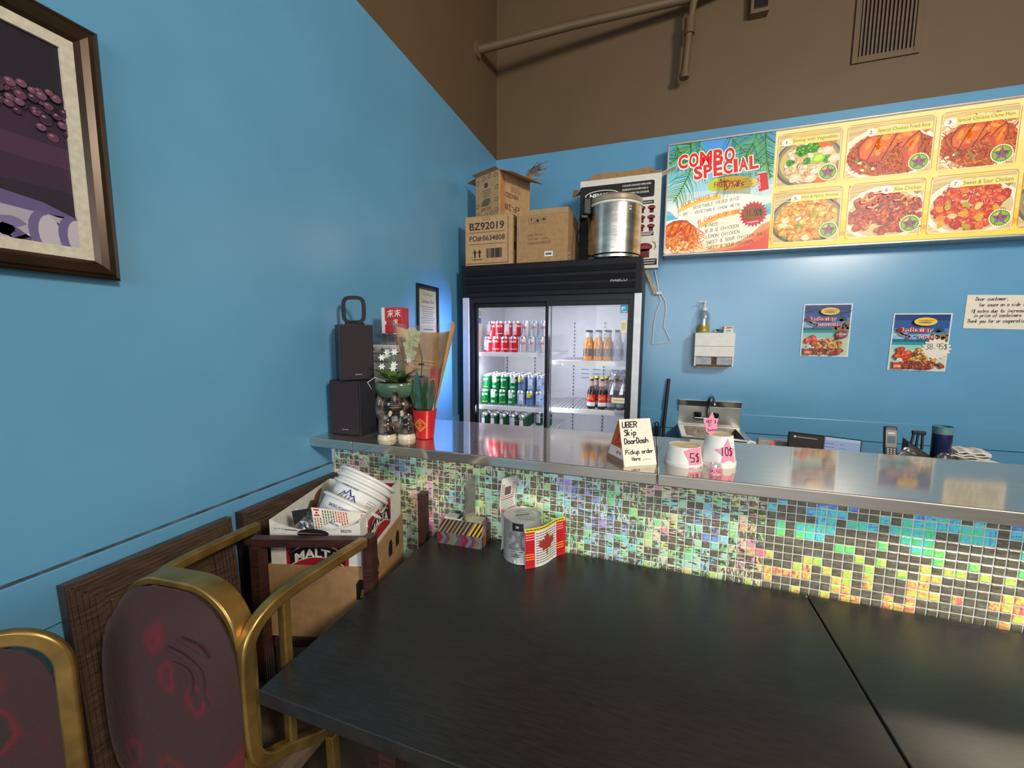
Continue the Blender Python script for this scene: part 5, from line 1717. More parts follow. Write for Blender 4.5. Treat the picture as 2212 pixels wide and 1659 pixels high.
for k in range(8):
    w_ = RND.uniform(0.05, 0.075)
    p.line([(cy_ - w_, z1 - 0.115 - k * 0.012), (cy_ + w_, z1 - 0.115 - k * 0.012)], 0.004, L(110, 105, 90))
p.line([(cy_ - 0.05, z0 + 0.06), (cy_ + 0.05, z0 + 0.06)], 0.006, L(60, 55, 50))
p.build('certificate_print', M_print, t)
MB().box(0.001, y0 + 0.012, z0 + 0.012, 0.006, y1 - 0.012, z1 - 0.012).build('backing', M_black, t)
MB().box(0.0105, y0 + 0.012, z0 + 0.012, 0.0115, y1 - 0.012, z1 - 0.012).build('glass_pane', M_glass, t)

t = thing('framed_picture', 'large dark bronze framed picture of grapes and pale dishes on the left wall', 'picture', (0, 0, 0))
M_brz = mat('bronze_frame', (0.040, 0.024, 0.012), rough=0.28, metal=0.5, var=0.2, scale=10)
ya, yb, za, zb_ = -3.25, -2.421, 1.556, 2.070
fw = 0.038
prof = [(0.001, 0.0), (0.026, 0.0), (0.030, 0.004), (0.027, 0.008), (0.031, 0.012), (0.030, 0.019), (0.024, 0.030), (0.016, 0.038), (0.001, 0.038)]


def frame_side(pts_fn, name):
    vs, n_ = [], len(prof)
    for e_ in (0, 1):
        for x, q in prof:
            vs.append(pts_fn(e_, x, q))
    fs = [(i, (i + 1) % n_, n_ + (i + 1) % n_, n_ + i) for i in range(n_)] + [tuple(range(n_)), tuple(range(n_, 2 * n_))[::-1]]
    MB().add(vs, fs).build(name, M_brz, t)


frame_side(lambda e_, x, q: (x, yb - q, (za + q) if e_ == 0 else (zb_ - q)), 'frame_rail')
frame_side(lambda e_, x, q: (x, ya + q, (za + q) if e_ == 0 else (zb_ - q)), 'frame_rail')
frame_side(lambda e_, x, q: (x, (ya + q) if e_ == 0 else (yb - q), za + q), 'frame_rail')
frame_side(lambda e_, x, q: (x, (ya + q) if e_ == 0 else (yb - q), zb_ - q), 'frame_rail')
iy0, iy1, iz0_, iz1_ = ya + fw, yb - fw, za + fw, zb_ - fw
mw = 0.022
M_mat_ = mat('linen_mat', (0.58, 0.55, 0.44), rough=0.8, var=0.1, scale=90)
MB().box(0.010, iy1 - mw, iz0_, 0.016, iy1 + 0.002, iz1_).box(0.010, iy0, iz0_, 0.016, iy0 + mw, iz1_).box(0.010, iy0 + mw, iz0_, 0.016, iy1 - mw, iz0_ + mw).box(0.010, iy0 + mw, iz1_ - mw, 0.016, iy1 - mw, iz1_).build('linen_liner', M_mat_, t)
MB().box(0.001, iy0, iz0_, 0.009, iy1, iz1_).build('canvas', M_black, t)
p = PR(left_wall_fn(0.0092))
a0, a1, c0, c1 = iy0 + mw, iy1 - mw, iz0_ + mw, iz1_ - mw
p.clip = (a0, c0, a1, c1)
HH = c1 - c0
for f0, f1, c in ((0.62, 1.0, (30, 24, 40)), (0.50, 0.62, (52, 32, 58)), (0.40, 0.50, (72, 42, 70)), (0.28, 0.40, (55, 36, 58)), (0.0, 0.28, (40, 32, 48))):
    p.rect(a0, c0 + HH * f0, a1, c0 + HH * f1, L(*c))
p.up()
gr = random.Random(4)
for k in range(300):
    y, z = gr.uniform(a0, a1 + 0.01), c0 + HH * gr.uniform(0.60, 0.80) - 0.03 * abs(gr.random())
    r_ = gr.uniform(0.006, 0.0095)
    c = gr.choice(((78, 42, 66), (96, 55, 78), (60, 34, 58), (108, 70, 92)))
    p.layer += 0.5
    p.ell(y, z, r_ * 1.1, r_ * 1.0, L(32, 20, 34), 12)
    p.layer += 0.3
    p.ell(y, z, r_, r_ * 0.9, L(*c), 12)
    p.layer += 0.3
    p.ell(y - r_ * 0.25, z + r_ * 0.3, r_ * 0.35, r_ * 0.25, L(150, 115, 135), 8)
p.up().poly([(a0, c0), (a0, c0 + HH * 0.15), (a0 + 0.25, c0 + HH * 0.17), (a1 - 0.09, c0 + HH * 0.17), (a1 - 0.03, c0 + HH * 0.14), (a1, c0 + HH * 0.14), (a1, c0)], L(168, 160, 175))
p.up().poly([(a1 - 0.20, c0 + HH * 0.17), (a1 - 0.13, c0 + HH * 0.23), (a1 - 0.05, c0 + HH * 0.20), (a1, c0 + HH * 0.15), (a1 - 0.06, c0 + HH * 0.145)], L(96, 84, 130))
p.up()
for k in range(26):
    p.ell(a1 - gr.uniform(0.0, 0.5), c0 + HH * gr.uniform(0.01, 0.13), gr.uniform(0.008, 0.03), gr.uniform(0.003, 0.012), L(*gr.choice(((120, 110, 150), (200, 190, 195), (145, 135, 160), (90, 80, 125)))), 12, gr.uniform(-0.5, 0.8), 0.15)
for y in (a1 - 0.055, a1 - 0.012):
    p.up().ell(y, c0 + HH * 0.06, 0.020, 0.038, L(105, 95, 140), 16)
    p.up().ell(y + 0.010, c0 + HH * 0.055, 0.016, 0.034, L(185, 178, 190), 16)
for k in range(10):
    p.up().ell(a1 - gr.uniform(0.11, 0.2), c0 + HH * gr.uniform(0.17, 0.24), 0.014, 0.011, L(*gr.choice(((110, 70, 85), (130, 85, 95), (80, 60, 90)))), 12)
p.clip = None
p.build('grape_print', M_print, t)

# ================================================================== on the bar counter
M_spk = mat('black_speaker_vinyl', (0.014, 0.013, 0.016), rough=0.45, var=0.2, scale=60)
M_grille = mat('speaker_cloth', (0.022, 0.014, 0.018), rough=0.85, var=0.25, scale=200)


def speaker(label, loc, rz, W, D, H):
    """origin at the front left base corner, front towards -y"""
    t = thing('speaker', label, 'speaker', loc, rz)
    MB().box(0, 0.008, 0, W, D, H).build('cabinet', M_spk, t, bevel=0.002)
    MB().box(0.003, 0, 0.003, W - 0.003, 0.008, H - 0.003).build('front_grille', M_grille, t, bevel=0.003)
    p = PR(lambda u, v, h: (u, -h - 0.0004, v))
    p.text('SONY', W * 0.42, 0.020, W * 0.22, 0.0045, L(150, 150, 155), bold=0.04)
    p.build('maker_logo', M_print, t)
    return t


speaker('black speaker at the bottom of the stack on the counter end', (0.032, -1.815, ZC), radians(3), 0.130, 0.105, 0.205)
speaker('black speaker turned sideways on top of the other at the counter end', (0.108, -1.832, ZC + 0.2055), radians(50), 0.118, 0.112, 0.205)
t = thing('loop_antenna', 'black rounded square loop antenna standing on the top speaker', 'antenna', (0.092, -1.735, ZC + 0.411), radians(18))
n = 28
pts = []
for i in range(n):
    a = 2 * pi * i / n
    k = (abs(cos(a)) ** 4 + abs(sin(a)) ** 4) ** -0.25
    pts.append((0.039 * k * cos(a), 0, 0.056 + 0.046 * k * sin(a)))
MB().tube(pts, 0, closed=True, flat=(0.014, 0.005, (0, 1, 0))).build('loop', M_black, t, smooth=False)
MB().box(-0.028, -0.02, 0.0, 0.034, 0.02, 0.008).box(-0.014, -0.008, 0.008, 0.014, 0.008, 0.013).build('foot', M_black, t, bevel=0.002)

# elephant planter
EX, EY = 0.285, -1.745
t = thing('elephant_planter', 'glazed brown ceramic elephant carrying a green bowl of plants', 'planter', (EX, EY, ZC), radians(28))
b = MB()
b.ball((0, 0.012, 0.080), (0.066, 0.052, 0.072)).ball((0, -0.022, 0.112), (0.050, 0.040, 0.045))
for sx in (-1, 1):
    b.tube([(sx * 0.034, -0.022, 0.085), (sx * 0.036, -0.034, 0.045), (sx * 0.035, -0.038, 0.006)], [0.034, 0.032, 0.030], 14)
    b.ball((sx * 0.036, -0.045, 0.050), (0.026, 0.024, 0.026))
    b.tube([(sx * 0.038, 0.034, 0.080), (sx * 0.040, 0.038, 0.040), (sx * 0.040, 0.038, 0.006)], [0.030, 0.028, 0.028], 12)
    b.ball((sx * 0.062, -0.004, 0.112), (0.018, 0.032, 0.055), M=None)
tr = [(0, -0.050, 0.098), (0, -0.062, 0.085), (0, -0.070, 0.095), (0, -0.070, 0.120), (0, -0.068, 0.145), (0, -0.066, 0.165), (0, -0.070, 0.182)]
b.tube([(0, -0.030, 0.120), (0, -0.058, 0.122), (0, -0.066, 0.140), (0, -0.066, 0.160), (0.001, -0.070, 0.180)], [0.022, 0.019, 0.015, 0.012, 0.009], 12)
b.ball((0, 0.0, 0.150), (0.045, 0.044, 0.024)).ball((0, -0.028, 0.060), (0.034, 0.030, 0.045))
eo = b.build('elephant_body', mat('brown_glaze', (0.065, 0.048, 0.040), rough=0.12, var=0.75, scale=28, c2=(0.21, 0.17, 0.14), lo=0.45, hi=0.75, bump=0.3, bscale=60), t, smooth=True)
rm = eo.modifiers.new('remesh', 'REMESH')
rm.mode, rm.voxel_size, rm.use_smooth_shade = 'VOXEL', 0.0035, True
sm = eo.modifiers.new('smooth', 'SMOOTH')
sm.iterations = 3
M_ivory = mat('cream_glaze', (0.62, 0.55, 0.42), rough=0.2, var=0.1)
for sx in (-1, 1):
    MB().tube([(sx * 0.018, -0.052, 0.100), (sx * 0.022, -0.066, 0.088), (sx * 0.019, -0.076, 0.090)], [0.007, 0.006, 0.003], 8).build('tusk', M_ivory, t, smooth=True)
    MB().ball((sx * 0.024, -0.051, 0.126), (0.006, 0.004, 0.006), 10, 6).build('eye', M_ivory, t, smooth=True)
    MB().lathe([(0, 0), (0.034, 0.0), (0.035, 0.007), (0.030, 0.018), (0, 0.018)], 14, Matrix.Translation((sx * 0.035, -0.042, 0))).build('foot', M_ivory, t, smooth=True)
    MB().lathe([(0, 0), (0.031, 0.0), (0.031, 0.006), (0.028, 0.013), (0, 0.013)], 14, Matrix.Translation((sx * 0.040, 0.038, 0))).build('foot', M_ivory, t, smooth=True)
rr_ = MB()
for k in range(9):
    z = 0.118 + k * 0.0072
    rr_.tube([(cos(a_) * (0.0205 - 0.0012 * k) * 0.98, -0.066 - sin(a_) * (0.0175 - 0.001 * k) + 0.004, z) for a_ in (0.2, 0.8, 1.57, 2.3, 2.94)], 0.0016, 5)
rr_.build('trunk_rings', mat('pale_ridge', (0.28, 0.22, 0.18), rough=0.2, var=0.3), t, smooth=True)
MB().lathe([(0, 0.142), (0.040, 0.143), (0.062, 0.154), (0.078, 0.176), (0.080, 0.194), (0.077, 0.201), (0.073, 0.203), (0.071, 0.196), (0.0, 0.192)], 30).build('green_bowl', mat('green_glaze', (0.075, 0.15, 0.085), rough=0.14, var=0.25, scale=15), t, smooth=True)
MB().lathe([(0, 0.1965), (0.071, 0.196)], 20).build('soil', mat('soil', (0.04, 0.028, 0.018), rough=0.95), t)


def leaf(mb, base, d, up, ln, wd, bend=0.2, seg=5):
    d, up = Vector(d).normalized(), Vector(up)
    sd = d.cross(up).normalized()
    nn = sd.cross(d).normalized()
    vs = []
    for i in range(seg + 1):
        f = i / seg
        w_ = wd * sin(pi * (0.10 + 0.88 * f)) ** 0.65 if f < 1 else wd * 0.12
        c_ = Vector(base) + d * ln * f - nn * (bend * ln * f * f)
        vs += [c_ - sd * w_ * 0.5 + nn * w_ * 0.10, c_, c_ + sd * w_ * 0.5 + nn * w_ * 0.10]
    fs = []
    for i in range(seg):
        for j in range(2):
            fs.append((i * 3 + j, i * 3 + j + 1, i * 3 + j + 4, i * 3 + j + 3))
    mb.add(vs, fs)


lr = random.Random(8)
for k in range(34):
    a = lr.uniform(0, 2 * pi)
    m_ = MB()
    leaf(m_, (0.02 * cos(a), 0.02 * sin(a) - 0.005, 0.205), (cos(a), sin(a), lr.uniform(0.35, 1.6)), (0, 0, 1), lr.uniform(0.045, 0.072), lr.uniform(0.030, 0.042), 0.28)
    m_.build('leaf', M_leaf2 if k % 3 else M_leaf, t, smooth=True)
M_petal = mat('white_petal', (0.74, 0.74, 0.68), rough=0.6)
for k in range(8):
    a, rr = lr.uniform(2.2, 5.6), lr.uniform(0.03, 0.08)
    tip = Vector((rr * cos(a) * 1.0, rr * sin(a) * 0.8 - 0.01, lr.uniform(0.255, 0.315)))
    MB().tube([(0, 0, 0.20), tip * 0.6 + Vector((0, 0, 0.11)), tip], 0.0012, 5).build('flower_stem', M_leaf2, t)
    f = MB()
    for q in range(6):
        w_ = 2 * pi * q / 6
        leaf(f, tip, (cos(w_), -0.4, sin(w_)), (0, -1, 0), 0.013, 0.006, 0.2, 3)
    f.build('flower', M_petal, t, smooth=True)
for a, ln in ((pi * 0.93, 0.085),):
    MB().tube([(0.04 * cos(a), -0.02, 0.205), (0.075 * cos(a), -0.03, 0.222), (0.10 * cos(a), -0.04, 0.205), (ln * cos(a), -0.045, 0.18)], [0.0010, 0.0014, 0.0012, 0.0005], 6).build('trailing_blade', M_petal, t, smooth=True)

# red orchid pot with wrap
PX, PY = 0.396, -1.742
t = thing('orchid_pot', 'red ribbed flowerpot with wrapped orchid beside the elephant planter', 'potted plant', (PX, PY, ZC))
n = 44
prof = [(0.026, 0.0), (0.031, 0.003), (0.0365, 0.05), (0.043, 0.100), (0.0445, 0.106), (0.0415, 0.107), (0.040, 0.096)]
vs = [((r * (1 + (0.012 if j % 2 else -0.006) * (1 if 0 < i < 4 else 0))) * cos(2 * pi * j / n), (r * (1 + (0.012 if j % 2 else -0.006) * (1 if 0 < i < 4 else 0))) * sin(2 * pi * j / n), z) for i, (r, z) in enumerate(prof) for j in range(n)]
MB().add(vs, [(i * n + j, i * n + (j + 1) % n, (i + 1) * n + (j + 1) % n, (i + 1) * n + j) for i in range(len(prof) - 1) for j in range(n)]).lathe([(0, 0), (0.026, 0)], 20).build('pot', M_red, t, smooth=True)
p = PR(cyl_fn(0.0372, Matrix.Rotation(0.12, 4, 'Z'), 0.06), 0.0002)
p.layer = 4
Yg = L(230, 170, 60)
for s_ in (0.024, 0.019):
    p.line([(0, 0.055 - s_), (s_, 0.055), (0, 0.055 + s_), (-s_, 0.055), (0, 0.055 - s_)], 0.0016, Yg)
for v in (0.046, 0.054, 0.062):
    p.line([(-0.008, v - 0.003), (0, v + 0.003), (0.008, v - 0.003)], 0.0014, Yg)
p.line([(0, 0.042), (0, 0.070)], 0.0014, Yg)
p.build('gold_emblem', M_print, t)
MB().lathe([(0, 0.094), (0.040, 0.094)], 20).build('moss', mat('moss', (0.05, 0.05, 0.02), rough=0.95, var=0.4), t)
for k, (a, tilt, ln, w_) in enumerate(((-2.5, 3.2, 0.125, 0.042), (-1.8, 4.0, 0.150, 0.042), (-0.5, 3.2, 0.125, 0.046), (-1.1, 3.8, 0.105, 0.046), (0.6, 3.0, 0.12, 0.042), (2.6, 3.0, 0.12, 0.042), (-0.2, 4.5, 0.130, 0.040))):
    m_ = MB()
    leaf(m_, (0.012 * cos(a), 0.012 * sin(a), 0.094), (cos(a), sin(a), tilt), (cos(a) * 0.2, sin(a) * 0.2 - 0.6, 0.5), ln, w_, 0.12, 6)
    m_.build('leaf', M_leaf, t, smooth=True)
MB().tube([(-0.01, 0.0, 0.095), (-0.016, 0.005, 0.20), (-0.010, 0.006, 0.29), (-0.022, 0.006, 0.34), (-0.05, 0.0, 0.37)], 0.0024, 6).build('orchid_stem', M_leaf, t, smooth=True)
for z in (0.22, 0.265):
    MB().box(-0.022, -0.002, z, -0.004, 0.012, z + 0.007).build('stem_clip', M_black, t, bevel=0.002)
M_orch = mat('pale_yellow_petal', (0.62, 0.58, 0.26), rough=0.6, var=0.15)
for x, z in ((-0.050, 0.375), (-0.032, 0.352), (-0.055, 0.335), (-0.048, 0.305), (-0.030, 0.375)):
    f = MB()
    for q in range(5):
        w_ = 2 * pi * q / 5 + 0.3
        leaf(f, (x, -0.004, z), (cos(w_), -0.35, sin(w_)), (0, -1, 0), 0.026, 0.022, 0.2, 4)
    f.build('orchid_flower', M_orch, t, smooth=True)
MB().hexa([(0.026, -0.006, 0.15), (0.056, -0.008, 0.155), (0.056, -0.007, 0.155), (0.026, -0.005, 0.15)], [(0.026, -0.002, 0.255), (0.062, -0.004, 0.258), (0.062, -0.003, 0.258), (0.026, -0.001, 0.255)]).build('red_card', mat('red_card', (0.55, 0.05, 0.04), rough=0.5), t)
p = PR(lambda u, v, h: (u, -0.008 + (v - 0.15) * 0.04 - h, v), 0.0003)
for k in range(3):
    p.line([(0.030, 0.175 + k * 0.02), (0.046, 0.178 + k * 0.02)], 0.005, L(225, 150, 80))
p.line([(0.038, 0.17), (0.039, 0.23)], 0.003, L(225, 150, 80))
p.build('card_print', M_print, t)


def wrap_sheet(a0, a1, lift, top, n_=18, m_=8):
    vs, fs = [], []
    for i in range(m_ + 1):
        f = i / m_
        for j in range(n_ + 1):
            g = j / n_
            a = a0 + (a1 - a0) * g
            r = (0.040 + 0.078 * f + lift) * (1 + (0.07 * sin(11 * a) * f if lift else 0.0))
            z = 0.105 + top(g) * f
            vs.append((r * cos(a) * 1.06 - 0.006 * f, r * sin(a) * 0.55 + 0.008 * f, z))
    for i in range(m_):
        for j in range(n_):
            q = i * (n_ + 1) + j
            fs.append((q, q + 1, q + n_ + 2, q + n_ + 1))
    return vs, fs


vs, fs = wrap_sheet(radians(-12), radians(176), 0.0, lambda g: 0.318 - 0.035 * sin(pi * g) - 0.01 * g)
M_kraft = mat('kraft_wrap', (0.52, 0.29, 0.125), rough=0.6, var=0.08)
ko = MB().add(vs, fs).build('kraft_wrap', M_kraft, t, smooth=True)
p = PR(lambda u, v, h: Vector(((0.040 + 0.075 * v - 0.002 - h) * cos(u) * 1.06 - 0.006 * v, (0.040 + 0.075 * v - 0.002 - h) * sin(u) * 0.55 + 0.008 * v, 0.105 + 0.30 * v)), 0.0004)
YG = L(215, 165, 70)
for off in (0.0, 0.05, 0.09):
    p.line([(radians(d), 0.48 + off + 0.34 * ((72 - d) / 80.0) ** 2 * (1 if d < 72 else 0.12)) for d in range(-4, 150, 7)], 0.022, YG)
for c_ in ((18, 0.66), (40, 0.56)):
    p.line([(radians(c_[0] + 9 * cos(q)), c_[1] + 0.06 * sin(q)) for q in [i * 0.7 for i in range(10)]], 0.018, YG)
p.build('gold_scrolls', M_print, t)
vs, fs = wrap_sheet(radians(-188), radians(-8), 0.003, lambda g: 0.315 + 0.035 * (1 - g) - 0.03 * sin(pi * g), 60)
MB().add(vs, fs).build('clear_wrap', M_film, t, smooth=True)

# pile behind the elephant: grey box, foam boxes, foil tray, red box
t = thing('grey_box', 'grey box under the foam containers behind the elephant planter', 'box', (0.012, -1.60, ZC), radians(-4))
MB().box(0, 0, 0, 0.175, 0.15, 0.125).build('box_body', mat('grey_card', (0.16, 0.15, 0.18), rough=0.6), t, bevel=0.003)
MB().box(-0.002, -0.002, 0.105, 0.177, 0.152, 0.127).build('lid', mat('grey_lid', (0.18, 0.17, 0.20), rough=0.6), t, bevel=0.003)
M_foam = mat('white_foam', (0.62, 0.61, 0.58), rough=0.75, var=0.05, bump=0.1)
for k in range(3):
    z = ZC + 0.128 + k * 0.069
    lab = ['lowest white foam takeaway box in the pile behind the elephant planter', 'middle white foam takeaway box in the pile behind the elephant planter', 'topmost white foam takeaway box with handwriting, under the foil tray'][k]
    t = thing('foam_box', lab, 'food container', (0.098, -1.53, z), radians(-3 + 3 * k), 'foam takeaway boxes')
    w_ = 0.066
    MB().hexa([(-w_, -w_, 0), (w_, -w_, 0), (w_, w_, 0), (-w_, w_, 0)], [(-w_ - 0.012, -w_ - 0.012, 0.034), (w_ + 0.012, -w_ - 0.012, 0.034), (w_ + 0.012, w_ + 0.012, 0.034), (-w_ - 0.012, w_ + 0.012, 0.034)]).build('base_tray', M_foam, t, bevel=0.005)
    MB().box(-w_ - 0.016, -w_ - 0.016, 0.0345, w_ + 0.016, w_ + 0.016, 0.038).hexa([(-w_ - 0.010, -w_ - 0.010, 0.038), (w_ + 0.010, -w_ - 0.010, 0.038), (w_ + 0.010, w_ + 0.010, 0.038), (-w_ - 0.010, w_ + 0.010, 0.038)], [(-w_ + 0.008, -w_ + 0.008, 0.068), (w_ - 0.008, -w_ + 0.008, 0.068), (w_ - 0.008, w_ - 0.008, 0.068), (-w_ + 0.008, w_ - 0.008, 0.068)]).build('hinged_lid', M_foam, t, bevel=0.004)
    if k == 2:
        p = PR(lambda u, v, h: (u, -0.066 - 0.011 + (v - 0.038) * 0.6 - 0.0012 - h, v))
        p.hand('X kl', -0.035, 0.044, 0.09, 0.016, L(40, 40, 42), 0.12)
        p.build('marker_scribble', M_print, t)
t = thing('foil_tray', 'foil tray with ribbed sides on the topmost foam box', 'tray', (0.118, -1.53, ZC + 0.128 + 0.207))
n = 40
vs = []
for i, (r, z) in enumerate(((0.036, 0.0), (0.047, 0.042), (0.052, 0.044), (0.052, 0.047), (0.045, 0.044), (0.035, 0.003))):
    for j in range(n):
        a = 2 * pi * j / n
        s_ = (abs(cos(a)) ** 5 + abs(sin(a)) ** 5) ** -0.2
        q = r * s_ * (1 + (0.02 if j % 2 else -0.02) * (1 if i in (1, 4) else 0))
        vs.append((q * cos(a) * 1.15, q * sin(a), z))
MB().add(vs, [(i * n + j, i * n + (j + 1) % n, (i + 1) * n + (j + 1) % n, (i + 1) * n + j) for i in range(5) for j in range(n)] + [tuple(range(n))[::-1]]).build('tray_body', mat('foil', (0.42, 0.43, 0.46), rough=0.3, metal=0.85, var=0.3, scale=60), t)
t = thing('red_box', 'red carton with white brush characters on top of the foil tray', 'box', (0.100, -1.575, ZC + 0.128 + 0.2545), radians(6))
MB().box(0, 0, 0, 0.092, 0.06, 0.105).build('carton_body', mat('red_carton', (0.50, 0.02, 0.03), rough=0.35), t, bevel=0.002)
MB().box(-0.001, -0.0004, 0.0, 0.014, 0.06, 0.105).box(-0.001, -0.0008, 0.035, 0.02, 0.02, 0.05).build('white_end', M_white, t)
p = PR(lambda u, v, h: (u, -h - 0.0009, v))
for cx, cy, s_ in ((0.040, 0.080, 0.026), (0.072, 0.082, 0.024), (0.062, 0.045, 0.02)):
    for a_, b_ in (((-0.5, 0.3), (0.5, 0.45)), ((0, 0.6), (0, -0.6)), ((-0.4, 0), (0.45, 0.1)), ((-0.1, 0), (-0.5, -0.5)), ((0.1, 0), (0.5, -0.5)), ((-0.3, -0.2), (0.3, -0.15))):
        p.line([(cx + a_[0] * s_, cy + a_[1] * s_), (cx + b_[0] * s_, cy + b_[1] * s_)], 0.0032, L(240, 225, 225))
p.build('brush_characters', M_print, t)

# tent sign
t = thing('tent_sign', 'folded cream card sign with black handwriting standing on the counter', 'sign', (0, 0, 0))
A_, B_ = Vector((1.108, -1.845, ZC)), Vector((1.196, -1.790, ZC))
T0 = P(1337, 906, 'y', -1.775)
T1 = T0 + (B_ - A_)
back = Vector((1.050, -1.765, ZC))
M_kr2 = mat('kraft_card', (0.40, 0.28, 0.18), rough=0.8)
th = Vector((-0.0007, 0.0010, 0))
MB().hexa([A_, B_, B_ + th, A_ + th], [T0, T1, T1 + th, T0 + th]).build('front_card', M_paper, t)
C_, D_ = back, back + (B_ - A_)
MB().hexa([C_ + th, D_ + th, D_ + th * 2, C_ + th * 2], [T0 + th, T1 + th, T1 + th * 2, T0 + th * 2]).build('back_card', M_kr2, t)
u, v = B_ - A_, T0 - A_
W, H = u.length, v.length
un, vn_ = u.normalized(), v.normalized()
nn = un.cross(vn_).normalized()
p = PR(lambda a, b, h: A_ + un * a + vn_ * b + nn * (h + 0.0004))
BK = L(25, 18, 30)
for wd, a, b, w_, h_ in (('UBER', 0.08, 0.81, 0.46, 0.12), ('Skip', 0.12, 0.64, 0.36, 0.12), ('DoorDash', 0.09, 0.46, 0.74, 0.115), ('Pickup order', 0.08, 0.24, 0.86, 0.09), ('Here ....', 0.26, 0.105, 0.58, 0.075)):
    p.hand(wd, W * a, H * b, W * w_, H * h_, BK, 0.19, rot=0.02, slant=0.08)
p.build('handwriting', M_print, t)
# what shows of the other leaf: its left edge, printed on the inside/outside with an orange band
u2, v2 = (D_ - C_), (T0 - C_)
# side gusset folded from left edge of the front card to the left edge of the back card
E0, E1 = C_, A_
Tm = T0 - (T0 - A_) * 0.004
MB().hexa([E0, E0 + Vector((0.001, 0.0007, 0)), E1 + Vector((0.001, 0.0007, 0)), E1 + Vector((0, 0, 0))], [T0 + Vector((-0.001, 0, -0.002)), T0 + Vector((0, 0.0007, -0.002)), T0 + Vector((0.0, 0.0009, -0.002)), T0 + Vector((-0.0005, -0.0002, -0.002))]).build('folded_side', M_paper, t)
e_u = (E1 - E0)
p = PR(lambda a, b, h: E0 + e_u * a + (T0 - E0) * b + (e_u.cross(T0 - E0)).normalized() * (h + 0.0006))


def gus(a, b):
    return (a * (1 - b) + 0.0, b)


p.poly([gus(0.0, 0.36), gus(0.96, 0.36), gus(0.96, 0.97), gus(0.0, 0.97)], L(215, 95, 35))
p.poly([gus(0.0, 0.0), gus(0.96, 0.0), gus(0.96, 0.12), gus(0.0, 0.12)], L(150, 115, 90))
p.up()
p.hand('On', 0.18, 0.40, 0.36, 0.12, BK, 0.14)
p.hand('S', 0.22, 0.56, 0.14, 0.10, BK, 0.14)
p.text('PI', 0.42, 0.20, 0.22, 0.07, L(190, 60, 50), bold=0.02)
p.build('side_print', M_print, t)


def tub(label, loc, r0, r1, H, lidrim, name='white_tub'):
    """upside-down tub: wide rim below, round base on top"""
    t = thing(name, label, 'tub', loc)
    MB().lathe([(0, 0), (r0, 0), (r0 + 0.001, 0.003), (r0 + 0.001, H * 0.17), (r0 - 0.0015, H * 0.185), (r1, H - 0.002), (r1 - 0.002, H), (r1 - 0.003, H - 0.001)], 36).build('tub_wall', M_wplast, t, smooth=True)
    MB().lathe([(r1 - 0.002, H - 0.0015), (r1 * 0.72, H - 0.003), (0, H - 0.003)], 30).build('tub_base', mat('cream_base', (0.70, 0.53, 0.33), rough=0.6, var=0.12, scale=50), t, smooth=True)
    return t


def wrap_star(t, r0, r1, H, ang, size, pts, word, pen, z, wsize):
    M = Matrix.Identity(4)
    k = (r1 - r0) / H
    p = PR(lambda u, v, h: ((r0 + k * v + h + 0.0012) * cos(ang + u / r0), (r0 + k * v + h + 0.0012) * sin(ang + u / r0), v), 0.0003)
    cx, cy = 0.0, z
    poly = [(cx + a * size, cy + b * size) for a, b in pts]
    # cut into narrow strips so that the paper follows the curve
    lo, hi = min(a for a, b in poly), max(a for a, b in poly)
    ns = 12
    for q in range(ns):
        p.clip = (lo + (hi - lo) * q / ns, -1, lo + (hi - lo) * (q + 1) / ns, 1)
        p.poly(poly, (0.86, 0.27, 0.40))
    p.clip = None
    p.up(2).hand(word, -wsize * 0.5, z - size * 0.25, wsize, size * 0.62, L(35, 15, 30), pen, rot=0.05)
    p.build('pink_star', M_print, t)


S5 = [((1.0 if i % 2 == 0 else 0.52) * cos(pi / 2 + pi * i / 5), (1.0 if i % 2 == 0 else 0.52) * sin(pi / 2 + pi * i / 5)) for i in range(10)]
c1_ = Vector((1.270, -1.750, ZC))
t = tub('short white upturned tub with a pink star marked 5$ on the counter', c1_, 0.0525, 0.0435, 0.056, 0.01)
wrap_star(t, 0.0525, 0.0435, 0.056, radians(-56), 0.036, [(-0.95, 0.55), (-0.5, 0.75), (0.55, 0.78), (0.75, 0.7), (0.7, -0.8), (0.2, -0.62), (-0.5, -0.85), (-0.55, -0.2)], '5$', 0.12, 0.028, 0.030)
c2_ = Vector((1.365, -1.724, ZC))
t = tub('taller white upturned tub with a pink star marked 10$, topped by a pink cut-out', c2_, 0.047, 0.0365, 0.090, 0.01)
wrap_star(t, 0.047, 0.0365, 0.090, radians(-68), 0.036, [(-1.0, 0.2), (-0.35, 0.32), (0.1, 1.1), (0.42, 0.35), (0.9, 0.25), (0.72, -0.15), (0.85, -0.85), (0.2, -0.62), (-0.45, -0.85), (-0.35, -0.25)], '10$', 0.11, 0.046, 0.036)
h0 = Vector((1.338, -1.737, ZC + 0.0885))
t = thing('hot_sauce_star', 'pink paper cut-out with handwriting standing upright on the taller tub', 'paper tag', h0, radians(18))
MB().prism([(0.0, 0.0), (0.006, 0.0), (0.020, 0.020), (0.018, 0.034), (0.022, 0.044), (0.011, 0.048), (0.003, 0.068), (-0.006, 0.049), (-0.021, 0.046), (-0.019, 0.034), (-0.014, 0.030), (-0.012, 0.010)], -0.0006, 0.0006, M90).build('paper_star', M_pink, t)
p = PR(lambda u, v, h: (u, -h - 0.0008, v))
p.hand('HOT $', -0.012, 0.034, 0.027, 0.009, BK, 0.14)
p.hand('SI', -0.007, 0.024, 0.010, 0.008, BK, 0.14)
p.hand('Sauce', -0.008, 0.010, 0.024, 0.008, BK, 0.14, rot=0.1)
p.build('handwriting', M_print, t)
t = thing('sample_cup', 'tiny clear upturned cup with a pink label in front of the taller tub', 'cup', (1.346, -1.815, ZC))
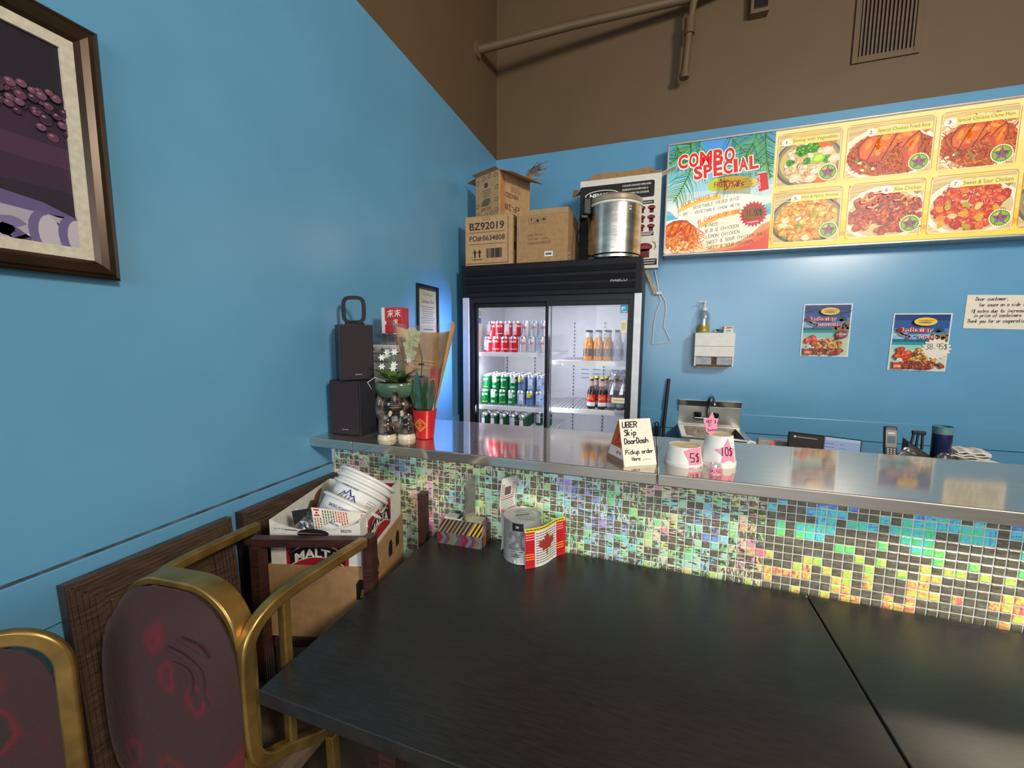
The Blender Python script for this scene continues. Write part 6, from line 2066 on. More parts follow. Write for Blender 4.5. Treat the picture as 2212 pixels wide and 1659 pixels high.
MB().lathe([(0.0195, 0), (0.0200, 0.001), (0.0145, 0.026), (0.013, 0.027), (0, 0.027)], 24).build('cup_shell', M_film, t, smooth=True)
p = PR(lambda u, v, h: ((0.0200 - 0.2 * v + h + 0.0008) * cos(-1.6 + u / 0.02), (0.0200 - 0.2 * v + h + 0.0008) * sin(-1.6 + u / 0.02), v), 0.0003)
for q in range(8):
    a, b2 = -0.018 + 0.036 * q / 8, -0.018 + 0.036 * (q + 1) / 8
    p.poly([(a, 0.0015), (b2, 0.0015), (b2, 0.018), (a, 0.018)], (0.86, 0.27, 0.40))
p.up(2).hand('.50', -0.006, 0.005, 0.022, 0.009, BK, 0.14)
p.ell(-0.009, 0.009, 0.002, 0.002, BK, 8)
p.build('pink_label', M_print, t)

# ================================================================== behind the counter
def tablet(label, loc, w, h, lean, rz, screen):
    t = thing('tablet', label, 'tablet', loc, rz)
    M = Matrix.Rotation(-lean, 4, 'X')
    MB().box(0, 0, 0, w, 0.008, h, M).build('case', M_black, t, bevel=0.003)
    MB().box(0.03, 0.01, 0.0, w - 0.03, 0.05, 0.012).tube([(w / 2, 0.045, 0.006), tuple(M @ Vector((w / 2, 0.009, h * 0.55)))], 0.005, 6).build('stand', M_black, t)
    p = PR(lambda u, v, q: M @ Vector((u, -q - 0.0005, v)))
    screen(p, w, h)
    p.build('screen', M_scr, t)
    return t


M_scr = print_mat('screen', 0.2, emit=0.75)


def scr_dark(p, w, h):
    p.rect(0.006, 0.006, w - 0.006, h - 0.006, L(45, 38, 32))
    p.up().rect(w * 0.52, h * 0.46, w * 0.62, h * 0.56, L(205, 60, 55))
    p.up().rect(w * 0.54, h * 0.48, w * 0.57, h * 0.54, L(240, 210, 205))
    p.rect(w * 0.45, h * 0.40, w * 0.68, h * 0.42, L(150, 140, 130))
    p.rect(w * 0.48, h * 0.25, w * 0.64, h * 0.34, L(225, 215, 205))
    p.ell(w * 0.2, h * 0.86, 0.004, 0.004, L(220, 215, 205), 10)
    p.rect(w * 0.26, h * 0.84, w * 0.8, h * 0.87, L(150, 145, 135))
    p.poly([(0.006, 0.006), (w * 0.4, 0.006), (0.006, h * 0.35)], L(28, 22, 20))


def scr_pale(p, w, h):
    p.rect(0.005, 0.005, w - 0.005, h - 0.005, L(150, 170, 205))
    p.up().rect(0.005, h * 0.86, w - 0.005, h - 0.005, L(175, 190, 215))
    for k in range(6):
        p.rect(0.014, h * (0.74 - k * 0.12), 0.014 + w * 0.25, h * (0.76 - k * 0.12), L(85, 100, 140))
        p.rect(w * 0.5, h * (0.74 - k * 0.12), w * (0.6 + 0.05 * (k % 3)), h * (0.76 - k * 0.12), L(110, 125, 165))


tablet('dark screened tablet tilted back behind the counter, left of the two', (1.668, -1.235, 0.9655), 0.116, 0.125, radians(24), radians(-20), scr_dark)
tablet('pale blue screened tablet tilted back behind the counter, right of the two', (1.776, -1.225, 0.9655), 0.125, 0.118, radians(26), radians(-20), scr_pale)
t = thing('power_adapter', 'grey power strip with a red light behind the dark tablet', 'power strip', (1.595, -1.14, 0.9655), radians(-6))
MB().box(0, 0, 0, 0.15, 0.055, 0.062).build('adapter_body', mat('grey_plastic', (0.34, 0.32, 0.30), rough=0.5), t, bevel=0.004)
MB().box(0.045, -0.003, 0.034, 0.058, 0.0, 0.052).build('red_light', mat('red_light', (0.9, 0.03, 0.03), emit=1.2), t)
MB().tube([(0.0, 0.02, 0.04), (-0.03, 0.0, 0.05), (-0.05, -0.02, 0.03), (-0.05, -0.05, 0.006)], 0.006, 8).build('cord', M_wplast, t, smooth=True)
t = thing('cordless_phone', 'silver cordless phone upright in its cradle behind the counter', 'phone', (2.030, -1.15, 0.9655), radians(-6))
M = Matrix.Rotation(radians(-12), 4, 'X')
MB().box(-0.036, -0.045, 0, 0.036, 0.045, 0.032).build('cradle', M_black, t, bevel=0.006)
MB().box(-0.019, -0.010, 0.028, 0.019, 0.012, 0.150, M).build('handset', mat('phone_black', (0.03, 0.03, 0.032), rough=0.3), t, bevel=0.005)
p = PR(lambda u, v, h: M @ Vector((u, -0.0106 - h, v)))
p.rect(-0.016, 0.07, 0.016, 0.135, L(120, 120, 118))
p.up().rect(-0.012, 0.085, 0.012, 0.112, L(60, 75, 80))
p.rect(-0.010, 0.120, 0.010, 0.126, L(190, 190, 185))
for a in range(3):
    for b_ in range(3):
        p.rect(-0.012 + a * 0.0095, 0.045 + b_ * 0.008, -0.006 + a * 0.0095, 0.050 + b_ * 0.008, L(170, 170, 165))
p.build('keypad', M_gloss, t)


def crumple(name, label, cat, loc, sx, sy, sz, m, seed, n=18, k=10):
    r_ = random.Random(seed)
    vs, fs = sphere_pts(n, k)
    vs = [(x * sx * r_.uniform(0.75, 1.12), y * sy * r_.uniform(0.75, 1.12), sz + z * sz * (r_.uniform(0.78, 1.1) if z > -0.3 else 0.9)) for x, y, z in vs]
    o = MB().add(vs, fs).build(name, m)
    o.location = loc
    return tag(o, label, cat)


crumple('plastic_bag', 'crumpled clear plastic bag in front of the cordless phone', 'bag', (2.046, -1.222, 0.966), 0.036, 0.022, 0.044, clear('bag_film', (0.86, 0.86, 0.86), 0.28, 0.18), 3)
crumple('foil_ball', 'crumpled clear wrapper in front of the dark blue tumbler', 'wrapper', (2.148, -1.222, 0.966), 0.032, 0.022, 0.040, clear('wrapper_film', (0.70, 0.70, 0.72), 0.30, 0.2), 5)
t = thing('card_terminal', 'black card terminal with a forked stand behind the counter', 'card terminal', (2.092, -1.150, 0.9655), radians(-10))
MB().hexa([(-0.022, -0.04, 0), (0.048, -0.04, 0), (0.048, 0.04, 0), (-0.022, 0.04, 0)], [(-0.022, -0.02, 0.100), (0.046, -0.02, 0.055), (0.046, 0.035, 0.055), (-0.022, 0.035, 0.108)]).build('terminal_body', M_black, t, bevel=0.004)
for k in range(3):
    MB().tube([(-0.004 + k * 0.016, 0.012, 0.07), (0.004 + k * 0.012, 0.018, 0.134)], 0.004, 6).build('prong', M_black, t)
MB().box(-0.002, 0.010, 0.124, 0.036, 0.026, 0.138).build('fork_bar', M_black, t, bevel=0.003)
t = thing('tumbler', 'dark blue tall tumbler with a teal rim behind the counter', 'tumbler', (2.172, -1.150, 0.9655))
MB().lathe([(0, 0), (0.024, 0), (0.026, 0.004), (0.0275, 0.140), (0, 0.141)], 24).build('tumbler_body', mat('navy', (0.008, 0.014, 0.06), rough=0.25), t, smooth=True)
MB().lathe([(0.0278, 0.136), (0.0280, 0.150), (0.0282, 0.160), (0.0255, 0.1605), (0.0255, 0.150), (0, 0.149)], 24).build('lid', mat('grey_teal', (0.10, 0.18, 0.19), rough=0.35), t, smooth=True)
MB().lathe([(0.0288, 0.157), (0.0290, 0.162), (0.0262, 0.163)], 24).build('teal_rim', mat('teal', (0.02, 0.22, 0.24), rough=0.3), t, smooth=True)
t = thing('napkin_pile', 'loose heap of white paper napkins behind the counter at right', 'napkins', (2.280, -1.140, 0.9655), radians(-8))
nr = random.Random(2)
for k in range(9):
    w_, d_ = 0.064 - 0.0030 * k, 0.048
    z = 0.002 + k * 0.0088
    n, m = 9, 5
    vs, fs = [], []
    a_ = nr.uniform(-0.35, 0.35)
    ox = nr.uniform(-0.008, 0.008) - 0.0028 * k
    for lay in (0, 1):
        for i in range(n):
            for j in range(m):
                x, y = -w_ + 2 * w_ * i / (n - 1), -d_ + 2 * d_ * j / (m - 1)
                h_ = 0.0028 * sin(i * 1.7 + k * 2.1) + nr.uniform(-0.0012, 0.0012) + (0.0045 if lay else 0.0)
                vs.append((ox + x * cos(a_) - y * sin(a_), x * sin(a_) + y * cos(a_), z + 0.003 + h_ + (0.004 * (i / n) ** 2 if k > 5 else -0.003 * (i / n) ** 2 * k / 6)))
    for i in range(n - 1):
        for j in range(m - 1):
            q = i * m + j
            fs += [(q, q + 1, q + m + 1, q + m), (n * m + q, n * m + q + m, n * m + q + m + 1, n * m + q + 1)]
    rim = [i * m for i in range(n)] + [(n - 1) * m + j for j in range(1, m)] + [i * m + m - 1 for i in range(n - 2, -1, -1)] + [j for j in range(m - 2, 0, -1)]
    for q in range(len(rim)):
        u_, v_ = rim[q], rim[(q + 1) % len(rim)]
        fs.append((u_, v_, v_ + n * m, u_ + n * m))
    MB().add(vs, fs).build('napkin', M_white, t)

# ================================================================== on the black table
t = thing('striped_box', 'low box with coloured chevron stripes and a card slot top on the black table', 'box', (0.514, -1.868, 0.75), radians(2))
W, D = 0.158, 0.080
zf, zt = 0.040, 0.074
MB().hexa([(0, 0, 0), (W, 0, 0), (W, D, 0), (0, D, 0)], [(0, 0, zf), (W, 0, zf), (W, D, zf), (0, D, zf)]).hexa([(0, 0, zf), (W, 0, zf), (W, D, zf), (0, D, zf)], [(0.006, 0.026, zt), (W - 0.006, 0.026, zt), (W - 0.006, D - 0.008, zt), (0.006, D - 0.008, zt)]).build('box_body', mat('patterned_card', (0.20, 0.14, 0.14), rough=0.5, var=0.3), t, bevel=0.0015)
p = PR(lambda u, v, h: (u, -h - 0.0006, v))
p.clip = (0, 0, W, zf)
cs = [L(120, 55, 90), L(120, 40, 55), L(112, 105, 105), L(90, 65, 105), L(130, 104, 55), L(100, 116, 120), L(92, 84, 76)]
for k in range(14):
    x = k * W / 12 - 0.02
    p.poly([(x, 0), (x + W / 12, 0), (x + W / 12 + 0.014, zf * 0.55), (x + W / 12 + 0.004, zf), (x + 0.004, zf), (x + 0.014, zf * 0.55)], cs[k % 7])
p.build('chevron_print', M_gloss, t)
sl = hypot(0.026, zt - zf)
p = PR(lambda u, v, h: (u + 0.0, v * 0.026 / sl - h - 0.0006, zf + v * (zt - zf) / sl))
p.clip = (0.003, 0, W - 0.003, sl)
cs = [L(45, 32, 28), L(125, 110, 70), L(60, 42, 35), L(140, 120, 110)]
for k in range(26):
    x = k * W / 22 - 0.02
    p.poly([(x, 0), (x + W / 22, 0), (x + W / 22 + 0.018, sl), (x + 0.018, sl)], cs[k % 4] if k < 18 else [L(205, 165, 60), L(35, 28, 26)][k % 2])
p.build('slope_print', M_gloss, t)
p = PR(lambda u, v, h: (W + h + 0.0006, u, v))
p.clip = (0, 0, D, zf)
for k in range(9):
    p.poly([(k * 0.012 - 0.01, 0), (k * 0.012 - 0.003, 0), (k * 0.012 + 0.002, zf), (k * 0.012 - 0.005, zf)], [L(205, 110, 60), L(60, 35, 35), L(170, 60, 50)][k % 3])
p.build('end_print', M_gloss, t)
t2 = MB().box(0.010, 0.028, zt + 0.0005, 0.072, 0.070, zt + 0.004).build('pale_card', M_white, t)
p = PR(lambda u, v, h: (u, v, zt + 0.0043 + h))
for k in range(5):
    p.line([(0.016, 0.040 + k * 0.006), (0.064, 0.040 + k * 0.006)], 0.0018, L(110, 110, 115))
p.rect(0.056, 0.030, 0.068, 0.066, L(50, 50, 55))
p.build('card_print', M_print, t)
MB().box(0.092, 0.028, zt + 0.0005, 0.146, 0.070, zt + 0.004).build('grey_card', mat('grey_clear', (0.36, 0.35, 0.27), rough=0.3), t)
M = Matrix.Translation((0.086, 0.030, zt)) @ Matrix.Rotation(radians(52), 4, 'Z')
MB().box(0, -0.002, 0.0, 0.040, 0.002, 0.120, M).hexa([tuple(M @ Vector(q)) for q in ((0, -0.002, 0.120), (0.040, -0.002, 0.120), (0.040, 0.002, 0.120), (0, 0.002, 0.120))], [tuple(M @ Vector(q)) for q in ((0.018, -0.002, 0.146), (0.040, -0.002, 0.150), (0.040, 0.002, 0.150), (0.018, 0.002, 0.146))]).build('upright_plate', mat('mirror_plate', (0.74, 0.75, 0.66), rough=0.12, metal=0.9, var=0.1), t, bevel=0.001)

TX, TY = 0.806, -1.850
t = thing('coin_tin', 'round grey printed coin tin with slotted lid on the black table', 'tin', (TX, TY, 0.75))
r, h = 0.0590, 0.136
M_tin = mat('grey_tin', (0.50, 0.50, 0.49), rough=0.32, metal=0.35, var=0.10, scale=25)
MB().lathe([(0, 0), (r, 0), (r + 0.0012, 0.002), (r, 0.005), (r, h - 0.006), (r + 0.0016, h - 0.003), (r + 0.0016, h), (r - 0.002, h + 0.001), (r - 0.003, h - 0.003), (0, h - 0.003)], 40).build('tin_body', M_tin, t, smooth=True)
MB().box(-0.021, -0.0016, h - 0.003, 0.021, 0.0016, h - 0.0022, Matrix.Rotation(radians(28), 4, 'Z')).build('coin_slot', M_black, t)
p = PR(lambda u, v, q: (u, v, h - 0.0028 + q))
for k in range(5):
    w_ = 0.03 if k in (0, 4) else 0.04
    if k != 2:
        p.line([(-w_ + 0.006 * k, 0.030 - k * 0.015), (w_ * 0.6 + 0.006 * k, 0.036 - k * 0.015)], 0.003, L(135, 115, 112))
p.build('lid_print', M_print, t)
A0 = atan2(CAM_POS.y - TY, CAM_POS.x - TX)
p = PR(cyl_fn(r, None, 0.0, A0), 0.00025)
LG, DG = L(150, 152, 150), L(92, 96, 98)
for k in range(7):
    a = -0.020 + k * 0.005
    p.poly([(a - 0.012, 0.106), (a - 0.007, 0.106), (a - 0.007, 0.130), (a - 0.012, 0.130)], L(28, 28, 30))
p.up(2).text('20', -0.021, 0.115, 0.010, 0.007, L(220, 220, 215), bold=0.02)
two = [(-0.040 + 0.013 - 0.013 * cos(q_ * 0.33), 0.083 + 0.015 * sin(q_ * 0.33)) for q_ in range(10)] + [(-0.0165, 0.074), (-0.024, 0.066), (-0.034, 0.057), (-0.041, 0.051), (-0.030, 0.051), (-0.022, 0.051), (-0.012, 0.051)]
nil = [(0.006 + 0.013 * cos(q_ * 0.3927), 0.074 + 0.024 * sin(q_ * 0.3927)) for q_ in range(17)]
for wd_, c in ((0.0095, DG), (0.0062, LG), (0.0022, DG)):
    p.up(2)
    p.line(two, wd_, c)
    p.line(nil, wd_, c)
p.up()
for k in range(3):
    p.line([(-0.034, 0.040 - k * 0.008), (0.0 - 0.006 * k, 0.040 - k * 0.008)], 0.002, L(95, 95, 98))
p.hand('Jc', -0.028, 0.026, 0.022, 0.012, L(60, 60, 65), 0.12)
p.ell(-0.022, 0.010, 0.003, 0.004, L(235, 235, 232), 10)
p.build('tin_print', M_print, t)

# folded flyer tucked behind the tin
t = thing('folded_flyer', 'folded white flyer with small photo standing up behind the coin tin', 'leaflet', (0, 0, 0))
q0 = Vector((TX - 0.0705, TY + 0.002, 0.752))
pu = Vector((0.50, 0.866, 0))
Wf = 0.066


def flyer(u, v, h):
    off = 0.006 * sin(v * 30) - 0.004
    return q0 + pu * u + Vector((0.866, -0.5, 0)) * (off + h) + Vector((0, 0, v))


g = MB()
n = 10
zt_ = 0.238
vs, fs = [], []
for i in range(n + 1):
    for (u, hh) in ((0, 0), (Wf, 0), (Wf, 0.0008), (0, 0.0008)):
        v = zt_ * i / n
        vs.append(flyer(u, v, hh - 0.0008))
for i in range(n):
    for j in range(4):
        fs.append((i * 4 + j, i * 4 + (j + 1) % 4, (i + 1) * 4 + (j + 1) % 4, (i + 1) * 4 + j))
fs += [(3, 2, 1, 0), (n * 4, n * 4 + 1, n * 4 + 2, n * 4 + 3)]
g.add(vs, fs).build('paper_sheet', M_white, t)
p = PR(flyer, 0.00005)
p.layer = 8
p.rect(0.018, 0.176, 0.044, 0.205, L(105, 90, 80))
p.up().ell(0.030, 0.190, 0.008, 0.010, L(60, 50, 45), 10)
rr = random.Random(3)
for k in range(9):
    z = 0.214 - k * 0.0062
    for u0_, u1_ in (((0.004, 0.015), (0.048, 0.062)) if z > 0.172 else ((0.005, 0.060),)):
        p.line([(u0_, z), (u1_, z)], 0.0022, L(150, 75, 75) if k % 3 else L(90, 85, 85))
for k in range(7):
    z = 0.162 - k * 0.0052
    p.line([(0.005, z), (0.050 + rr.uniform(0, 0.01), z)], 0.0018, L(110, 105, 105))
for u in (0.004, 0.052):
    p.rect(u, 0.122, u + 0.003, 0.134, L(205, 30, 40))
    p.rect(u + 0.007, 0.122, u + 0.010, 0.134, L(205, 30, 40))
    p.ell(u + 0.005, 0.128, 0.0018, 0.003, L(205, 30, 40), 6)
p.line([(0.016, 0.126), (0.050, 0.130)], 0.002, L(190, 60, 60))
p.build('flyer_print', M_print, t)

# flag leaflet leaning on the tin
t = thing('flag_leaflet', 'curved red and white leaflet with a maple leaf leaning beside the coin tin', 'leaflet', (0, 0, 0))
F0, F1 = Vector((0.843, -1.928, 0.751)), Vector((0.937, -1.800, 0.751))
fu = (F1 - F0)
FL_ = fu.length
fu = fu.normalized()
fnn = Vector((fu.y, -fu.x, 0))
FH = 0.122


def flag(u, v, h):
    off = 0.010 * sin(u / FL_ * 2 * pi - 0.6) * 0.8 - 0.04 * v
    sag = 0.0 if v > 0 else 0.0
    return F0 + fu * u + fnn * (off + h) + Vector((0, 0, v))


n = 16
vs, fs = [], []
for i in range(n + 1):
    for (v, hh) in ((0, 0), (FH, 0), (FH, -0.0008), (0, -0.0008)):
        vs.append(flag(FL_ * i / n, v, hh))
for i in range(n):
    for j in range(4):
        fs.append(((i + 1) * 4 + j, (i + 1) * 4 + (j + 1) % 4, i * 4 + (j + 1) % 4, i * 4 + j))
fs += [(0, 1, 2, 3), (n * 4 + 3, n * 4 + 2, n * 4 + 1, n * 4)]
MB().add(vs, fs).build('paper_sheet', M_white, t)
p = PR(flag, 0.00005)
p.layer = 8
RF = L(205, 30, 38)
ns = 32
for q in range(ns):
    a, b2 = FL_ * q / ns, FL_ * (q + 1) / ns
    f = (q + 0.5) / ns
    if f < 0.20 or f > 0.78:
        p.rect(a, 0, b2, FH * 0.90, RF)
    p.rect(a, FH * 0.90, b2, FH, L(230, 205, 50))
p.up(2)
mlf = [(0, 1.0), (0.14, 0.72), (0.32, 0.80), (0.24, 0.40), (0.46, 0.60), (0.52, 0.46), (0.85, 0.50), (0.74, 0.28), (0.95, 0.16), (0.44, -0.18), (0.50, -0.36), (0.06, -0.28), (0.06, -0.72), (-0.06, -0.72), (-0.06, -0.28), (-0.50, -0.36), (-0.44, -0.18), (-0.95, 0.16), (-0.74, 0.28), (-0.85, 0.50), (-0.52, 0.46), (-0.46, 0.60), (-0.24, 0.40), (-0.32, 0.80), (-0.14, 0.72)]
lo = -0.95
for q in range(12):
    x0_, x1_ = FL_ * 0.48 + (-0.95 + 1.9 * q / 12) * 0.040, FL_ * 0.48 + (-0.95 + 1.9 * (q + 1) / 12) * 0.040
    p.clip = (x0_, 0, x1_, FH)
    p.poly([(FL_ * 0.48 + x * 0.040, FH * 0.48 + y * 0.040) for x, y in mlf], L(180, 48, 40))
p.clip = None
p.up(2)
for k in range(13):
    z = FH * (0.84 - k * 0.062)
    segs_ = 8
    for q in range(segs_):
        a = FL_ * (0.215 + 0.56 * q / segs_)
        p.line([(a, z), (a + FL_ * 0.052, z)], 0.0022, L(70, 60, 58) if k < 9 else L(60, 55, 55))
    for u0_ in (0.02, 0.80):
        for q in range(3):
            a = FL_ * (u0_ + 0.055 * q)
            p.line([(a, z), (a + FL_ * 0.040, z)], 0.0022, (L(235, 190, 60) if 8 <= k < 11 else L(120, 20, 25)) if k > 2 else L(240, 190, 185))
for q in range(14):
    a = FL_ * (0.03 + 0.068 * q)
    p.line([(a, FH * 0.95), (a + FL_ * 0.05, FH * 0.95)], 0.003, L(50, 42, 30))
p.build('leaflet_print', M_print, t)

# ================================================================== chairs, panels and the carton at the left wall
def fabric():
    m, nt, b = nt_new('burgundy_fabric')
    tc = nt.nodes.new('ShaderNodeTexCoord')
    mp = nt.nodes.new('ShaderNodeMapping')
    mp.inputs['Scale'].default_value = (10.5, 4.0, 7.5)
    nt.links.new(tc.outputs['Object'], mp.inputs['Vector'])
    wz = nt.nodes.new('ShaderNodeTexNoise')
    wz.inputs['Scale'].default_value = 2.2
    nt.links.new(mp.outputs['Vector'], wz.inputs['Vector'])
    vo = nt.nodes.new('ShaderNodeTexVoronoi')
    vo.inputs['Scale'].default_value = 0.85
    vo.inputs['Randomness'].default_value = 0.8
    nt.links.new(mp.outputs['Vector'], vo.inputs['Vector'])
    ad = nt.nodes.new('ShaderNodeMath')
    ad.operation = 'MULTIPLY_ADD'
    ad.inputs[1].default_value = 0.35
    nt.links.new(wz.outputs['Fac'], ad.inputs[0])
    nt.links.new(vo.outputs['Distance'], ad.inputs[2])
    rp = nt.nodes.new('ShaderNodeValToRGB')
    e = rp.color_ramp.elements
    e[0].position, e[0].color = 0.36, (0.020, 0.016, 0.015, 1)
    e[1].position, e[1].color = 0.43, (0.115, 0.007, 0.012, 1)
    for q, c in ((0.40, (0.05, 0.010, 0.012, 1)), (0.49, (0.052, 0.011, 0.013, 1)), (0.57, (0.040, 0.013, 0.015, 1)), (1.0, (0.034, 0.015, 0.016, 1))):
        n_ = e.new(q)
        n_.color = c
    nt.links.new(ad.outputs[0], rp.inputs['Fac'])
    nt.links.new(rp.outputs['Color'], b.inputs['Base Color'])
    b.inputs['Roughness'].default_value = 0.85
    b.inputs['Sheen Weight'].default_value = 0.18
    b.inputs['Sheen Roughness'].default_value = 0.4
    b.inputs['Sheen Tint'].default_value = (0.6, 0.42, 0.40, 1)
    n2 = nt.nodes.new('ShaderNodeTexNoise')
    n2.inputs['Scale'].default_value = 9
    n2.inputs['Detail'].default_value = 6
    n2.inputs['Distortion'].default_value = 1.2
    nt.links.new(mp.outputs['Vector'], n2.inputs['Vector'])
    bp = nt.nodes.new('ShaderNodeBump')
    bp.inputs['Strength'].default_value = 0.35
    bp.inputs['Distance'].default_value = 0.004
    nt.links.new(n2.outputs['Fac'], bp.inputs['Height'])
    nt.links.new(bp.outputs['Normal'], b.inputs['Normal'])
    return m


M_fab = fabric()
M_brownseat = mat('worn_brown_seat', (0.10, 0.065, 0.04), rough=0.8, var=0.3, scale=20)


def pad(w, h, depth, ex=3.4, back=0.012, wrinkle=0.0):
    """puffed cushion in the local x-z plane, centre at the origin, bulging towards -y"""
    n, m = 48, 9
    vs, fs = [(0, -depth, 0)], []
    rr = random.Random(6)
    for k in range(1, m + 1):
        f = k / m
        for j in range(n):
            a = 2 * pi * j / n
            s = (abs(cos(a)) ** ex + abs(sin(a)) ** ex) ** (-1 / ex)
            d = depth * (1 - f ** 4.5) ** 0.5
            d += wrinkle * rr.uniform(-1, 1) * (1 - f)
            vs.append((w / 2 * f * s * cos(a), -d, h / 2 * f * s * sin(a)))
    for j in range(n):
        a = 2 * pi * j / n
        s = (abs(cos(a)) ** ex + abs(sin(a)) ** ex) ** (-1 / ex)
        vs.append((w / 2 * 0.985 * s * cos(a), back, h / 2 * 0.985 * s * sin(a)))
    for j in range(n):
        fs.append((0, 1 + j, 1 + (j + 1) % n))
    for k in range(m):
        for j in range(n):
            a, b = 1 + k * n + j, 1 + k * n + (j + 1) % n
            fs.append((a, a + n, b + n, b))
    fs.append(tuple(1 + m * n + j for j in range(n)))
    return MB().add(vs, fs)


def back_path(w, zt, z0, r, n=7):
    pts = [(-w / 2, 0, z0)]
    for k in range(n + 1):
        a = pi - (pi / 2) * k / n
        pts.append((-w / 2 + r + r * cos(a), 0, zt - r + r * sin(a)))
    for k in range(n + 1):
        a = pi / 2 - (pi / 2) * k / n
        pts.append((w / 2 - r + r * cos(a), 0, zt - r + r * sin(a)))
    pts.append((w / 2, 0, z0))
    return pts


# --- gold armchair, its padded back to the camera
AO = Vector((0.288, -2.530, 0))
ac = thing('armchair', 'gold tube armchair with burgundy padded back, tucked against the table corner', 'chair', AO)
Wc = 0.334
BR = radians(5)
o = MB().tube(back_path(Wc - 0.046, 0.943, 0.44, 0.105, 14), 0, flat=(0.016, 0.044, (0, 1, 0))).build('back_frame', M_gold, ac, bevel=0.003, smooth=True)
o.location = (0, 0.026, 0)
o.rotation_euler = (0, 0, BR)
o = pad(Wc - 0.004, 0.478, 0.050, 2.9, 0.006).build('back_pad', M_fab, ac, smooth=True)
o.location = (0.0, -0.004, 0.702)
o.rotation_euler = (0, 0, BR)
pw = MB()
for pth, r_ in (([(0.055, -0.0525, 0.866), (0.095, -0.049, 0.850), (0.122, -0.043, 0.818), (0.126, -0.043, 0.775), (0.140, -0.036, 0.735), (0.146, -0.032, 0.712)], 0.0048), ([(0.070, -0.052, 0.838), (0.098, -0.050, 0.826), (0.108, -0.049, 0.800), (0.104, -0.050, 0.778)], 0.0042), ([(0.082, -0.048, 0.884), (0.115, -0.042, 0.868), (0.134, -0.035, 0.842)], 0.0042)):
    cp = curve(pth, 5)
    pw.tube(cp, [r_ * sin(pi * (0.08 + 0.84 * i / (len(cp) - 1))) for i in range(len(cp))], 8)
o = pw.build('pad_fold', M_fab, ac, smooth=True)
o.rotation_euler = (0, 0, BR)


def arm(near, far):
    """closed side loop from the back frame forward; near and far are plan points"""
    d = (far - near)
    ln = d.length
    d = d / ln
    q = [(ln, 0.886), (0.19, 0.890), (0.100, 0.889), (0.050, 0.878), (0.018, 0.855), (0.003, 0.815), (0.000, 0.72), (0.003, 0.63), (0.012, 0.590), (0.036, 0.562), (0.075, 0.543), (0.16, 0.490), (0.27, 0.440), (ln - 0.02, 0.425)]
    k = (d.y, -d.x, 0)
    MB().tube(curve([near + d * a - AO + Vector((0, 0, z)) for a, z in q], 5), 0, flat=(0.026, 0.024, k)).build('arm_loop', M_gold, ac, bevel=0.004, smooth=True)
    MB().tube([near + d * 0.092 - AO + Vector((0, 0, z)) for z in (0.880, 0.545)], 0, flat=(0.018, 0.020, k)).build('arm_brace', M_gold, ac, bevel=0.003)


arm(Vector((0.447, -2.505, 0)), Vector((0.458, -2.162, 0)))
arm(Vector((0.122, -2.515, 0)), Vector((0.108, -2.190, 0)))
MB().box(-0.135, 0.030, 0.425, 0.150, 0.275, 0.475).build('seat', M_brownseat, ac, bevel=0.015)
for x in (-0.145, 0.150):
    MB().tube([(x, 0.0, 0.47), (x, -0.015, 0.25), (x, -0.05, 0.001)], 0, flat=(0.024, 0.024, (1, 0, 0))).build('leg', M_gold, ac, bevel=0.003)
    MB().tube([(x, 0.245, 0.43), (x, 0.25, 0.2), (x, 0.26, 0.001)], 0, flat=(0.024, 0.024, (1, 0, 0))).build('leg', M_gold, ac, bevel=0.003)

# --- second gold chair at the left edge of the photo
w2 = 0.335
c0 = Vector((0.264 - 0.743 * w2 / 2, -2.660 - 0.669 * w2 / 2, 0))
bc = thing('banquet_chair', 'gold framed burgundy chair cut off by the lower left corner of the photo', 'chair', c0, radians(42))
MB().tube(back_path(w2 - 0.03, 0.946, 0.43, 0.070, 14), 0, flat=(0.027, 0.014, (0, 1, 0))).build('back_frame', M_gold, bc, bevel=0.004, smooth=True)
o = pad(w2 - 0.052, 0.490, 0.004, 4.6, 0.008).build('back_pad', M_fab, bc, smooth=True)
o.location = (0, 0.0, 0.686)
MB().box(-w2 / 2 + 0.005, -0.33, 0.43, w2 / 2 - 0.005, -0.020, 0.485).build('seat', M_fab, bc, bevel=0.018)
for x in (-w2 / 2 + 0.015, w2 / 2 - 0.015):
    MB().tube([(x, 0.0, 0.44), (x, 0.01, 0.2), (x, 0.04, 0.001)], 0, flat=(0.024, 0.024, (1, 0, 0))).build('leg', M_gold, bc, bevel=0.003)
    MB().tube([(x, -0.30, 0.43), (x, -0.305, 0.2), (x, -0.32, 0.001)], 0, flat=(0.024, 0.024, (1, 0, 0))).build('leg', M_gold, bc, bevel=0.003)

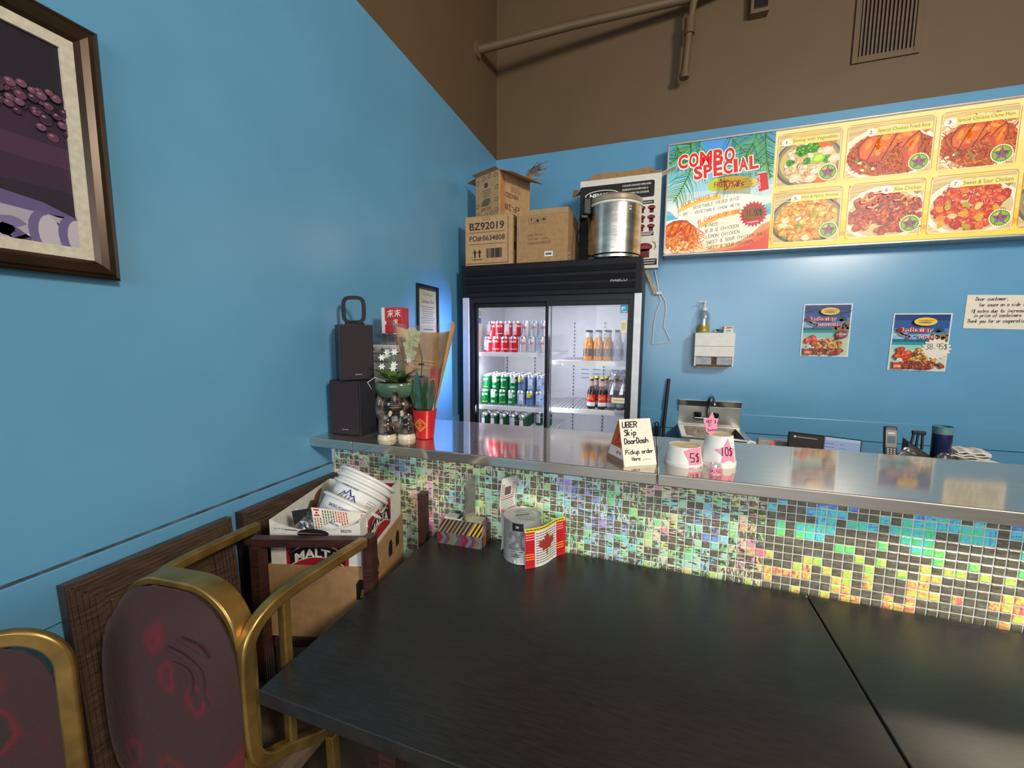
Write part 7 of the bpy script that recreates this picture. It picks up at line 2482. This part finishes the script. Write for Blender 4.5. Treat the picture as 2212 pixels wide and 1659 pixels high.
# --- dark wooden panels leaning on the wall
def panel(label, y0, y1, zt, x0, slope):
    t = thing('wooden_panel', label, 'wooden panel', (x0 + slope * zt, y0, 0.002))
    t.rotation_euler = (0, -atan(slope), 0)
    W, H = y1 - y0, zt / cos(atan(slope))
    fw_ = 0.058
    MB().box(-0.026, 0, 0, -0.008, W, H).build('board', M_wood, t)
    for nm, (a, b_, c, d) in (('stile', (0, fw_, 0, H)), ('stile', (W - fw_, W, 0, H)), ('top_rail', (fw_, W - fw_, H - fw_, H)), ('bottom_rail', (fw_, W - fw_, 0, fw_))):
        g = MB().box(-0.008, a, c, -0.001, b_, d)
        fl_ = MB()
        for k in range(5):
            e_ = 0.008 + k * 0.0095
            if nm == 'stile':
                yy = a + e_ if a == 0 else b_ - e_
                g.box(-0.001, yy - 0.0032, e_, 0.002, yy + 0.0032, H - e_)
            else:
                zz = d - e_ if c > 0.1 else c + e_
                g.box(-0.001, a - fw_ + e_, zz - 0.0032, 0.002, b_ + fw_ - e_, zz + 0.0032)
        g.build(nm, M_wood, t)
    MB().box(-0.008, fw_ + 0.012, fw_ + 0.012, -0.003, W - fw_ - 0.012, H - fw_ - 0.012).build('centre_field', mat('brown_field', (0.080, 0.048, 0.028), rough=0.4, var=0.3, scale=14, stretch=(1, 1, 7)), t, bevel=0.004)
    MB().box(-0.028, -0.0015, 0, 0.0015, 0.0, H).build('edge_band', M_woodred, t, bevel=0.001)


from math import atan
panel('dark brown reeded wooden panel leaning on the wall behind the burgundy armchair', -2.577, -2.222, 0.916, 0.046, 0.085)
panel('dark brown reeded wooden panel leaning on the wall behind the malt carton', -2.188, -1.795, 0.914, 0.044, 0.035)

# --- wooden chair frame that carries the carton
t = thing('wooden_chair', 'dark reddish wooden chair frame with square posts holding the malt carton', 'chair', (0, 0, 0))
RR, FR_, RL, FL2 = Vector((0.457, -2.140, 0)), Vector((0.428, -1.815, 0)), Vector((0.166, -2.240, 0)), Vector((0.100, -1.880, 0))
ang = radians(8)
for q, hgt in ((RR, 0.893), (FR_, 0.893), (RL, 0.862), (FL2, 0.600)):
    g = MB().box(-0.013, -0.017, 0, 0.013, 0.017, hgt, Matrix.Translation(q) @ Matrix.Rotation(ang, 4, 'Z'))
    for k in range(4):
        yy = -0.012 + k * 0.008
        g.box(0.013, yy - 0.002, 0.01, 0.0145, yy + 0.002, hgt - 0.004, Matrix.Translation(q) @ Matrix.Rotation(ang, 4, 'Z'))
    g.build('post', M_woodred, t)
MB().tube([RL + Vector((-0.014, -0.004, 0.874)), RR + Vector((-0.012, -0.004, 0.874))], 0, flat=(0.022, 0.026, (0, 0, 1))).build('back_rail', M_woodred, t, bevel=0.002)
sb, st_ = [], []
for q in (RL, RR, FR_, FL2):
    c_ = (RL + RR + FR_ + FL2) / 4
    d = q + (c_ - q) * 0.09
    sb.append((d.x, d.y, 0.545))
    st_.append((d.x, d.y, 0.576))
MB().hexa(sb, st_).build('seat', M_woodred, t, bevel=0.004)

# --- brown carton with the white tray in it
K0 = Vector((0.172, -2.207, 0.5775))
KR = radians(16)
W, D = 0.260, 0.342
t = thing('brown_carton', 'open brown cardboard carton with dark hand holes on the wooden chair', 'box', K0, KR)
H = 0.216
e = 0.004
b = MB()
b.box(-0.006, -0.006, 0, W + 0.006, -0.006 + e, H).box(-0.006, D + 0.006 - e, 0, W + 0.006, D + 0.006, H).box(-0.006, -0.006 + e, 0, -0.006 + e, D + 0.006 - e, H).box(W + 0.006 - e, -0.006 + e, 0, W + 0.006, D + 0.006 - e, H + 0.004).box(-0.006, -0.006 + e, 0, W + 0.006, D + 0.006 - e, e)
b.build('box_body', M_board, t)
p = PR(lambda u, v, h: (W + 0.0064 + h, u, v))
for cy in (0.095, 0.215, 0.285):
    p = PR(lambda u, v, h: (W + 0.0064 + h, u, v))
    p.poly([(cy - 0.016, 0.130), (cy + 0.016, 0.130), (cy + 0.018, 0.165), (cy + 0.010, 0.183), (cy - 0.010, 0.183), (cy - 0.018, 0.165)], L(22, 16, 12))
    p.build('hand_hole', M_print, t)
p = PR(lambda u, v, h: (W + 0.0064 + h, u, v))
p.up().poly([(0.088, 0.135), (0.110, 0.138), (0.106, 0.160), (0.096, 0.150)], L(150, 150, 60))
p.build('bag_showing', M_print, t)
p = PR(lambda u, v, h: (u, -0.0064 - h, v))
p.poly([(0.246, 0.120), (0.272, 0.120), (0.272, 0.180), (0.254, 0.180), (0.246, 0.165)], L(22, 16, 12))
p.up().poly([(0.256, 0.125), (0.272, 0.130), (0.272, 0.152), (0.262, 0.150)], L(150, 150, 60))
p.build('front_hole', M_print, t)

TZ, TH_ = 0.115, 0.345
t = thing('white_tray', 'white cardboard drinks tray printed red and black, set inside the brown carton', 'tray', K0, KR)
w3 = 0.0035


def tray_top(u):
    return TH_ - 0.030 * (1 - ((u / W) * 2 - 1) ** 2)


b = MB()
ns = 10
for k in range(ns):
    u0, u1 = W * k / ns, W * (k + 1) / ns
    b.hexa([(u0, 0, TZ), (u1, 0, TZ), (u1, w3, TZ), (u0, w3, TZ)], [(u0, 0, tray_top(u0)), (u1, 0, tray_top(u1)), (u1, w3, tray_top(u1)), (u0, w3, tray_top(u0))])
b.box(0, D - w3, TZ, W, D, TH_).box(0, w3, TZ, w3, D - w3, TH_).box(W - w3, w3, TZ, W, D - w3, TH_ + 0.004).box(w3, w3, TZ, W - w3, D - w3, TZ + w3)
b.build('tray_body', M_white, t)
RDT, BKT, WHT = L(165, 28, 45), L(24, 20, 22), L(225, 220, 212)


def malt_front(p, u0, v0, s):
    """red field, black ribbon with MALTA and a white oval"""
    p.poly([(u0, v0), (u0 + 0.215 * s, v0), (u0 + 0.225 * s, v0 + 0.02 * s), (u0 + 0.225 * s, v0 + 0.105 * s), (u0 + 0.01 * s, v0 + 0.105 * s), (u0, v0 + 0.09 * s)], RDT)
    arcp, arcb = [], []
    for k in range(13):
        f = k / 12
        x = u0 + (0.012 + 0.20 * f) * s
        yv = v0 + (0.012 + 0.034 * (1 - (2 * f - 1) ** 2)) * s
        arcp.append((x, yv + 0.046 * s))
        arcb.append((x, yv))
    for k in range(12):
        p.layer += 0.01
        p.poly([arcb[k], arcb[k + 1], arcp[k + 1], arcp[k]], BKT)
    p.up()
    p.line(arcp, 0.0028 * s, WHT)
    p.line(arcb, 0.0028 * s, WHT)
    for sg, x in ((-1, 0.006), (1, 0.218)):
        p.poly([(u0 + x * s, v0 + 0.058 * s), (u0 + (x - sg * 0.030) * s, v0 + 0.090 * s), (u0 + (x - sg * 0.032) * s, v0 + 0.075 * s), (u0 + (x - sg * 0.006) * s, v0 + 0.046 * s)], BKT)
    p.up().text('MALTA', u0 + 0.030 * s, v0 + 0.020 * s, 0.165 * s, 0.034 * s, WHT, bold=0.035, arc=0.024 * s)


p = PR(lambda u, v, h: (u, -h - 0.0005, v))
p.layer = 2
malt_front(p, 0.045, 0.203, 0.80)
p.up(2).ell(0.125, 0.308, 0.046, 0.014, BKT, 18)
p.text('55270', 0.205, 0.314, 0.030, 0.0085, BKT, bold=0.02)
p.text('00004', 0.194, 0.292, 0.044, 0.0125, BKT, bold=0.02)
p.text('24 X 341 mL', 0.012, 0.318, 0.030, 0.0050, L(90, 85, 85))
p.line([(0.044, 0.318), (0.080, 0.316)], 0.003, L(95, 90, 90))
p.line([(0.080, 0.309), (0.170, 0.307)], 0.0025, L(200, 185, 180))
p.build('front_print', M_print, t)
p = PR(lambda u, v, h: (W + h + 0.0005, u, v))
p.layer = 2
malt_front(p, 0.050, 0.236, 0.85)
p.up(2).ell(0.175, 0.318, 0.038, 0.0235, BKT, 20)
p.up().ell(0.175, 0.318, 0.035, 0.021, RDT, 20)
p.up().ell(0.175, 0.318, 0.032, 0.0185, WHT, 20)
p.up().text('Grace', 0.149, 0.309, 0.052, 0.017, BKT, bold=0.03)
p.ell(0.173, 0.331, 0.003, 0.002, RDT, 8)
p.build('side_print', M_print, t)
p = PR(lambda u, v, h: (w3 + h + 0.0005, u, v))
p.poly([(0.17, 0.25), (0.205, 0.258), (0.22, 0.275), (0.25, 0.285), (0.26, 0.30), (0.285, 0.335), (0.262, 0.335), (0.235, 0.325), (0.228, 0.312), (0.205, 0.318), (0.185, 0.298), (0.172, 0.300), (0.165, 0.275)], L(120, 84, 48))
p.build('brown_stain', M_print, t)
p = PR(lambda u, v, h: (u, D - w3 - h - 0.0005, v))
p.rrect(0.16, 0.26, 0.255, 0.335, 0.012, RDT)
p.build('inner_print', M_print, t)

# --- two nested white buckets in the tray
ax = Vector((0.20, 0.60, 0.78)).normalized()
Cn = Vector((0.326, -1.970, 0.985))
Q = ax.to_track_quat('Z', 'Y').to_matrix().to_4x4()


def bucket(label, rimc, rt, rb, hgt, rims):
    t = thing('white_bucket', label, 'bucket', (0, 0, 0), 0, None)
    M = Matrix.Translation(rimc - ax * hgt) @ Q
    prof = [(0, 0), (rb - 0.004, 0), (rb, 0.004), (rt - 0.004, hgt - 0.012)]
    for k in range(rims):
        z = hgt - 0.006 - (rims - 1 - k) * 0.020
        prof = [q for q in prof if q[1] < z - 0.006]
        prof += [(rb + (rt - 0.004 - rb) * (z - 0.006) / hgt, z - 0.0042), (rt + 0.001 + 0.001 * k, z - 0.004), (rt + 0.0025 + 0.001 * k, z - 0.002), (rt + 0.0025 + 0.001 * k, z + 0.002), (rt + 0.001 + 0.001 * k, z + 0.004), (rt - 0.003 + 0.001 * k, z + 0.0045)]
    prof += [(rt - 0.006, hgt + 0.0), (rb - 0.006, 0.006), (0, 0.006)]
    MB().lathe(prof, 44, M).build('bucket_wall', M_wplast, t, smooth=True)
    return t, M


M_ = None
tb1, Mb1 = bucket('upper white plastic bucket with a blue mountain print nested in the other one', Cn, 0.090, 0.070, 0.165, 3)
tb2, Mb2 = bucket('lower white plastic bucket marked baking powder, lying tilted in the tray', Cn - ax * 0.088, 0.095, 0.074, 0.150, 1)
NV = L(45, 55, 120)


def cone_fn(M, rt, rb, hgt, a0):
    k = (rt - 0.004 - rb) / hgt
    return lambda u, v, h: M @ Vector(((rb + k * v + h + 0.0006) * cos(a0 + u / rb), (rb + k * v + h + 0.0006) * sin(a0 + u / rb), v))


def facing(M):
    d = M.inverted() @ CAM_POS
    return atan2(d.y, d.x)


fa = facing(Mb1)
p = PR(cone_fn(Mb1, 0.090, 0.070, 0.165, fa), 0.0001)
p.text('POUDRE A PATE', -0.060, 0.112, 0.052, 0.0085, NV, bold=0.015, rot=-0.05)
p.poly([(-0.055, 0.078), (-0.040, 0.098), (-0.034, 0.092), (-0.026, 0.108), (-0.015, 0.090), (-0.010, 0.096), (0.002, 0.078)], NV)
p.up().poly([(-0.050, 0.078), (-0.040, 0.093), (-0.033, 0.085), (-0.026, 0.101), (-0.018, 0.084), (-0.010, 0.090), (-0.003, 0.078)], L(215, 215, 210))
p.up()
for a in (-0.042, -0.03, -0.02, -0.01):
    p.line([(a, 0.079), (a + 0.003, 0.090)], 0.0022, NV)
p.text('PINNACLE', -0.074, 0.062, 0.088, 0.014, NV, bold=0.04)
for k in range(4):
    p.line([(0.030, 0.098 - 0.007 * k), (0.052, 0.098 - 0.007 * k)], 0.0022, L(150, 150, 170))
p.build('bucket_print', M_print, tb1)
p = PR(cone_fn(Mb2, 0.095, 0.074, 0.150, facing(Mb2)), 0.0001)
p.text('BAKING POWDER', -0.058, 0.116, 0.060, 0.009, NV, bold=0.015)
for k, (wd, w_) in enumerate((('AB MAURI FOOD INC.', 0.056), ('ST. LOUIS, MO 63110', 0.056), ('www.abmauri.com', 0.046))):
    p.text(wd, -0.056 + 0.002 * k, 0.099 - k * 0.0125, w_, 0.0075, NV, bold=0.02)
for k in range(5):
    p.line([(0.022, 0.112 - 0.007 * k), (0.056, 0.112 - 0.007 * k)], 0.002, L(135, 135, 155))
p.rect(0.020, 0.058, 0.040, 0.074, L(100, 100, 115))
p.build('bucket_print', M_print, tb2)

# --- crumpled bag and charity card in the tray
o = crumple('clear_bag', 'crumpled clear plastic bag with black lettering in the front of the tray', 'bag', (0.236, -2.128, 0.826), 0.046, 0.034, 0.052, clear('bag_plastic', (0.80, 0.80, 0.82), 0.30, 0.12), 12, 22, 12)
pa = P(640, 1106, 'y', -2.172)
t = thing('black_wrapper', 'black and white printed wrapper beside the clear bag in the tray', 'wrapper', (0, 0, 0))
tl, tr_, br2, bl = P(630, 1104, 'y', -2.162), P(668, 1098, 'y', -2.150), P(650, 1122, 'y', -2.155), P(636, 1134, 'y', -2.165)
th = Vector((0.001, 0.002, 0))
MB().hexa([bl, br2, br2 + th, bl + th], [tl, tr_, tr_ + th, tl + th]).build('film', mat('black_film', (0.02, 0.02, 0.022), rough=0.3), t)
fnw = face_fn(bl, br2 - bl, tl - bl)
p = PR(fnw)
p.layer = 10
p.text('ml', 0.004, 0.006, 0.012, 0.010, L(220, 220, 220), bold=0.02)
p.text('341', 0.002, 0.024, 0.016, 0.012, L(220, 220, 220), bold=0.02)
p.build('wrapper_print', M_print, t)
a, b2, c_, d = P(680, 1146, 'y', -2.150), P(795, 1139, 'y', -2.092), P(790, 1109, 'y', -2.092), P(672, 1096, 'y', -2.150)
t = thing('charity_card', 'white charity card with red and black lines and small red flag, in the tray', 'leaflet', (0, 0, 0))
th = Vector((-0.0004, 0.0009, 0))
MB().hexa([a, b2, b2 + th, a + th], [d, c_, c_ + th, d + th]).build('card_sheet', M_paper, t)
nn = (b2 - a).cross(d - a).normalized()
p = PR(lambda u, v, h: (a * (1 - u) + b2 * u) * (1 - v) + (d * (1 - u) + c_ * u) * v + nn * (h + 0.0004))
p.layer = 4
for v0, v1 in ((0.90, 0.97), (0.64, 0.71)):
    p.rect(0.04, v0, 0.13, v1, L(205, 30, 40)) if False else None
p.rect(0.035, 0.88, 0.135, 0.95, L(205, 30, 40))
p.rect(0.035, 0.64, 0.135, 0.71, L(205, 30, 40))
p.poly([(0.055, 0.79), (0.085, 0.85), (0.115, 0.79), (0.085, 0.74)], L(205, 30, 40))
rr = random.Random(9)
for k in range(13):
    u = 0.045 + 0.048 * k if k > 2 else 0.03 + 0.05 * k
    top = 0.56 if k < 3 else 0.93
    c2_ = L(190, 60, 60) if k in (1, 8, 9, 10, 11, 12) else L(85, 95, 75)
    v = top
    while v > (0.10 if k < 8 else 0.30):
        ln = rr.uniform(0.06, 0.14)
        p.rect(u, max(0.06, v - ln), u + 0.022, v, c2_)
        v -= ln + 0.03
M_row = [('C', 0.88), ('H', 0.74), ('A', 0.60), ('R', 0.46)]
vs_t, _ = glyph_mesh('CHAR', 0.03)
x0_, x1_ = min(q[0] for q in vs_t), max(q[0] for q in vs_t)
y0_, y1_ = min(q[1] for q in vs_t), max(q[1] for q in vs_t)
p.up()._emit([(0.90 + 0.075 * (b_ - y0_) / (y1_ - y0_), 0.92 - 0.55 * (a_ - x0_) / (x1_ - x0_)) for a_, b_ in vs_t], [tuple(q) for q in glyph_mesh('CHAR', 0.03)[1]], L(200, 40, 45))
p.build('card_print', M_print, t)
